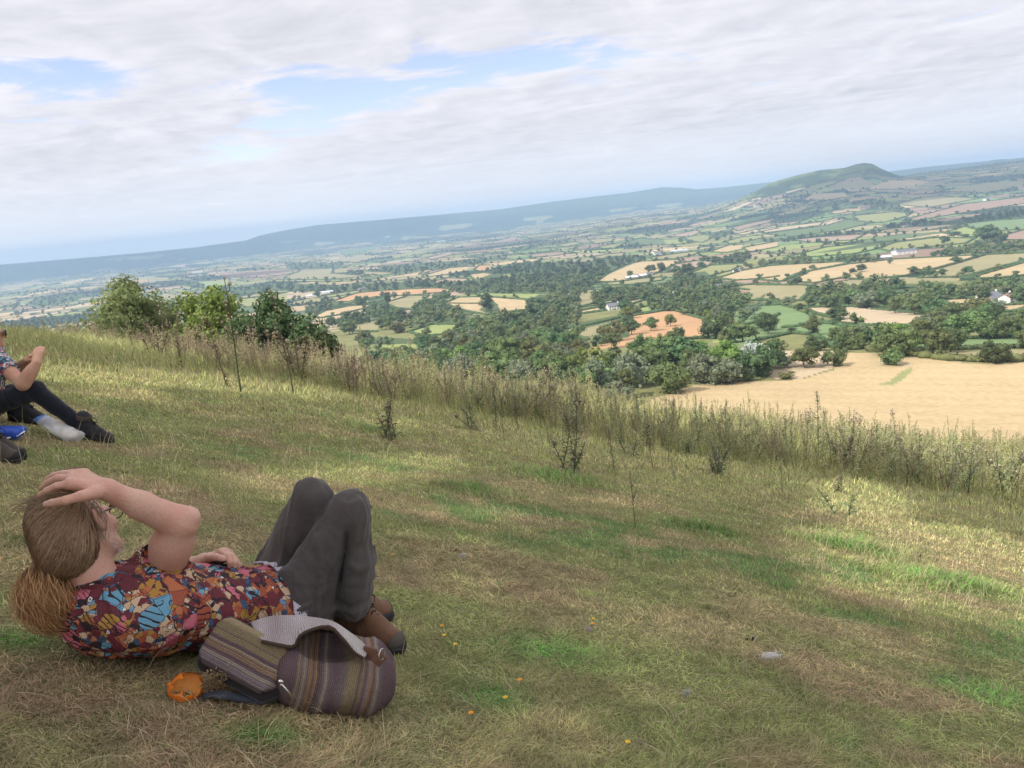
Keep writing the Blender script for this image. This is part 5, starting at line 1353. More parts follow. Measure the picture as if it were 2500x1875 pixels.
    for s_ in (-1, 1):
        paths = []
        for i in range(50):
            s = Hh(s_ * rng.uniform(.014, .05), .088, .022 + rng.normal(0, .002)); paths.append([s, s + hr * s_ * .008 + hf * .003, s + hr * s_ * .013 + hf * .001])
        strands(paths, .0008, .0004, M_HAIR, 'eyebrow', body)
    # glasses
    mb = MB(); 
    for s_ in (-1, 1):
        mb.tube([Hh(s_ * .084, -.01, .004), Hh(s_ * .082, .03, .010), Hh(s_ * .072, .108, .012)], .0021, 6)
        c = Hh(s_ * .034, .112, .002); mb.tube([c + hr * .026 * math.cos(a) + hu * .019 * math.sin(a) for a in np.linspace(0, 2 * math.pi, 17)], .0018, 5)
    mb.tube([Hh(-.010, .114, .006), Hh(0, .118, .009), Hh(.010, .114, .006)], .0018, 5)
    g = mb.build('glasses', M_WIRE, root)

    # shirt
    hem_s = (at(648, 1450, .14) - chest) @ A
    def torso(p):
        d = ell(p, chest + Nn * .008 + A * .02, AX, (.180, .200, .122))
        d = smin(d, ell(p, belly - Nn * .005, AX, (.235, .180, .120)), .07)
        d = smin(d, ell(p, pelv - Nn * .01, AX, (.16, .175, .115)), .06)
        return d
    neck_cut = Hh(0, -.02, -.06)
    slv = sh * .50 + elbow * .50
    def shirt(p):
        d = torso(p) - .006
        d = smin(d, cap(p, sh - A * .03 - Nn * .03, sh + Nn * .01, .085, .080), .05)
        d = smin(d, cap(p, neck0 + A * .005 - Nn * .035, sh - A * .01, .098, .085), .05)
        d = smin(d, cap(p, neck0 + A * .01 - Nn * .035, chest + Wd * .15, .098, .07), .05)
        d = smin(d, cap(p, chest + Wd * .16, chest + Wd * .16 + A * .14 - Nn * .02, .06, .055), .05)
        s = cap(p, sh, slv, .078, .080)
        e = (p - slv) @ ((elbow - sh) / np.linalg.norm(elbow - sh))
        s = np.maximum(s, e)
        s = np.maximum(s, -np.maximum(cap(p, sh, elbow, .072, .074), -(e + .035)))
        d = smin(d, s, .03)
        d = d + ridges(p, (sh + Nn * .1, belly - Wd * .1), .007, 12, 25) + folds(p, (sh, belly), .006, 17, 5) + folds(p, (sh - A * .1, sh - A * .1 - Nn * .2), .006, 26, 9) * sstep(.12, -.12, (p - chest) @ A)
        x = (p - chest) @ A
        return np.maximum(d, x - hem_s + .01 * np.sin(((p - chest) @ Wd) * 40))
    sdf_part('shirt', shirt, *bbox([chest - .34, chest + .3, belly + .25, pelv + .2, pelv - .2, slv + .12, sh - .2]), .0058, M_SHIRT, root)
    # collar: a folded strip round the back of the neck
    V = []; F = []
    ax = frame(Hh(0, 0, -.05) - neck0, Nn); r_, f_, u_ = ax; cc = neck0 * .80 + Hh(0, -.02, -.06) * .2
    n = 30
    for i in range(n + 1):
        a = 2 * math.pi * i / n
        dd = math.cos(a) * r_ + math.sin(a) * u_
        V += [cc + dd * .070 - f_ * .012, cc + dd * .073 + f_ * .022, cc + dd * .088 - f_ * .016, cc + dd * .094 - f_ * .03]
    for i in range(n):
        for j in range(3): F.append((i * 4 + j, i * 4 + j + 1, i * 4 + j + 5, i * 4 + j + 4))
    col = link('collar', new_mesh('collar', V, F), M_SHIRT, root); so_ = col.modifiers.new('thick', 'SOLIDIFY'); so_.thickness = .004
    # pale lining showing below the hem
    def lining(p):
        d = np.abs(torso(p) - .010 + folds(p, (chest, pelv), .007, 34, 3)) - .004; x = (p - chest) @ A
        return np.maximum(d, np.abs(x - hem_s - .006) - .024)
    sdf_part('shirt_lining', lining, *bbox([pelv - .25, pelv + .25]), .0055, M_LINING, root)

    # trousers
    hipN = at(700, 1490, .115); hipF = at(668, 1425, .13)
    kN = at(854, 1243, .50); kF = at(764, 1208, .52); aN = at(864, 1492, .12); aF = at(846, 1468, .12)
    cr0 = P(850, 1300, 2.45); cr1 = P(824, 1468, 2.45); crd = cr1 - cr0; crl = np.linalg.norm(crd); crd /= crl; crn = np.cross(cr0, cr1); crn /= np.linalg.norm(crn)
    pock = at(705, 1490, .14); pkd = at(742, 1468, .16) - at(668, 1508, .12); pkd /= np.linalg.norm(pkd); pkn = np.cross(pkd, _F); pkn /= np.linalg.norm(pkn); pkn = pkn if pkn @ _U < 0 else -pkn
    def trou(p):
        d = ell(p, pelv + A * .03 - Nn * .01, AX, (.17, .185, .118))
        tn = cap(p, hipN, kN, .092, .062); tf = cap(p, hipF, kF, .092, .060)
        cn = cap(p, kN - UP * .02, aN, .064, .046); cf = cap(p, kF - UP * .02, aF, .062, .050)
        ln = smin(tn, cn, .012); lf = smin(tf, cf, .02)
        # cloth hanging between thigh and calf
        ln = smin(ln, cap(p, hipN * .45 + kN * .55 - UP * .035, hipN * .75 + aN * .25 + UP * .02, .055, .06), .02)
        # baggy calf and stacked cuff
        ln = smin(ln, cap(p, kN * .5 + aN * .5 + _Rt * .006, aN + UP * .05, .056, .047), .03); lf = smin(lf, cap(p, kF * .5 + aF * .5 + _Rt * .03, aF, .056, .050), .03)
        leg = smin(ln, lf, .012)
        d = smin(d, leg, .05)
        x = (p - pelv) @ A
        low = sstep(.30, .12, p[:, 2] - aN[2])
        f = folds(p, (kN, aN), .010, 15, 14) * sstep(-.02, .1, (p - hipN) @ _Rt) + folds(p, (hipN, kN), .008, 17, 2) + ridges(p, (hipN, kN), .008, 13, 6) + ridges(p, (kN, aN), .008, 14, 8)
        cd_ = p @ crn; pp_ = (p - cr0) @ crd; f = f + .030 * np.exp(-(cd_ / .011) ** 2) * sstep(-.03, .04, pp_) * sstep(crl + .03, crl - .05, pp_)
        f = f + low * .007 * (fbm(p[:, 2] * 36 + p[:, 0] * 9, p[:, 0] * 7 + p[:, 1] * 5, 31, 2) - .5) * 2
        kn = np.exp(-(((p - (kN - UP * .10 - _Rt * .03)) ** 2).sum(1)) / .008); f = f + kn * .012 * (fbm(p @ (UP * .6 + _Rt * .8) * 55, p[:, 1] * 12, 41, 2) - .5) * 2
        gr = np.exp(-((p - (hipN + UP * .09)) ** 2).sum(1) / .015); f = f + gr * .014 * (fbm(p @ (A * .85 + UP * .5) * 42, p[:, 1] * 10, 47, 2) - .5) * 2
        # hip pocket: a lifted slanted edge
        pk = (p - pock) @ pkn; pt_ = (p - pock) @ pkd
        f = f - .008 * np.exp(-(np.maximum(pk, 0) / .016) ** 2) * (pk > 0) * (np.abs(pt_) < .055) * ((p @ _F) < pelv @ _F)
        d = d + f
        d = np.maximum(d, -(x + .035))
        for a_, k_ in ((aN, kN),):
            d = np.maximum(d, -((p - (aN - UP * .012)) @ UP) - .12 * np.maximum(0, (hipN - p) @ _Rt + .06))
        return d
    sdf_part('trousers', trou, *bbox([pelv - .24, pelv + .2, kN + .14, kF + .14, aN + .12, aF - .1, hipN - .16]), .0062, M_TROUS, root)
    # hip pocket opening
    V = []; F = []
    a0 = P(672, 1503, 2.36); a1 = P(705, 1482, 2.33); a2 = P(742, 1465, 2.36)
    # boots
    tt = at(992, 1598, .0); heel = at(826, 1530, .0); dirb = tt - heel; dirb /= np.linalg.norm(dirb); heel = tt - dirb * .30
    print('boot', heel, aN)
    boot(root, heel + UP * .004, tt + UP * .004, UP, (M_BOOT, M_BLACK, simple('worn_grey_rubber', (.085, .07, .06), .8, .3, .3, 40), M_BLACK))
    d2 = np.array([.42, .9, 0]); h2 = np.array([aF[0] - .03, aF[1] - .06, 0]); t2 = h2 + d2 * .3; h2[2] = float(height_exact(h2[0], h2[1])); t2[2] = float(height_exact(t2[0], t2[1]))
    boot(root, h2 + UP * .004, t2 + UP * .004, UP, (M_BOOT, M_BLACK, bpy.data.materials['worn_grey_rubber'], M_BLACK))
    return root
build_man()
# ------------------------------------------------------------------ woven backpack
def stripe_mat(name, origin, axis, length, stops, stitch_axis=None, warpn=.004):
    m, nt, b = mat_new(name); L = nt.links.new
    axis = np.asarray(axis, float) / np.linalg.norm(axis)
    tc = N(nt, 'ShaderNodeTexCoord'); no = N(nt, 'ShaderNodeTexNoise', Scale=11, Detail=2.0); L(tc.outputs['Object'], no.inputs[0])
    def dot(v, off):
        s = N(nt, 'ShaderNodeVectorMath', operation='DOT_PRODUCT'); L(tc.outputs['Object'], s.inputs[0]); s.inputs[1].default_value = tuple(v)
        a = N(nt, 'ShaderNodeMath', operation='SUBTRACT'); L(s.outputs['Value'], a.inputs[0]); a.inputs[1].default_value = float(off); return a.outputs[0]
    d = dot(axis, np.asarray(origin) @ axis)
    w = N(nt, 'ShaderNodeMath', operation='MULTIPLY_ADD'); L(no.outputs['Fac'], w.inputs[0]); w.inputs[1].default_value = warpn * 4; L(d, w.inputs[2])
    sc = N(nt, 'ShaderNodeMath', operation='DIVIDE'); L(w.outputs[0], sc.inputs[0]); sc.inputs[1].default_value = length
    r = N(nt, 'ShaderNodeValToRGB'); e = r.color_ramp.elements; r.color_ramp.interpolation = 'LINEAR'
    e[0].position = stops[0][0]; e[0].color = (*stops[0][1], 1); e[1].position = stops[-1][0]; e[1].color = (*stops[-1][1], 1)
    for p_, c in stops[1:-1]:
        q = e.new(p_); q.color = (*c, 1)
    L(sc.outputs[0], r.inputs[0])
    # fine woven lines
    fr = N(nt, 'ShaderNodeMath', operation='SINE'); fm = N(nt, 'ShaderNodeMath', operation='MULTIPLY'); L(w.outputs[0], fm.inputs[0]); fm.inputs[1].default_value = 2 * math.pi / .0052; L(fm.outputs[0], fr.inputs[0])
    mr = N(nt, 'ShaderNodeMapRange'); mr.inputs[1].default_value = -1; mr.inputs[2].default_value = 1; mr.inputs[3].default_value = .78; mr.inputs[4].default_value = 1.2; L(fr.outputs[0], mr.inputs[0])
    wn = N(nt, 'ShaderNodeTexNoise', Scale=420, Detail=2.0); L(tc.outputs['Object'], wn.inputs[0])
    mr2 = N(nt, 'ShaderNodeMapRange'); mr2.inputs[1].default_value = .35; mr2.inputs[2].default_value = .65; mr2.inputs[3].default_value = .75; mr2.inputs[4].default_value = 1.25; L(wn.outputs['Fac'], mr2.inputs[0])
    mm = N(nt, 'ShaderNodeMath', operation='MULTIPLY'); L(mr.outputs[0], mm.inputs[0]); L(mr2.outputs[0], mm.inputs[1])
    s = N(nt, 'ShaderNodeVectorMath', operation='SCALE'); L(r.outputs[0], s.inputs[0]); L(mm.outputs[0], s.inputs['Scale'])
    L(s.outputs[0], b.inputs['Base Color']); b.inputs['Roughness'].default_value = .95; b.inputs['Specular IOR Level'].default_value = .1
    n3 = N(nt, 'ShaderNodeTexNoise', Scale=26, Detail=3.0); L(tc.outputs['Object'], n3.inputs[0]); bp0 = N(nt, 'ShaderNodeBump', Strength=.5, Distance=.01); L(n3.outputs['Fac'], bp0.inputs['Height'])
    bp = N(nt, 'ShaderNodeBump', Strength=.5, Distance=.003); L(mm.outputs[0], bp.inputs['Height']); L(bp0.outputs[0], bp.inputs['Normal']); L(bp.outputs[0], b.inputs['Normal'])
    return m
def rbox(p, c, AX, half, r):
    q = np.abs((p - c) @ AX.T) - (np.asarray(half) - r)
    return np.linalg.norm(np.maximum(q, 0), axis=1) + np.minimum(q.max(1), 0) - r
PLUM = (.10, .062, .076); LIL = (.21, .165, .175); KH = (.215, .165, .09); GOLD = (.28, .16, .065); GR = (.12, .095, .10); DP = (.07, .045, .052); CRM = (.29, .23, .17)
def mute(st): return [(p_, tuple(.76 * a + .24 * b for a, b in zip(c, (.15, .115, .105)))) for p_, c in st]
def build_bag():
    root = empty('backpack', (0, 0, 0)); tag(root, 'woven backpack with purple, khaki and ochre stripes lying beside the reclining person', 'backpack')
    A0 = at(600, 1650, .10); A1 = at(945, 1672, .09); X = A1 - A0; X /= np.linalg.norm(X)
    Y = np.cross(UP, X); Y /= np.linalg.norm(Y); Y = Y if Y[1] > 0 else -Y; Z = np.cross(X, Y); Z = Z if Z[2] > 0 else -Z
    AX = np.array([X, Y, Z]); C = at(808, 1640, .10) + Y * .01
    Lb = np.linalg.norm(A1 - A0)
    # pocket panel corners
    BL = at(483, 1606, .11); BR = at(662, 1702, .055); TL = at(556, 1524, .19); TR = at(706, 1572, .19)
    pa = (BR - BL); pa /= np.linalg.norm(pa); pb = ((TL - BL) + (TR - BR)) / 2; pb -= pa * (pb @ pa) * 1.0; hb = np.linalg.norm(pb) / 2; pb /= np.linalg.norm(pb); pn = np.cross(pa, pb); pn = pn if pn @ _F < 0 else -pn
    pc = (BL + BR + TL + TR) / 4; PAX = np.array([pa, pb, pn]); ha = (np.linalg.norm(BR - BL) + np.linalg.norm(TR - TL)) / 4
    print('bag', Lb, ha, hb, AX)
    def body(p):
        d = rbox(p, C + Z * .0, AX, (.165, .10, .085), .075)
        d = smin(d, ell(p, C + X * .05 - Y * .02 - Z * .01, AX, (.135, .105, .09)), .05)
        d = smin(d, rbox(p, pc - pn * .10 + pa * .05, PAX, (ha * .7, hb * .8, .05), .035), .05)
        d = d + ridges(p, (C - Z * .1, C + Z * .1 + X * .05), .006, 14, 71) + folds(p, (C, C + Z), .014, 11, 73)
        # sagging mouth under the flap
        d = np.maximum(d, -ell(p, P(806, 1556, 2.09), AX, (.105, .085, .06)))
        return d
    st = [(0, GR), (.06, LIL), (.10, DP), (.16, PLUM), (.235, PLUM), (.245, KH), (.27, GR), (.29, CRM), (.31, GR), (.335, GOLD), (.35, PLUM), (.37, GOLD), (.385, DP), (.42, GR), (.44, CRM), (.455, GR), (.50, PLUM), (.56, GR), (.60, KH), (.655, KH), (.665, PLUM), (.69, KH), (.71, PLUM), (.73, LIL), (.75, GOLD), (.77, PLUM), (.80, CRM), (.82, GR), (.86, PLUM), (.96, PLUM), (.98, KH)]
    M_B = stripe_mat('striped_weave_body', C - X * .185, X, .38, mute(st))
    lo, hi = bbox([C - .34, C + .34])
    bd = sdf_part('bag_body', body, lo, hi, .0058, M_B, root)
    st2 = [(0, GR), (.05, DP), (.10, LIL), (.14, GR), (.17, LIL), (.21, GR), (.24, CRM), (.28, LIL), (.30, PLUM), (.36, DP), (.38, GOLD), (.41, GR), (.44, GOLD), (.47, PLUM), (.50, KH), (.54, CRM), (.56, DP), (.62, PLUM), (.65, KH), (.76, KH), (.77, DP), (.79, KH), (.92, KH), (1.0, (.31, .24, .13))]
    M_P = stripe_mat('striped_weave_pocket', pc - pb * hb, pb, 2 * hb, mute(st2), warpn=.0025)
    def panel(p):
        d = rbox(p, pc - pn * .0, PAX, (ha * 1.08, hb * 1.12, .024), .02)
        q = (p - pc) @ pa; w = (p - pc) @ pb
        c2 = np.maximum(np.abs(q) + np.abs(w) - (ha + hb - .012), -1) * .7
        return smin(np.maximum(d, c2), np.full(len(p), 9.), .001) + folds(p, (pc, pc + pa), .003, 16, 75)
    pk = sdf_part('front_pocket', panel, *bbox([pc - .2, pc + .2]), .005, M_P, root)
    def gus(p):
        d = rbox(p, pc - pn * .034 + pa * .012 - pb * .006, PAX, (ha * 1.08 + .012, hb * 1.12 + .010, .034), .02)
        q = (p - pc) @ pa; w = (p - pc) @ pb
        return np.maximum(d, (np.abs(q) + np.abs(w) - (ha + hb + .012)) * .7)
    M_ZIP = cloth_mat('black_zip_gusset', (.022, .019, .02), 400)
    gs = sdf_part('zip_gusset', gus, *bbox([pc - .22, pc + .22]), .005, M_ZIP, root)
    mb = MB(); k = pc + pa * ha * .86 - pb * hb * .55 + pn * .02
    M_MET = simple('bright_metal', (.55, .53, .50), .3, .5, metal=1)
    k = P(686, 1668, 1.99); 
    mb.tube([k - _Rt * .006 + _U * .006, k + _Rt * .006 + _U * .003], .005, 8); mb.tube([k, k + _Rt * .012 - _U * .014, k + _Rt * .028 - _U * .034], [.0022, .003, .003], 8); mb.build('zip_puller', M_MET, gs)
    # lifted flap: a thick folded sheet arching over the mouth
    rows = [
        [(600, 1528, 2.24), (650, 1512, 2.27), (700, 1509, 2.29), (760, 1512, 2.29), (805, 1522, 2.28), (845, 1545, 2.26), (880, 1570, 2.24), (902, 1592, 2.22)],
        [(612, 1524, 2.15), (655, 1512, 2.18), (705, 1508, 2.19), (762, 1511, 2.19), (808, 1519, 2.18), (846, 1542, 2.16), (878, 1568, 2.14), (900, 1590, 2.12)],
        [(622, 1545, 2.10), (662, 1548, 2.11), (712, 1550, 2.10), (752, 1528, 2.08), (802, 1523, 2.07), (840, 1550, 2.06), (868, 1582, 2.06), (893, 1601, 2.06)],
        [(640, 1566, 2.07), (678, 1574, 2.06), (718, 1578, 2.055), (738, 1548, 2.05), (800, 1530, 2.05), (836, 1558, 2.045), (864, 1590, 2.05), (890, 1608, 2.05)]]
    G = np.array([[P(*q) for q in r] for r in rows])
    def interp(G, n, ax):
        t = np.linspace(0, G.shape[ax] - 1, n); out = []
        G2 = np.moveaxis(G, ax, 0); pad = np.concatenate([[2 * G2[0] - G2[1]], G2, [2 * G2[-1] - G2[-2]]])
        for x in t:
            i = min(int(x), G2.shape[0] - 2); u = x - i; a, b, c, d = pad[i], pad[i + 1], pad[i + 2], pad[i + 3]
            out.append(.5 * ((2 * b) + (-a + c) * u + (2 * a - 5 * b + 4 * c - d) * u ** 2 + (-a + 3 * b - 3 * c + d) * u ** 3))
        return np.moveaxis(np.array(out), 0, ax)
    G = interp(interp(G, 46, 1), 20, 0); nv, nu = G.shape[:2]
    F = [(i * nu + j, i * nu + j + 1, (i + 1) * nu + j + 1, (i + 1) * nu + j) for i in range(nv - 1) for j in range(nu - 1)]
    st3 = [(0, (.26, .21, .21)), (.1, (.36, .31, .31)), (.2, (.28, .23, .23)), (.35, (.42, .38, .38)), (.5, (.36, .31, .30)), (.65, (.46, .42, .40)), (.8, (.38, .34, .32)), (1, (.44, .39, .36))]
    fl = link('flap', new_mesh('flap', G.reshape(-1, 3), F), stripe_mat('striped_weave_flap', G[0, 0], X, .40, st3), root); so_ = fl.modifiers.new('thick', 'SOLIDIFY'); so_.thickness = .009; so_.offset = 0
    mb = MB(); mb.tube(list(G[-1][::2]), .0052, 8); mb.build('flap_binding', simple('brown_binding', (.07, .045, .035), .9, .1, .2, 200), fl)
    # leather tab and ring
    M_LTH = simple('brown_leather_tab', (.15, .075, .05), .7, .3, .25, 60)
    q0 = P(890, 1592, 2.08); q1 = P(918, 1600, 2.06); q2 = P(934, 1616, 2.06); mb = MB()
    for a_, b_ in ((q0, q1), (q1, q2)):
        ax = frame(b_ - a_, _F * -1); mb.box((a_ + b_) / 2, (.018, np.linalg.norm(b_ - a_) / 2 + .003, .004), ax)
    tb = mb.build('leather_tab', M_LTH, root); bv = tb.modifiers.new('bevel', 'BEVEL'); bv.width = .003; bv.segments = 2
    mb = MB(); c = P(932, 1598, 2.05); mb.tube([c + _U * .015 * math.cos(a) + (_Rt * .35 + _F * .9) * .015 * math.sin(a) for a in np.linspace(0, 2 * math.pi, 21)], .0018, 6); mb.build('ring', M_MET, tb)
    # webbing strap under the bag
    pts = [at(640, 1712, .02), at(590, 1703, .022), at(545, 1696, .03), at(515, 1692, .022), at(503, 1698, .012)]
    def strap(p):
        d = None
        for i in range(4):
            c = cap_flat(p, pts[i], pts[i + 1], .014, .014, UP, .5); d = c if d is None else smin(d, c, .01)
        return d
    sdf_part('shoulder_strap', strap, *bbox(pts, .04), .0045, cloth_mat('blue_grey_webbing', (.06, .065, .085), 300), root)
build_bag()

# ------------------------------------------------------------------ torn orange peel
def build_peel():
    c = at(455, 1678, .028); root = empty('orange_peel', tuple(at(455, 1678, 0))); tag(root, 'torn bright orange peel cup in the dry grass left of the woven backpack', 'orange peel')
    op = .38 * _Rt + .62 * _U - .58 * _F; op /= np.linalg.norm(op); rng = np.random.default_rng(4)
    def shell(r, zz, th0):
        V = []; F = []; nu, nv = 40, 22; ax = frame(op, UP)
        for j in range(nv + 1):
            for i in range(nu):
                a = 2 * math.pi * i / nu; lim = th0 + .22 * math.sin(a * 3 + 1) + .16 * math.sin(a * 7 + 2) + .1 * math.sin(a * 13)
                t = math.pi - (math.pi - lim) * j / nv
                d = math.sin(t) * (math.cos(a) * ax[0] + math.sin(a) * ax[2]) + math.cos(t) * ax[1]
                d = d * np.array([1, 1, .78]); V.append(c + d * r * (1 + .03 * math.sin(5 * a) * math.sin(t)) - np.array(root.location))
        for j in range(nv):
            for i in range(nu): F.append((j * nu + i, j * nu + (i + 1) % nu, (j + 1) * nu + (i + 1) % nu, (j + 1) * nu + i))
        return V, F
    V, F = shell(.046, 0, .98); o = link('rind', new_mesh('rind', V, F), simple('orange_rind', (.82, .20, .012), .4, .5, .08, 30, bump=.35, bscale=420), root)
    V, F = shell(.0435, 0, .98); link('pith', new_mesh('pith', V, F), simple('pale_pith', (.88, .42, .12), .8, .2, .2, 60, sss=.3), root)
    mb = MB(); a = P(410, 1673, 2.06); b = P(421, 1671, 2.06); mb.tube([a - np.array(root.location), (a + b) / 2 - np.array(root.location), b - np.array(root.location)], [.005, .008, .006], 8); mb.build('stalk_nub', bpy.data.materials['orange_rind'], root)
build_peel()

def build_seedhead():
    base = at(518, 1702, 0.0); root = empty('dry_grass_head', tuple(base)); tag(root, 'dry branching brown seed head between the orange peel and the backpack', 'dry plant')
    rng = np.random.default_rng(9); st = []; V = []; F = []; o = 0
    for s in range(9):
        tip = P(rng.uniform(497, 552), rng.uniform(1638, 1665), 2.0 + rng.uniform(0, .06)); b0 = base + rng.normal(0, .008, 3) * [1, 1, 0]
        pts = [b0 * (1 - t) + tip * t + _Rt * .006 * math.sin(t * 3 + s) for t in np.linspace(0, 1, 8)]; st.append([p - base for p in pts])
        for k in range(26):
            t = rng.uniform(.35, 1); p = b0 * (1 - t) + tip * t; d = rng.normal(size=3); d[2] = abs(d[2]); d /= np.linalg.norm(d); e = p + d * rng.uniform(.006, .018); st.append([p - base, (p + e) / 2 - base, e - base])
            v, f = tube([e - base, e + d * .003 - base, e + d * .006 - base], [.0006, .0019, .0004], 5); V += v; F += [tuple(i + o for i in q) for q in f]; o += len(v)
    M_S = simple('dry_seed', (.30, .205, .12), .9, .1, .3, 80)
    strands([np.array(s) for s in st if len(s) == 8], .0009, .0004, M_S, 'stem', root); strands([np.array(s) for s in st if len(s) == 3], .0004, .0003, M_S, 'twigs', root)
    link('seeds', new_mesh('seeds', V, F), M_S, root)
build_seedhead()
# ------------------------------------------------------------------ seated people at the left edge
def seated(name, label, J, mats, h=.008, glasses=True, look=(.8, .55, -.1), hairlen=True):
    skin_m, top_m, tr_m, hair_m, boot_m = mats
    root = empty(name, (0, 0, 0)); tag(root, label, 'person')
    g = {k: (P(*v) if len(v) == 3 and not k.startswith('w_') else np.asarray(v, float)) for k, v in J.items()}
    shN, shF, hip = g['shN'], g['shF'], g['hip']; head = g['head']; look = np.asarray(look, float); look /= np.linalg.norm(look)
    HA = frame(look, UP); hr, hf, hu = HA
    def Hh(x, y, z): return head + hr * x + hf * y + hu * z
    mid = (shN + shF) / 2; ax = mid - hip; ax /= np.linalg.norm(ax); lat = (shN - shF); lat /= np.linalg.norm(lat); fw = np.cross(ax, lat); TAX = np.array([lat, fw, ax])
    def hnd(p, wr, tip, s):
        d = (tip - wr); L_ = np.linalg.norm(d); d /= L_; sd = np.cross(d, UP); sd /= np.linalg.norm(sd); n = np.cross(sd, d)
        K = [wr + d * .085 + sd * (x) for x in (-.027, -.009, .009, .027)]
        FG = [[k + d * .035 * q - n * .004, k + d * .055 * q - n * .020, k + d * .058 * q - n * .038] for k, q in zip(K, (1, 1.1, 1.02, .85))]
        TH = [wr + d * .035 - sd * s * .03 - n * .01, wr + d * .065 - sd * s * .036 - n * .018, wr + d * .09 - sd * s * .028 - n * .028, wr + d * .105 - sd * s * .018 - n * .034]
        return hand(p, wr, K, FG, TH, .0135)
    def body(p):
        d = smin(cap(p, shN, g['elN'], .055, .042), cap(p, g['elN'], g['wrN'], .044, .027), .02)
        d = smin(d, ell(p, g['elN'] * .6 + g['wrN'] * .4, frame(g['wrN'] - g['elN'], UP), (.044, .10, .046)), .02)
        d = smin(d, hnd(p, g['wrN'], g['tipN'], 1), .012)
        e = smin(cap(p, shF, g['elF'], .05, .040), cap(p, g['elF'], g['wrF'], .042, .027), .02)
        e = smin(e, hnd(p, g['wrF'], g['tipF'], -1), .012)
        t = smin(cap(p, mid, hip, .07, .07), cap(p, shN, shF, .045, .045), .03)
        hd = ell(p, Hh(0, -.01, .02), HA, (.074, .092, .092)); hd = smin(hd, ell(p, Hh(0, .03, -.04), HA, (.056, .06, .072)), .03)
        hd = smin(hd, cap(p, Hh(0, .088, .005), Hh(0, .110, -.03), .007, .011), .008); hd = smin(hd, ell(p, Hh(0, .075, -.085), HA, (.024, .02, .02)), .02)
        hd = smin(hd, cap(p, Hh(-.02, .085, -.055), Hh(.02, .085, -.055), .007, .007), .006)
        for s in (-1, 1):
            hd = smin(hd, ell(p, Hh(s * .078, -.004, -.004), HA, (.009, .018, .031)), .006)
            hd = smin(hd, ell(p, Hh(s * .031, .078, .002), HA, (.013, .013, .012)), .006)
        hd = smin(hd, cap(p, Hh(0, -.02, -.05), mid + ax * .02, .052, .058), .03)
        return np.minimum(np.minimum(d, e), smin(hd, t, .03))
    bd = sdf_part('body', body, *bbox([head - .17, head + .17, hip, shN, shF, g['elN'], g['elF'], g['wrN'], g['tipN'], g['wrF'], g['tipF']], .12), h, skin_m, root)
    slN = shN * .45 + g['elN'] * .55; slF = shF * .5 + g['elF'] * .5
    def top(p):
        d = ell(p, mid * .65 + hip * .35, TAX, (.20, .125, .26)); d = smin(d, ell(p, mid * .25 + hip * .75, TAX, (.185, .14, .18)), .08)
        for a_, b_, el in ((shN, slN, g['elN']), (shF, slF, g['elF'])):
            u_ = (el - a_) / np.linalg.norm(el - a_)
            s = np.maximum(cap(p, a_, b_ + u_ * .05, .075, .068), (p - b_) @ u_); d = smin(d, s, .04)
        d = d + folds(p, (mid, hip), .008, 14, 3) + ridges(p, (shN, hip), .006, 10, 4)
        return np.maximum(d, ((p - mid) @ ax) - .095)
    sdf_part('shirt', top, *bbox([mid, hip, shN, shF, slN, slF], .2), h, top_m, root)
    hN = hip + lat * .09; hF = hip - lat * .09
    def tro(p):
        d = ell(p, hip, TAX, (.18, .15, .13))
        for a_, k_, f_ in ((hN, g['knN'], g['anN']), (hF, g['knF'], g['anF'])):
            l = smin(cap(p, a_, k_, .095, .066), cap(p, k_, f_, .066, .050), .02); d = smin(d, l, .03)
        return d + folds(p, (hip, g['knN']), .007, 16, 8) + ridges(p, (g['knN'], g['anN']), .006, 12, 5)
    sdf_part('trousers', tro, *bbox([hip, g['knN'], g['knF'], g['anN'], g['anF']], .19), h, tr_m, root)
    for a_, t_ in ((g['anN'], g['toN']), (g['anF'], g['toF'])):
        hl = np.array([a_[0], a_[1], 0.]); d = t_ - a_; d[2] = 0; d /= np.linalg.norm(d); hl = hl - d * .05; tp = hl + d * .28
        hl[2] = float(height_exact(hl[0], hl[1])); tp[2] = float(height_exact(tp[0], tp[1])); boot(root, hl, tp, UP, boot_m)
    def hr_f(p):
        d = ell(p, Hh(0, -.02, .03), HA, (.092, .108, .105)); q = p - head; y = q @ hf; z = q @ hu
        if hairlen: d = smin(d, cap(p, Hh(0, -.07, -.03), Hh(0, -.09, -.20), .075, .05), .05); 
        e = y - np.interp(z, [-.12, 0, .05, .12], [-.01, .0, .05, .075]); return np.maximum(d, e) + .002 * (fbm(q @ hr * 150, z * 20, 3, 2) - .5)
    hh_ = sdf_part('hair', hr_f, *bbox([head - .2, head + .2, Hh(0, -.1, -.26)]), h, hair_m, root)
    if hairlen:
        rng = np.random.default_rng(8); paths = []
        for s in (-1, 1):
            for i in range(90):
                a_ = Hh(s * .07, .02, -.01) + rng.normal(0, .012, 3); b_ = Hh(s * .075, .035, -.10) + rng.normal(0, .014, 3); c_ = mid + lat * s * -.09 + fw * .11 - ax * rng.uniform(.0, .10) + rng.normal(0, .014, 3)
                paths.append([a_ * (1 - t) ** 2 + 2 * b_ * t * (1 - t) + c_ * t * t for t in np.linspace(0, 1, 10)])
        strands(paths, .0016, .001, hair_m, 'strands', hh_)
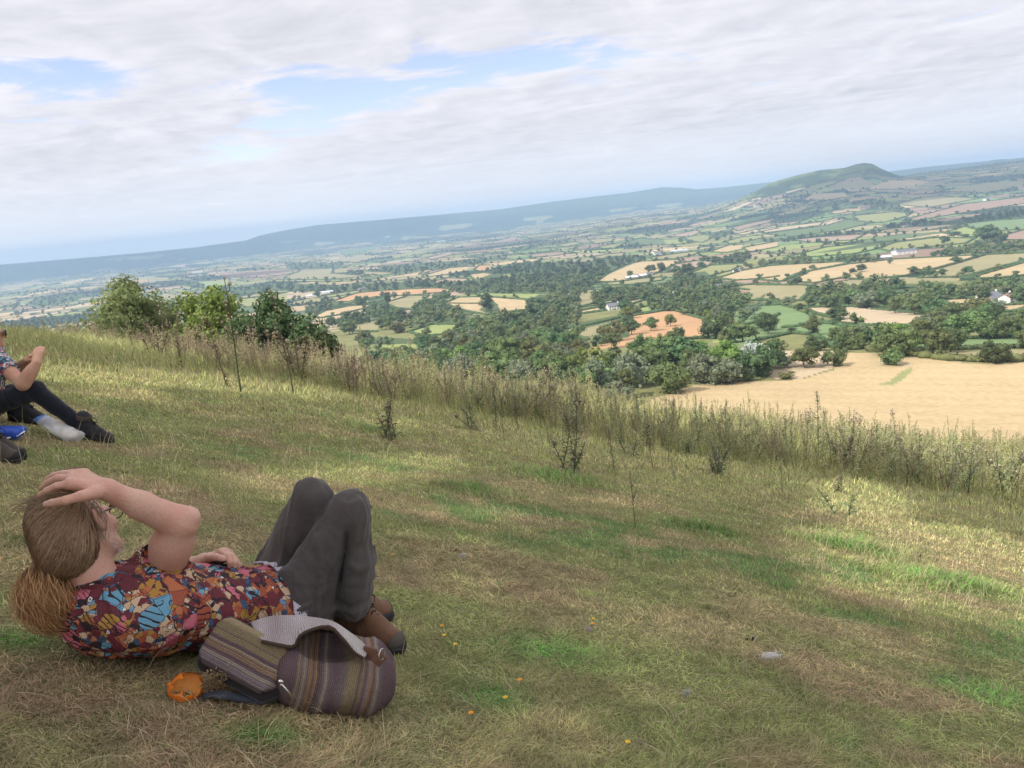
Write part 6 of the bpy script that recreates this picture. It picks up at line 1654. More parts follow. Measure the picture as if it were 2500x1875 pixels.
    if glasses:
        mb = MB()
        for s in (-1, 1):
            c = Hh(s * .034, .108, .006); mb.box(c, (.031, .005, .022), HA); mb.tube([c + hr * s * .03, Hh(s * .082, .03, .012), Hh(s * .083, -.01, .006)], .0035, 6)
        mb.box(Hh(0, .108, .014), (.008, .004, .004), HA); gg = mb.build('sunglasses', M_LENS, root); bv = gg.modifiers.new('bevel', 'BEVEL'); bv.width = .004; bv.segments = 2
    return root

def floral_mat():
    m, nt, b = mat_new('speckled_floral_top'); L = nt.links.new; tc = N(nt, 'ShaderNodeTexCoord')
    v = N(nt, 'ShaderNodeTexVoronoi'); v.inputs['Scale'].default_value = 75; L(tc.outputs['Object'], v.inputs['Vector']); sp = N(nt, 'ShaderNodeSeparateColor'); L(v.outputs['Color'], sp.inputs[0])
    r = N(nt, 'ShaderNodeValToRGB'); r.color_ramp.interpolation = 'CONSTANT'; e = r.color_ramp.elements
    cs = [(.03, .05, .10), (.05, .22, .22), (.40, .05, .09), (.55, .45, .45), (.03, .04, .08), (.10, .28, .34), (.5, .14, .2), (.6, .55, .5), (.03, .05, .1)]
    e[0].color = (*cs[0], 1); e[1].position = 1 / 9; e[1].color = (*cs[1], 1)
    for i in range(2, 9): q = e.new(i / 9); q.color = (*cs[i], 1)
    L(sp.outputs[0], r.inputs[0]); L(r.outputs[0], b.inputs['Base Color']); b.inputs['Roughness'].default_value = .9; return m
M_FLORAL = floral_mat()
JW = dict(shN=(-12, 874, 5.45), shF=(-30, 868, 5.80), hip=(-62, 1000, 5.62), head=(-30, 815, 5.60), elN=(56, 938, 5.32), wrN=(90, 886, 5.34), tipN=(96, 850, 5.40), elF=(36, 905, 5.62), wrF=(66, 880, 5.52), tipF=(92, 861, 5.46),
          knN=(86, 953, 5.42), anN=(184, 1030, 5.66), toN=(240, 1042, 5.70), knF=(30, 960, 5.85), anF=(38, 1022, 5.86), toF=(76, 1034, 5.90))
seated('person', 'person in sunglasses and speckled floral top sitting on the grass at the left edge, eating', JW, (M_SKIN2, M_FLORAL, M_NAVY, M_WHITEHAIR, (M_DKBOOT, M_BLACK, M_GREYBOOT, M_BLACK)), .0085)
def off(base, dx, dy): return base
JT = dict(shN=(-330, 1000, 4.3), shF=(-350, 985, 4.75), hip=(-420, 1130, 4.5), head=(-335, 915, 4.5), elN=(-250, 1080, 4.2), wrN=(-170, 1060, 4.3), tipN=(-140, 1055, 4.35), elF=(-260, 1070, 4.8), wrF=(-180, 1050, 4.7), tipF=(-150, 1045, 4.6),
          knN=(-190, 1050, 4.30), anN=(-50, 1120, 4.50), toN=(60, 1140, 4.52), knF=(-180, 1030, 4.65), anF=(-36, 1098, 4.62), toF=(70, 1106, 4.62))
seated('person', 'person mostly out of frame, only dark grey boots showing at the left edge', JT, (M_SKIN2, cloth_mat('dull_green_top', (.06, .07, .05)), M_NAVY, M_HAIR, (M_GREYBOOT, M_BLACK, M_BLACK, M_BLACK)), .012, glasses=False, hairlen=False)

# food held in the hands, plastic bread bag, blue cool bag
o_ = P(86, 862, 5.40); mb = MB(); mb.tube([np.array([-.02, 0, 0]), np.array([0, 0, .006]), np.array([.022, 0, .004])], [.010, .016, .011], 10)
f_ = mb.build('bread_roll', simple('bread_crust', (.55, .40, .24), .8, .2, .2, 60), loc=tuple(o_)); tag(f_, 'small piece of bread held up in the hands of the person in sunglasses', 'food')

def build_bread_bag():
    a = at(98, 1021, .10); b = at(184, 1068, .035); root = empty('bread_bag', tuple(at(140, 1052, 0))); rl = np.array(root.location); tag(root, 'clear plastic bread bag with blue top propped on the grass by the boots', 'plastic bag')
    X = b - a; L_ = np.linalg.norm(X); X /= L_; Y = np.cross(UP, X); Y /= np.linalg.norm(Y); Z = np.cross(X, Y); rng = np.random.default_rng(2)
    def sheet(t0, t1, w0, w1, th, n=26, crumple=.010):
        V = []; F = []; m = 20
        for i in range(n + 1):
            t = t0 + (t1 - t0) * i / n; c = a + X * L_ * t; w = w0 + (w1 - w0) * i / n
            for j in range(m):
                an = 2 * math.pi * j / m; q = c + Y * math.cos(an) * w + Z * math.sin(an) * th * (1 + .4 * t)
                q = q + Z * crumple * float(fbm(t * 9, an * 1.7, 5, 2) - .5) * 2; V.append(q - rl)
        for i in range(n):
            for j in range(m): F.append((i * m + j, i * m + (j + 1) % m, (i + 1) * m + (j + 1) % m, (i + 1) * m + j))
        F.append(tuple(range(m))); F.append(tuple(n * m + j for j in range(m)))
        return V, F
    pm = bpy.data.materials.new('thin_clear_plastic'); pm.use_nodes = True; nt = pm.node_tree; b_ = nt.nodes['Principled BSDF']; b_.inputs['Base Color'].default_value = (.92, .93, .95, 1); b_.inputs['Roughness'].default_value = .2
    tr = N(nt, 'ShaderNodeBsdfTransparent'); mx = N(nt, 'ShaderNodeMixShader'); mx.inputs[0].default_value = .45; nt.links.new(tr.outputs[0], mx.inputs[1]); nt.links.new(b_.outputs[0], mx.inputs[2]); nt.links.new(mx.outputs[0], nt.nodes['Material Output'].inputs[0])
    V, F = sheet(.12, 1.0, .055, .075, .028); link('bag_film', new_mesh('bag_film', V, F), pm, root)
    V, F = sheet(0, .12, .052, .055, .020, 5, .006); link('blue_top', new_mesh('blue_top', V, F), simple('blue_print', (.04, .16, .42), .4), root)
    c = a + X * L_ * .80; 
    def cr(p): return ell(p, c - Z * .002, np.array([X, Y, Z]), (.075, .05, .018)) + .004 * (fbm(p[:, 0] * 60, p[:, 1] * 60, 4, 2) - .5)
    v, f = surface_nets(cr, *bbox([c], .1), .006); link('bread_crust', new_mesh('bread_crust', v - rl, f), bpy.data.materials['bread_crust'], root)
build_bread_bag()
def build_blue_bag():
    c = at(10, 1056, .04); root = empty('cool_bag', tuple(c)); tag(root, 'bright blue flat bag with white edge on the grass at the left edge', 'bag')
    X = _Rt * .96 - _U * .15; X[2] *= .3; X /= np.linalg.norm(X); Y = np.cross(UP, X); Y /= np.linalg.norm(Y); Z = np.cross(X, Y); AX = np.array([X, Y, Z])
    def f(p): return rbox(p, np.zeros(3), AX, (.125, .07, .035), .03) + folds(p, (np.zeros(3), X), .006, 18, 4)
    v, fc = surface_nets(f, np.full(3, -.2), np.full(3, .2), .007); link('bag_shell', new_mesh('bag_shell', v, fc), simple('blue_nylon', (.02, .075, .42), .5, .4, .2, 20), root)
    mb = MB(); pts = [X * .105 + Y * .06 - Z * .01, X * .126 + Y * .02, X * .120 - Y * .05 - Z * .01, X * .07 - Y * .076 - Z * .018, X * .0 - Y * .076 - Z * .02]
    mb.tube(pts, .0055, 8); mb.build('white_edge', M_WHITE if 'M_WHITE' in globals() else M_LINING, root)
build_blue_bag()
# ------------------------------------------------------------------ grass blades of the near hill (one mass)
def build_grass():
    rng = np.random.default_rng(77)
    def scatter(n, r0, r1, th=.80, pw=1.0):
        u = rng.random(n); r = r0 * (r1 / r0) ** u; t = rng.uniform(-th, th, n); return r * np.sin(t), r * np.cos(t), r
    VS = []; FS = []; CS = []; off = 0
    def blades(n, r0, r1, hfun, wfun, colf, bend, segs=3, clump=None):
        nonlocal off
        x, y, r = scatter(n, r0, r1)
        if clump is not None:
            k = clump(x, y) > rng.random(n); x = x[k]; y = y[k]; r = r[k]
        n = len(x); z = height(x, y)
        H = hfun(x, y, r, n); W = wfun(r, n); a = rng.uniform(0, 6.283, n)
        # the sward lies roughly combed in patches
        comb = (fbm(x * 3.5, y * 3.5, 201, 2) - .5) * 16
        a = np.where(rng.random(n) < .55, comb + rng.normal(0, .8, n), a)
        B = bend(n); d = np.stack([np.cos(a), np.sin(a), np.zeros(n)], 1); s = np.stack([-np.sin(a + rng.normal(0, .8, n)), np.cos(a), np.zeros(n)], 1)
        base = np.stack([x, y, z - .01], 1); pts = []
        for k in range(segs + 1):
            t = k / segs; c = base + d * (H * B * t ** 1.6)[:, None] + np.array([0, 0, 1.]) * (H * (t - .45 * B * t * t) + .01)[:, None]
            w = W * (1 - t) ** .7 * .5
            if k < segs: pts += [c - s * w[:, None], c + s * w[:, None]]
            else: pts.append(c)
        V = np.stack(pts, 1); m = V.shape[1]; VS.append(V.reshape(-1, 3)); i = np.arange(n)[:, None] * m + off; F = []
        for k in range(segs - 1): F += [i + [2 * k, 2 * k + 1, 2 * k + 3], i + [2 * k, 2 * k + 3, 2 * k + 2]]
        F.append(i + [2 * segs - 2, 2 * segs - 1, 2 * segs]); FS.append(np.concatenate(F)); CS.append(np.repeat(colf(x, y, n), m, 0)); off += n * m
    straw = np.array([.50, .40, .24]); pale = np.array([.60, .51, .32])
    def base_col(x, y, n):
        c = turf_colour(x, y) * 1.6
        v = (rng.uniform(.55, 1.6, n) * (.55 + .9 * fbm(x * 11, y * 11, 240, 2)) * (.7 + .6 * fbm(x * 3.1, y * 3.1, 250, 2)))[:, None]; k = rng.random(n)
        c = np.where((k < .24)[:, None], straw * rng.uniform(.6, 1.1, n)[:, None], c * v)
        g = (k > .84)[:, None]; c = np.where(g, np.array([.20, .25, .09]) * v, c); return c
    def hgt(x, y, r, n):
        l = np.zeros(n)
        for (tx, ty, a_, b_) in TUFTS: l += np.exp(-(((x - tx) / a_) ** 2 + ((y - ty) / b_) ** 2))
        base = .013 + .018 * fbm(x * 1.7, y * 1.7, 210, 3) + .10 * np.clip(l, 0, 1) * sstep(3, 6, r) + .04 * sstep(7, 12, r)
        # flattened where people lie and sit
        return base * rng.uniform(.5, 1.5, n) * (.45 + 1.1 * fbm(x * 9, y * 9, 230, 2))
    mat_ = lambda n: rng.uniform(.7, 2.0, n)
    blades(330000, 1.15, 4.2, hgt, lambda r, n: np.maximum(.0022, .0010 * r) * rng.uniform(.7, 1.4, n), base_col, mat_)
    blades(230000, 4.2, 13, hgt, lambda r, n: .00085 * r * rng.uniform(.7, 1.5, n), base_col, lambda n: rng.uniform(.3, 1.2, n))
    blades(120000, 13, 60, lambda x, y, r, n: (.05 + .10 * fbm(x * .5, y * .5, 220, 2) + .12 * sstep(15, 22, r)) * rng.uniform(.5, 1.5, n), lambda r, n: .0009 * r * rng.uniform(.7, 1.5, n), base_col, lambda n: rng.uniform(.2, .9, n), 2)
    # long dry bents
    dry = lambda x, y, n: pale * rng.uniform(.55, 1.15, n)[:, None] * np.array([1, 1, 1])
    blades(2600, 1.2, 6, lambda x, y, r, n: rng.uniform(.04, .12, n), lambda r, n: np.full(n, .0016) + .0003 * r, dry, lambda n: rng.uniform(.4, 1.9, n), 5)
    blades(5000, 4, 30, lambda x, y, r, n: rng.uniform(.08, .28, n), lambda r, n: .0007 * r, dry, lambda n: rng.uniform(.1, .9, n), 4)
    gold = lambda x, y, n: np.array([.50, .49, .22]) * rng.uniform(.6, 1.2, n)[:, None] * (1 - .35 * (rng.random(n) < .3)[:, None] * np.array([1, .55, .8]))
    blades(60000, 14, 48, lambda x, y, r, n: rng.uniform(.16, .5, n) * sstep(14, 19, r), lambda r, n: .0008 * r, gold, lambda n: rng.uniform(.1, .8, n), 3)
    V = np.concatenate(VS); F = np.concatenate(FS); C = np.concatenate(CS)
    me = new_mesh('grass', V, F); set_col(me, C)
    o = link('grass', me, colattr_mat('grass_blades', .75, .25, .30)); tag(o, 'short dry and green pasture grass on the hillside', 'grass', kind='stuff')
    print('grass verts', len(V))
build_grass()

# ------------------------------------------------------------------ thistles
M_THG = leaf_mat('thistle_green', (.38, .41, .20), var=.3, trans=.35); M_THD = leaf_mat('thistle_dry', (.34, .27, .18), var=.3, trans=.2); M_STEM = simple('thistle_stem', (.26, .23, .14), .9, .2, .3, 8)
M_STEMD = simple('dead_stem', (.19, .13, .09), .9, .2, .3, 8); M_HEAD = simple('seed_down', (.46, .38, .29), .9, .1, .2, 40); M_PURP = simple('thistle_purple', (.30, .14, .26), .9, .1, .2, 40)
def spiky_leaf(p0, d, L_, W_, rng):
    """a jagged arching leaf strip"""
    d = d / np.linalg.norm(d); s = np.cross(d, UP) + rng.normal(0, .2, 3); s /= np.linalg.norm(s) + 1e-9
    n = 4; V = []; F = []
    for k in range(n + 1):
        t = k / n; c = p0 + d * L_ * t + UP * L_ * (.35 * t - .75 * t * t); w = W_ * (.35 + .9 * math.sin(math.pi * min(1, t * .9 + .1))) * (1.0 if k % 2 == 0 else .38) * (1 - t * .7)
        V += [c - s * w, c + s * w]
    for k in range(n): F += [(2 * k, 2 * k + 1, 2 * k + 3), (2 * k, 2 * k + 3, 2 * k + 2)]
    return V, F
def thistle_meshes(seed, nst=1, branch=6, leaves=26, H=1.0, lw=.016, ll=.12, spread=.25, heads=True):
    rng = np.random.default_rng(seed); sv = []; sf = []; lv = []; lf = []; hv = []; hf_ = []
    def ad(V, F, v, f):
        o = len(V); V.extend(v); F.extend([tuple(i + o for i in q) for q in f])
    iv, if_ = ico()
    for s in range(nst):
        b = np.array([rng.normal() * .05 * (nst > 1), rng.normal() * .05 * (nst > 1), -.03]); h = H * rng.uniform(.65, 1) if s else H
        top = b + np.array([rng.normal() * .07, rng.normal() * .07, h]) + (np.append(rng.normal(size=2), 0) * spread * .4 if nst > 1 else 0)
        pts = [b * (1 - t) + top * t + np.array([math.sin(t * 4 + s) * .012, math.cos(t * 3 + s) * .012, 0]) for t in np.linspace(0, 1, 7)]
        v, f = tube(pts, np.linspace(.007, .0028, 7), 5); ad(sv, sf, v, f); ends = [pts[-1]]
        for k in range(branch):
            t = rng.uniform(.35, .92); p = b * (1 - t) + top * t; a = rng.uniform(0, 6.28); l = rng.uniform(.08, .24) * H * (1.2 - t)
            e = p + np.array([math.cos(a) * l * .6, math.sin(a) * l * .6, l]); v, f = tube([p, (p + e) / 2 + [math.cos(a) * .02, math.sin(a) * .02, -.01], e], [.004, .003, .002], 4); ad(sv, sf, v, f); ends.append(e)
            for q in range(4):
                u = rng.uniform(.2, 1); aa = rng.uniform(0, 6.28); v, f = spiky_leaf(p * (1 - u) + e * u, np.array([math.cos(aa), math.sin(aa), .5]), ll * rng.uniform(.3, .6), lw * .7, rng); ad(lv, lf, v, f)
        for k in range(leaves):
            t = (k + rng.random()) / leaves; p = b * (1 - t) + top * t; a = k * 2.4 + rng.normal(0, .4); v, f = spiky_leaf(p, np.array([math.cos(a), math.sin(a), rng.uniform(.1, .8)]), ll * (1.25 - .8 * t) * rng.uniform(.6, 1.2), lw * (1.2 - .6 * t), rng); ad(lv, lf, v, f)
        if heads:
            for e in ends:
                r = rng.uniform(.007, .014); v = iv * [r, r, r * 1.3] * rng.uniform(.8, 1.2, (len(iv), 1)) + e; ad(hv, hf_, list(v), [tuple(q) for q in if_])
    M = lambda n, V, F: new_mesh(n, V, F, False)
    return M('stem', sv, sf), M('leaves', lv, lf), (M('flower_heads', hv, hf_) if hv else None)
THP = {}
for i in range(4): THP[('tall', i)] = thistle_meshes(10 + i, 1, 8, 44, 1.0, .020, .13)
for i in range(4): THP[('bushy', i)] = thistle_meshes(20 + i, 4, 5, 26, .8, .020, .13, .35)
for i in range(3): THP[('bare', i)] = thistle_meshes(30 + i, 1, 9, 8, 1.0, .010, .07)
for i in range(2): THP[('rosette', i)] = thistle_meshes(40 + i, 2, 2, 22, .45, .020, .16, .3, False)
THM = {}
def arr(me):
    v = np.empty(len(me.vertices) * 3, np.float32); me.vertices.foreach_get('co', v); me.calc_loop_triangles(); f = np.empty(len(me.loop_triangles) * 3, np.int32); me.loop_triangles.foreach_get('vertices', f); return v.reshape(-1, 3), f.reshape(-1, 3)
M_THS = leaf_mat('shaded_thistle_green', (.14, .17, .085), var=.3, trans=.2); M_STEMS = simple('shaded_thistle_stem', (.12, .11, .07), .9, .2, .3, 8); M_THDD = leaf_mat('withered_thistle', (.17, .12, .075), var=.3, trans=.2)  # darker green and stem for single plants, their shade put into the colour
def thistle(x, y, h, form, idx, dry, label, group, rng, lean=0.06, single=False):
    st, lv, hd = THP[(form, idx % len([k for k in THP if k[0] == form]))]
    root = empty('thistle', (x, y, float(height_exact(x, y))), rng.uniform(0, 6.28)); s = h / (.45 if form == 'rosette' else .8 if form == 'bushy' else 1.0); root.scale = ((s * 1.3, s * 1.3, s) if form in ('bushy', 'rosette') else (s * 1.05, s * 1.05, s)) if single else (s * .95, s * .95, s)
    root.rotation_euler = (rng.normal(0, lean), rng.normal(0, lean), root.rotation_euler[2])
    tag(root, label, 'thistle', group)
    pur = form == 'tall' and rng.random() < .25 and not dry
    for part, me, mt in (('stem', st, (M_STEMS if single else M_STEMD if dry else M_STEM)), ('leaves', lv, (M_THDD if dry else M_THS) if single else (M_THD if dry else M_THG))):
        k = (me.name, mt.name, pur)
        if k not in THM:
            m2 = me.copy(); m2.materials.append(mt)
            if part == 'stem' and hd is not None:      # the heads sit on the stem's own mesh
                v1, f1 = arr(st); v2, f2 = arr(hd); m2 = new_mesh('stem', np.concatenate([v1, v2]), np.concatenate([f1, f2 + len(v1)]), False)
                m2.materials.append(mt); m2.materials.append(M_PURP if pur else M_HEAD); mi = np.zeros(len(f1) + len(f2), np.int32); mi[len(f1):] = 1; m2.polygons.foreach_set('material_index', mi)
            THM[k] = m2
        link(part, THM[k], parent=root)
    return root
rg = np.random.default_rng(123)
# single plants one can point at in the photograph: base px, top py
SINGLE = [
 (945,1072,958,'bushy',0,'bushy grey green thistle standing alone left of the middle, in the shade'), (1010,985,940,'tall',0,'small upright thistle right behind the bushy one'),
 (1165,1050,968,'bushy',0,'thistle clump with dark leaves left of the centre'), (1210,1045,930,'tall',0,'thin tall thistle beside the dark clump left of the centre'), (1232,1080,1010,'tall',0,'short dark thistle before the thin tall one'),
 (1385,1160,1040,'bushy',0,'large dark thistle clump in the centre behind the lush tuft'), (1402,1150,960,'tall',0,'tallest thin stem rising from the large centre clump'), (1500,1150,1050,'tall',0,'slim dark thistle right of the large centre clump'),
 (1645,1058,985,'tall',1,'dark upright thistle at the sunny edge in the middle'), (1590,1100,1030,'tall',0,'spindly thistle below the sunny edge'), (1540,1115,1055,'rosette',0,'low thistle left of the spindly one'),
 (1820,1140,1060,'bare',1,'brown withered thistle at the shade edge'), (2000,1112,960,'tall',0,'tall branching thistle standing above the sunny band'), (2015,1115,1040,'bare',1,'withered brown stem at the foot of the tall branching thistle'), (1960,1112,1045,'bare',1,'brown curled thistle left of the tall branching one'),
 (2060,1145,1062,'bushy',0,'leafy dark thistle at the middle of the right shade edge'), (2240,1180,1055,'tall',0,'tall dark thistle in the right cluster'), (2180,1160,1105,'rosette',0,'short leafy thistle left of the right cluster'), (2285,1170,1100,'bare',1,'brown withered thistle in the right cluster'),
 (2340,1190,1130,'rosette',0,'low dark thistle right of the right cluster'), (2365,1205,1095,'tall',0,'jagged upright thistle near the right edge'), (2460,1205,1080,'bushy',0,'broad tall thistle beside the right picture edge'), (1910,1205,1130,'bare',1,'little brown dead thistle in the shaded grass'), (1970,1160,1125,'bare',1,'small brown stalk before the tall branching thistle'),
 (2060,1260,1190,'rosette',0,'pale leafy thistle in the sunlit tuft'), (1650,1180,1120,'tall',0,'thin bare thistle in the shaded middle'), (1740,1150,1095,'rosette',0,'tangled low thistle in the shaded middle'), (1550,1290,1150,'bare',0,'faint thin thistle in front of the shaded middle'),
 (592,960,690,'bare',0,'very tall thin thistle with seed heads before the dark tree'), (560,950,770,'tall',1,'dark brown thistle left of the very tall thin one'), (715,960,722,'bare',1,'tall brown dead thistle in front of the dark glossy tree'), (735,930,790,'bushy',1,'brown thistle clump beside the tall dead one'),
 (392,875,780,'bushy',1,'brown thistle at the edge of the left grass'), (245,835,690,'bare',1,'tall bare leafless stem before the pale feathery tree'), (445,905,800,'tall',1,'curved brown thistle left of the light green tree'), (860,945,868,'tall',1,'brown thistle on the edge left of the bushy one'), (330,868,790,'tall',1,'thin brown thistle below the pale feathery tree'),
]
for (bx, by, ty, form, dry, lab) in SINGLE:
    q = at(bx, by, 0); dep = proj(q)[2]; h = (by - ty) * dep / FPX / math.cos(PITCH)
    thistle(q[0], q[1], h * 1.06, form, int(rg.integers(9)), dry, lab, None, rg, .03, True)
for k in range(24):
    px = rg.uniform(1150, 2520); lo = np.interp(px, [1150, 1700, 2100, 2520], [1060, 1090, 1150, 1230]); by = lo + rg.uniform(-25, 70); q = at(px, by, 0); d_ = rg.random() < .35
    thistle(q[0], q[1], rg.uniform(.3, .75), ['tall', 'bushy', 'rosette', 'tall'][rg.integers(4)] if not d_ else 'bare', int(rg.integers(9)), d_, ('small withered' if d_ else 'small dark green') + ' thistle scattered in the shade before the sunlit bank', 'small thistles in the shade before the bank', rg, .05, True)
# the thistle bank along the brow
def band(th, kind):
    """near and far distance of the bank at an azimuth"""
    px = 1250 + FPX * math.tan(th)
    near = np.interp(px, [-100, 250, 420, 600, 900, 1300, 1700, 2100, 2500, 2700], [42, 31, 19, 14.5, 16.0, 16, 14.5, 15.0, 14.5, 14])
    far = np.interp(px, [-100, 250, 600, 900, 1300, 1700, 2100, 2500, 2700], [58, 52, 42, 36, 38, 42, 46, 48, 48]); return near, far
pts = []
while len(pts) < 3700:
    t = rg.uniform(-.66, .66); n_, f_ = band(t, 0); u = rg.random(); r = n_ + (f_ - n_) * u ** 1.15
    if rg.random() > sstep(0, .22, u) + .15: continue
    if fbm(r * math.sin(t) * .45, r * math.cos(t) * .45, 333, 3) < .36 + .16 * rg.random(): continue
    pts.append((r * math.sin(t), r * math.cos(t), r, t))
pts.sort(key=lambda p: p[2])
pts = np.array(pts)
hh = (.45 + .75 * rg.random(len(pts)) ** 1.3) * np.interp(1250 + FPX * np.tan(pts[:, 3]), [0, 500, 900], [.85, .9, 1.0]) * (.55 + .9 * fbm(pts[:, 0] * .35, pts[:, 1] * .35, 340, 2)) * np.where(rg.random(len(pts)) < .08, 1.35, 1)
pxs = 1250 + FPX * np.tan(pts[:, 3])
dryp = np.interp(pxs, [0, 700, 1100, 1500, 2600], [.7, .6, .3, .08, .05])
isdry = rg.random(len(pts)) < dryp
NB = 215
ordr = np.argsort(-hh / pts[:, 2]); solo = set(ordr[:NB].tolist())
def bandzone(px):
    if px < 420: return 'brown weeds of the bank at the far left'
    if px < 850: return 'dry thistles before the brow trees'
    if px < 1300: return 'grey thistles left of the centre of the bank'
    if px < 1750: return 'pale thistles in the middle of the bank'
    return 'sunlit green thistles on the right of the bank'
SV = []; SF = []; SC = []; o_ = 0
packs = {}
for k, (st, lv, hd) in THP.items():
    packs[k] = [arr(m) if m is not None else None for m in (st, lv, hd)]
keys_t = [k for k in THP if k[0] in ('tall', 'bushy')]; keys_d = [k for k in THP if k[0] in ('bare', 'bushy')]
for i in range(len(pts)):
    x, y, r, t = pts[i]
    ks = keys_d if isdry[i] and rg.random() < .7 else keys_t; key = ks[rg.integers(len(ks))]
    if i in solo:
        zn = bandzone(pxs[i]); thistle(x, y, hh[i] * (.8 if key[0] == 'bushy' else 1), key[0], key[1], bool(isdry[i]), ('withered ' if isdry[i] else 'green ') + {'tall': 'upright', 'bushy': 'branching', 'bare': 'thin bare'}[key[0]] + ' thistle among the ' + zn, zn, rg); continue
    a = rg.uniform(0, 6.28); ca, sa = math.cos(a), math.sin(a); Rm = np.array([[ca, sa, 0], [-sa, ca, 0], [rg.normal(0, .07), rg.normal(0, .07), 1]]); z = float(height(x, y)); s = hh[i]
    if isdry[i]: cols = ((.32, .25, .18), np.array((.46, .38, .26)), (.46, .38, .30))
    else:
        g = np.array((.54, .54, .27)) * (.75 + .5 * rg.random()); cols = ((.40, .35, .22), g, (.44, .38, .27))
    for pk, c in zip(packs[key], cols):
        if pk is None: continue
        v, f = pk; SV.append((v @ Rm) * s + [x, y, z]); SF.append(f + o_); o_ += len(v); SC.append(np.repeat((np.array(c) * rg.uniform(.85, 1.2))[None], len(v), 0))
me = new_mesh('thistles', np.concatenate(SV), np.concatenate(SF), False); set_col(me, np.concatenate(SC))
tag(link('thistles', me, colattr_mat('thistle_mass', .85, .2, .48)), 'dense bank of small thistles and weeds along the brow', 'thistles', kind='stuff'); print('thistle verts', o_)

# ------------------------------------------------------------------ small things in the grass
M_YEL = simple('yellow_petals', (.80, .48, .02), .6, .3); M_ORY = simple('orange_petals', (.80, .30, .02), .6, .3)
FL = [(1270,1660,1,'orange yellow flower in the grass, larger of the two right of the backpack'), (1234,1703,0,'yellow flower in the grass below the larger orange yellow one'), (1447,1523,1,'orange yellow flower in the green patch of the middle grass'), (1449,1511,0,'tiny yellow flower just above the orange yellow one'),
      (1085,1551,0,'yellow flower right of the brown boot'), (1079,1528,1,'small orange flower above the yellow one by the boot'), (1112,1573,0,'pale yellow flower below the one by the boot'), (959,1354,1,'small flower right of the far knee'), (1533,1812,0,'yellow flower near the bottom edge'), (411,1166,0,'yellow flower above the raised elbow'), (1150,1741,1,'faded orange flower near the bottom middle'), (287,1070,1,'yellow flower near the dark boots on the left')]
for (px, py, kd, lab) in FL:
    q = at(px, py, .035); root = empty('wild_flower', tuple(q)); tag(root, lab, 'flower'); rng = np.random.default_rng(px)
    V = []; F = []
    for k in range(9):
        a = k * 2 * math.pi / 9; d = np.array([math.cos(a), math.sin(a), .35]); s = np.array([-math.sin(a), math.cos(a), 0]); o = len(V); V += [d * .001 - s * .001, d * .006 - s * .0026, d * .0085, d * .006 + s * .0026]; F.append((o, o + 1, o + 2, o + 3))
    link('petals', new_mesh('petals', V, F), M_ORY if kd else M_YEL, root)
    mb = MB(); mb.tube([np.array([.004, 0, -.04]), np.array([0, .002, -.02]), np.array([0, 0, 0.001])], .0012, 5); mb.build('stem', M_STEM, root)
# a white tuft of wool and two pale litter scraps, a black dropping
def tuft(px, py, w, lab, name, cat, col, n=160):
    q = at(px, py, .02); rng = np.random.default_rng(px); paths = []
    for i in range(n):
        c = np.array([rng.normal() * w * .4, rng.normal() * w * .2, rng.uniform(-.01, .012)]); d = rng.normal(size=3) * [1, .6, .3]; d /= np.linalg.norm(d); l = w * rng.uniform(.2, .6); paths.append([c - d * l / 2, c + UP * .006, c + d * l / 2])
    o = strands(paths, .0010, .0006, simple(name + '_fibre_%d' % px, col, .9, .1), name, None); o.location = tuple(q); tag(o, lab, cat)
tuft(1882, 1602, .045, 'white tuft of sheep wool lying in the grass at the lower right', 'wool_tuft', 'wool', (.85, .82, .78))
tuft(1130, 1358, .022, 'little white downy tuft in the grass above the middle', 'down_tuft', 'down', (.62, .60, .56), 90); tuft(1437, 1537, .02, 'pale pinkish tuft beside the orange yellow flower', 'down_tuft', 'down', (.48, .38, .36), 80); tuft(1676, 1694, .016, 'small pale tuft at the lower middle', 'down_tuft', 'down', (.55, .58, .52), 70)
q = at(1828, 1559, .012); rng = np.random.default_rng(3); iv, if_ = ico(); V = np.concatenate([iv * .007 + rng.normal(0, .006, 3) * [1, 1, .4] for _ in range(5)]); F = np.concatenate([if_ + 12 * k for k in range(5)]); o = link('dung', new_mesh('dung', V, F), M_BLACK, loc=tuple(q)); tag(o, 'black dropping in the grass left of the white wool', 'dung')

# ------------------------------------------------------------------ the trees behind the camera that shade the foreground
def shade_mask(x, y):
    """1 where the photographed turf lies in shade"""
    q = np.stack([x, y, height(x, y)], -1); px, py, d = proj(q)
    edge = np.interp(px, [-400, 0, 130, 300, 470, 700, 900, 1100, 1300, 1700, 2000, 2250, 2500, 2900], [800, 810, 822, 868, 885, 915, 960, 985, 1010, 1040, 1120, 1165, 1225, 1300])
    m = py > edge
    def el(cx, cy, rx, ry, rot=0.10): 
        dx = px - cx; dy = (py - cy) - dx * rot; return (dx / (rx * 1.15)) ** 2 + (dy / (ry * 1.45 + 6)) ** 2 < 1
    for e in ((330, 925, 300, 12, .05), (180, 915, 190, 10, .02), (640, 950, 200, 10, .10), (250, 965, 160, 8, .03), (900, 1150, 230, 26, -.05), (620, 1165, 170, 16, 0), (700, 1220, 80, 14, 0), (1100, 1245, 120, 16, .05), (2320, 1400, 330, 78, .12), (2100, 1350, 190, 45, .08), (2100, 1228, 120, 34, .1), (2600, 1480, 200, 80, .1), (960, 1040, 70, 8, 0), (430, 1035, 90, 8, .05)):
        m &= ~el(*e)
    return m
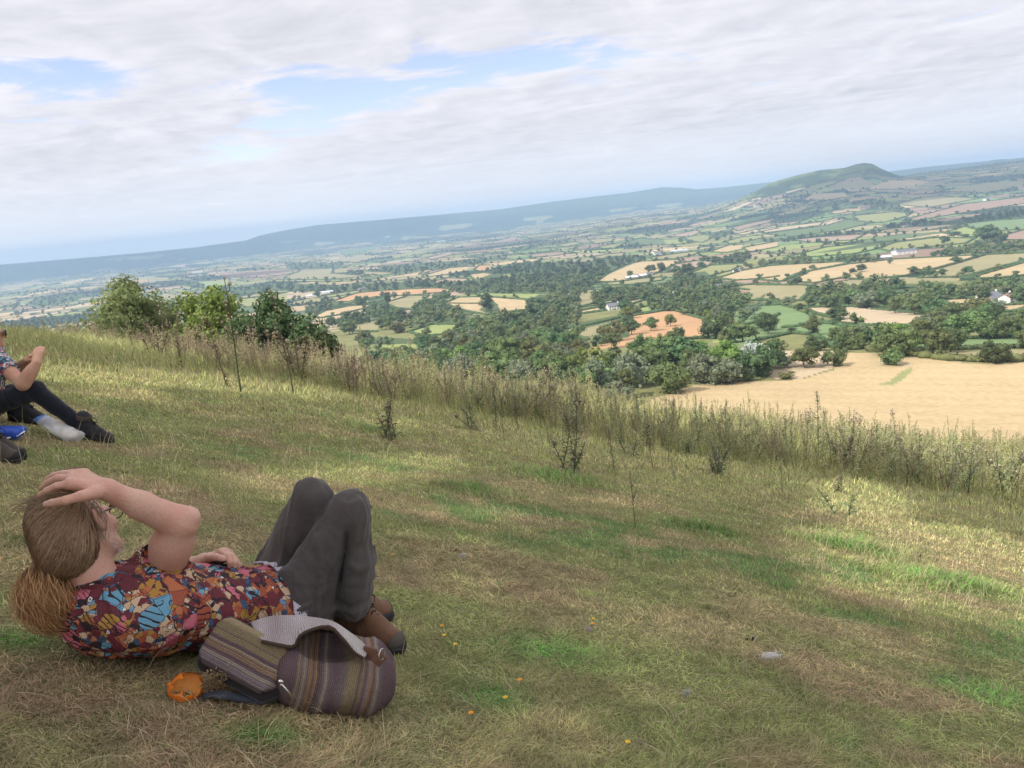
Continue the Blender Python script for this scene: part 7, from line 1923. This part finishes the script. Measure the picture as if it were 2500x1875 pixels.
def build_shade():
    # crowns high above, thrown back along the sun's direction from the ground they shade
    rng = np.random.default_rng(31)
    L_ = sund / sund[2]
    n = 36000; x = rng.uniform(-16, 17, n); y = rng.uniform(-3, 21, n); z = height(x, y); m = shade_mask(x, y) | (np.stack([x, y, z], 1) @ _F < .5)
    x, y, z = x[m], y[m], z[m]
    x2 = rng.uniform(-42, -2, 30000); y2 = rng.uniform(21, 44, 30000); z2 = height(x2, y2); m = shade_mask(x2, y2); x = np.append(x, x2[m]); y = np.append(y, y2[m]); z = np.append(z, z2[m])
    hgt = 17 + 6 * fbm(x / 4, y / 4, 91, 2) + rng.uniform(-.9, .9, len(x)) 
    k = rng.random(len(x)) < .93; x, y, z, hgt = x[k], y[k], z[k], hgt[k]
    C = np.stack([x, y, z], 1) + L_[None] * hgt[:, None]
    # never inside the view
    px, py, d = proj(C); vis = (d > 0) & (px > -150) & (px < 2650) & (py > -150); C = C[~vis]
    return C
CN = build_shade()
rng = np.random.default_rng(5); centers = [(-24, -1.0), (-15, -11), (-25, 9), (-8.0, -9.5), (-47, 24)]
own = np.argmin(np.stack([np.hypot(CN[:, 0] - a, CN[:, 1] - b) for a, b in centers], 1), 1)
labs = ['spreading oak left of the viewer whose crown shades the grass', 'big oak behind the viewer with heavy limbs', 'oak up the slope to the left, out of the picture', 'young oak right behind the viewer', 'far oak up the slope, well left of the picture']
for i, (a, b) in enumerate(centers):
    c = CN[own == i]
    if len(c) < 50: continue
    nn = rng.normal(size=c.shape) * .8 + sund; nn /= np.linalg.norm(nn, axis=1)[:, None]
    g = float(height_exact(a, b)); root = empty('oak_tree', (a, b, g)); tag(root, labs[i], 'tree'); base = np.array([a, b, g])
    V, F = leaf_quads(c - base, nn, .21 * rng.uniform(.7, 1.4, len(c)), rng); link('crown', new_mesh('crown', V, F, False), M_LEAF['oak'], root)
    mb = MB(); top = np.array([0, 0, (c[:, 2].mean() - g) * .75]); mb.tube([(0, 0, -1), (0, 0, 0), top * .5 + [.1, 0, 0], top], [.5, .36, .28, .2], 10)
    for j in range(14):
        e = c[rng.integers(len(c))] - base; mb.tube([top * rng.uniform(.5, .95), (top + e) / 2 + [0, 0, .4], e], [.12, .07, .02], 6)
    mb.build('trunk', M_BARK, root)
HAZE = 1.15e-4; CLOUD = 0.98; EXPO = 0.90
# ------------------------------------------------------------------ sun, sky, haze, camera
def build_world():
    w = bpy.data.worlds.new('World'); scene.world = w; w.use_nodes = True
    nt = w.node_tree; nt.nodes.clear(); L = nt.links.new
    sky = N(nt, 'ShaderNodeTexSky', sky_type='NISHITA', sun_disc=False, sun_elevation=SUN_EL, sun_rotation=SUN_AZ, altitude=300)
    sky.dust_density = .6; sky.ozone_density = 1.6
    tint = N(nt, 'ShaderNodeVectorMath', operation='MULTIPLY'); L(sky.outputs[0], tint.inputs[0]); tint.inputs[1].default_value = (1.12, .93, 1.0)
    bg1 = N(nt, 'ShaderNodeBackground', Strength=.115); L(tint.outputs[0], bg1.inputs[0])
    tc = N(nt, 'ShaderNodeTexCoord')
    sep = N(nt, 'ShaderNodeSeparateXYZ'); L(tc.outputs['Generated'], sep.inputs[0])
    def math_(op, a, b=None, c=None, clamp=False):
        n = N(nt, 'ShaderNodeMath', operation=op); n.use_clamp = clamp
        for i, v in enumerate((a, b, c)):
            if v is None: continue
            if isinstance(v, (int, float)): n.inputs[i].default_value = v
            else: L(v, n.inputs[i])
        return n.outputs[0]
    zc = math_('MAXIMUM', sep.outputs[2], 0.0)
    zz = math_('ADD', zc, .07)
    u = math_('DIVIDE', sep.outputs[0], zz); v = math_('DIVIDE', sep.outputs[1], zz)
    comb = N(nt, 'ShaderNodeCombineXYZ'); L(u, comb.inputs[0]); L(v, comb.inputs[1])
    def noise(scale, detail, off, rough=.55, dist=0.0, src=None, sc=(1, 1, 1), rot=0.0):
        mp = N(nt, 'ShaderNodeMapping'); L(src or comb.outputs[0], mp.inputs[0]); mp.inputs['Location'].default_value = off; mp.inputs['Scale'].default_value = sc
        mp.inputs['Rotation'].default_value = (0, 0, rot)
        n = N(nt, 'ShaderNodeTexNoise', Scale=scale, Detail=detail, Roughness=rough, Distortion=dist); L(mp.outputs[0], n.inputs['Vector']); return n.outputs['Fac']
    big = noise(.55, 10, (3.1, 1.7, 0), .60, .5, sc=(.9, 1.15, 1), rot=R(-12))
    fine = noise(2.6, 9, (7, 2, 0), .62, .6)
    cover = math_('ADD', math_('MULTIPLY', big, .64), math_('MULTIPLY', fine, .36))
    cov0 = cover
    # holes where the photograph shows clear blue: (direction, radius x, radius z, depth)
    holes = [(120, 205, .13, .030, .20), (640, 335, .085, .030, .15), (650, 195, .08, .020, .13), (830, 240, .08, .022, .13), (200, 165, .07, .03, .08), (1050, 130, .05, .025, .08), (640, 390, .10, .02, .05), (1250, 160, .10, .012, .06), (1000, 40, .05, .02, .05), (1330, 75, .06, .015, .05)]
    hsum = None
    for (px, py, rx, rz, dp) in holes:
        d = ray(px, py); d = d / np.linalg.norm(d)
        az = math.atan2(d[0], d[1]); el = d[2]
        azn = math_('ARCTAN2', sep.outputs[0], sep.outputs[1])
        # local frame follows the azimuth
        dx = math_('DIVIDE', math_('SUBTRACT', azn, az), rx); dz = math_('DIVIDE', math_('SUBTRACT', sep.outputs[2], float(el)), rz)
        q = math_('ADD', math_('MULTIPLY', dx, dx), math_('MULTIPLY', dz, dz))
        g = math_('MULTIPLY', math_('EXPONENT', math_('MULTIPLY', q, -1.0)), dp)
        hsum = g if hsum is None else math_('ADD', hsum, g)
    cover = math_('SUBTRACT', cover, hsum)
    low = math_('MULTIPLY', math_('SUBTRACT', .30, zc), .25, clamp=True)      # thicker towards the horizon
    cover = math_('ADD', cover, low)
    mr = N(nt, 'ShaderNodeMapRange'); mr.interpolation_type = 'SMOOTHSTEP'; mr.inputs[1].default_value = .365; mr.inputs[2].default_value = .46
    L(cover, mr.inputs[0])
    # self shading of the cloud layer: denser parts are greyer, edges white
    thick = N(nt, 'ShaderNodeMapRange'); thick.inputs[1].default_value = .44; thick.inputs[2].default_value = .66; L(cover, thick.inputs[0])
    sh = noise(1.1, 8, (1, 12, 0), .6, .3, sc=(.8, 1.5, 1), rot=R(-10))
    shm = N(nt, 'ShaderNodeMapRange'); shm.inputs[1].default_value = .35; shm.inputs[2].default_value = .68; L(sh, shm.inputs[0])
    # relief: compare the cover with the cover a little towards the sun
    offc = N(nt, 'ShaderNodeVectorMath', operation='ADD'); L(comb.outputs[0], offc.inputs[0]); offc.inputs[1].default_value = (-.10, -.06, 0)
    big2 = noise(.55, 10, (3.1, 1.7, 0), .60, .5, src=offc.outputs[0], sc=(.9, 1.15, 1), rot=R(-12)); fin2 = noise(2.6, 9, (7, 2, 0), .62, .6, src=offc.outputs[0])
    rel = math_('SUBTRACT', math_('ADD', math_('MULTIPLY', big2, .64), math_('MULTIPLY', fin2, .36)), cov0)
    tf = math_('ADD', math_('ADD', math_('MULTIPLY', thick.outputs[0], .35), math_('MULTIPLY', shm.outputs[0], .26)), math_('MULTIPLY_ADD', rel, 3.6, .12), clamp=True)
    cm = N(nt, 'ShaderNodeMix', data_type='RGBA'); L(tf, cm.inputs[0])
    cm.inputs[6].default_value = (.60, .588, .625, 1); cm.inputs[7].default_value = (.385, .39, .43, 1)
    # pale band near the horizon
    hz = N(nt, 'ShaderNodeMapRange'); hz.inputs[1].default_value = .0; hz.inputs[2].default_value = .10; L(zc, hz.inputs[0])
    cm2 = N(nt, 'ShaderNodeMix', data_type='RGBA'); L(hz.outputs[0], cm2.inputs[0]); cm2.inputs[6].default_value = (.60, .595, .63, 1); L(cm.outputs[2], cm2.inputs[7])
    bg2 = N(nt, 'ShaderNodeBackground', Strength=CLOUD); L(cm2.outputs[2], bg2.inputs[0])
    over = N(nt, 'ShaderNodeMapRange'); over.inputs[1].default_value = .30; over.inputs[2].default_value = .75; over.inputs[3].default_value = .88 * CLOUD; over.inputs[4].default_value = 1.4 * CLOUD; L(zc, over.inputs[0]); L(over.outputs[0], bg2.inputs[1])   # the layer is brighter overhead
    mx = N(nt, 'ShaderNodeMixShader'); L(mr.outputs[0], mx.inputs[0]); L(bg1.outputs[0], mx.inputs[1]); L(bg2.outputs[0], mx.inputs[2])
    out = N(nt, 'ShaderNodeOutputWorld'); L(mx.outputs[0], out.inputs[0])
    w.cycles.sampling_method = 'MANUAL'; w.cycles.sample_map_resolution = 512

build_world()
sl = bpy.data.lights.new('sun', 'SUN'); sl.energy = 2.5; sl.angle = R(.6); sl.color = (1, .955, .88)
so = bpy.data.objects.new('sun', sl); COL.objects.link(so)
so.rotation_euler = Vector((-sund[0], -sund[1], -sund[2])).to_track_quat('-Z', 'Y').to_euler()

def build_haze():
    mb = MB(); mb.box((0, 5500, -45), (13000, 8300, 215)); o = mb.build('haze', None, smooth=False)
    m = bpy.data.materials.new('haze_air'); m.use_nodes = True; nt = m.node_tree; nt.nodes.clear()
    v = N(nt, 'ShaderNodeVolumePrincipled', Density=HAZE); v.inputs['Color'].default_value = (.50, .71, 1, 1); v.inputs['Anisotropy'].default_value = 0
    out = N(nt, 'ShaderNodeOutputMaterial'); nt.links.new(v.outputs[0], out.inputs['Volume'])
    o.data.materials.append(m); tag(o, kind='stuff')

build_haze()

cd = bpy.data.cameras.new('camera'); cam = bpy.data.objects.new('camera', cd); COL.objects.link(cam)
cd.sensor_fit = 'HORIZONTAL'; cd.sensor_width = 36; cd.lens = 36 * FPX / 2500; cd.clip_start = .05; cd.clip_end = 60000
M = Matrix(((_Rt[0], _U[0], -_F[0], 0), (_Rt[1], _U[1], -_F[1], 0), (_Rt[2], _U[2], -_F[2], 0), (0, 0, 0, 1)))
cam.matrix_world = M
scene.camera = cam
scene.render.engine = 'CYCLES'
scene.cycles.use_denoising = True
scene.cycles.volume_bounces = 1; scene.cycles.max_bounces = 6; scene.cycles.diffuse_bounces = 3; scene.cycles.transparent_max_bounces = 12
scene.cycles.volume_step_rate = 10
vs = scene.view_settings; vs.view_transform = 'Standard'; vs.look = 'None'; vs.exposure = EXPO; vs.gamma = 1; vs.use_curve_mapping = False

def build_clouds():
    """low clouds overhead, above the picture, that throw their shadows on hills and plain"""
    S = sund / sund[2]; VS = []; FS = []; o = 0
    bm = bmesh.new(); bmesh.ops.create_icosphere(bm, subdivisions=4, radius=1); iv = np.array([v.co[:] for v in bm.verts]); fi = np.array([[v.index for v in f.verts] for f in bm.faces]); bm.free()
    for k, (px, py, alt, rx, ry) in enumerate([(2330, 455, 1800, 900, 620), (2050, 492, 1700, 520, 330), (1900, 430, 2000, 500, 500), (2480, 405, 2600, 1200, 900), (120, 668, 3500, 1500, 900), (420, 690, 1500, 700, 330), (900, 600, 3300, 1300, 500), (1300, 585, 1900, 800, 330), (700, 568, 3900, 1900, 700), (300, 640, 3900, 1500, 800), (1500, 470, 3300, 1500, 500), (1250, 505, 3300, 800, 500), (620, 640, 1500, 380, 200), (1560, 560, 1600, 600, 190), (2300, 545, 1300, 420, 110)]):
        g = ground_hit(px, py, 300, 12000)[0]
        if np.isnan(g[0]): continue
        c = g + S * alt; n = fbm(iv[:, 0] * 2.2 + k * 7 + iv[:, 2], iv[:, 1] * 2.2 + iv[:, 2], 300 + k, 4)
        v = iv * (.55 + .9 * n)[:, None] * [rx, ry, 130] + c; q = proj(v)
        if ((q[2] > 0) & (q[0] > -60) & (q[0] < 2560) & (q[1] > -20)).any(): continue
        VS.append(v); FS.append(fi + o); o += len(v)
    me = new_mesh('clouds', np.concatenate(VS), np.concatenate(FS)); tag(link('clouds', me, simple('cloud_white', (.8, .8, .8), 1, 0)), kind='stuff')
build_clouds()
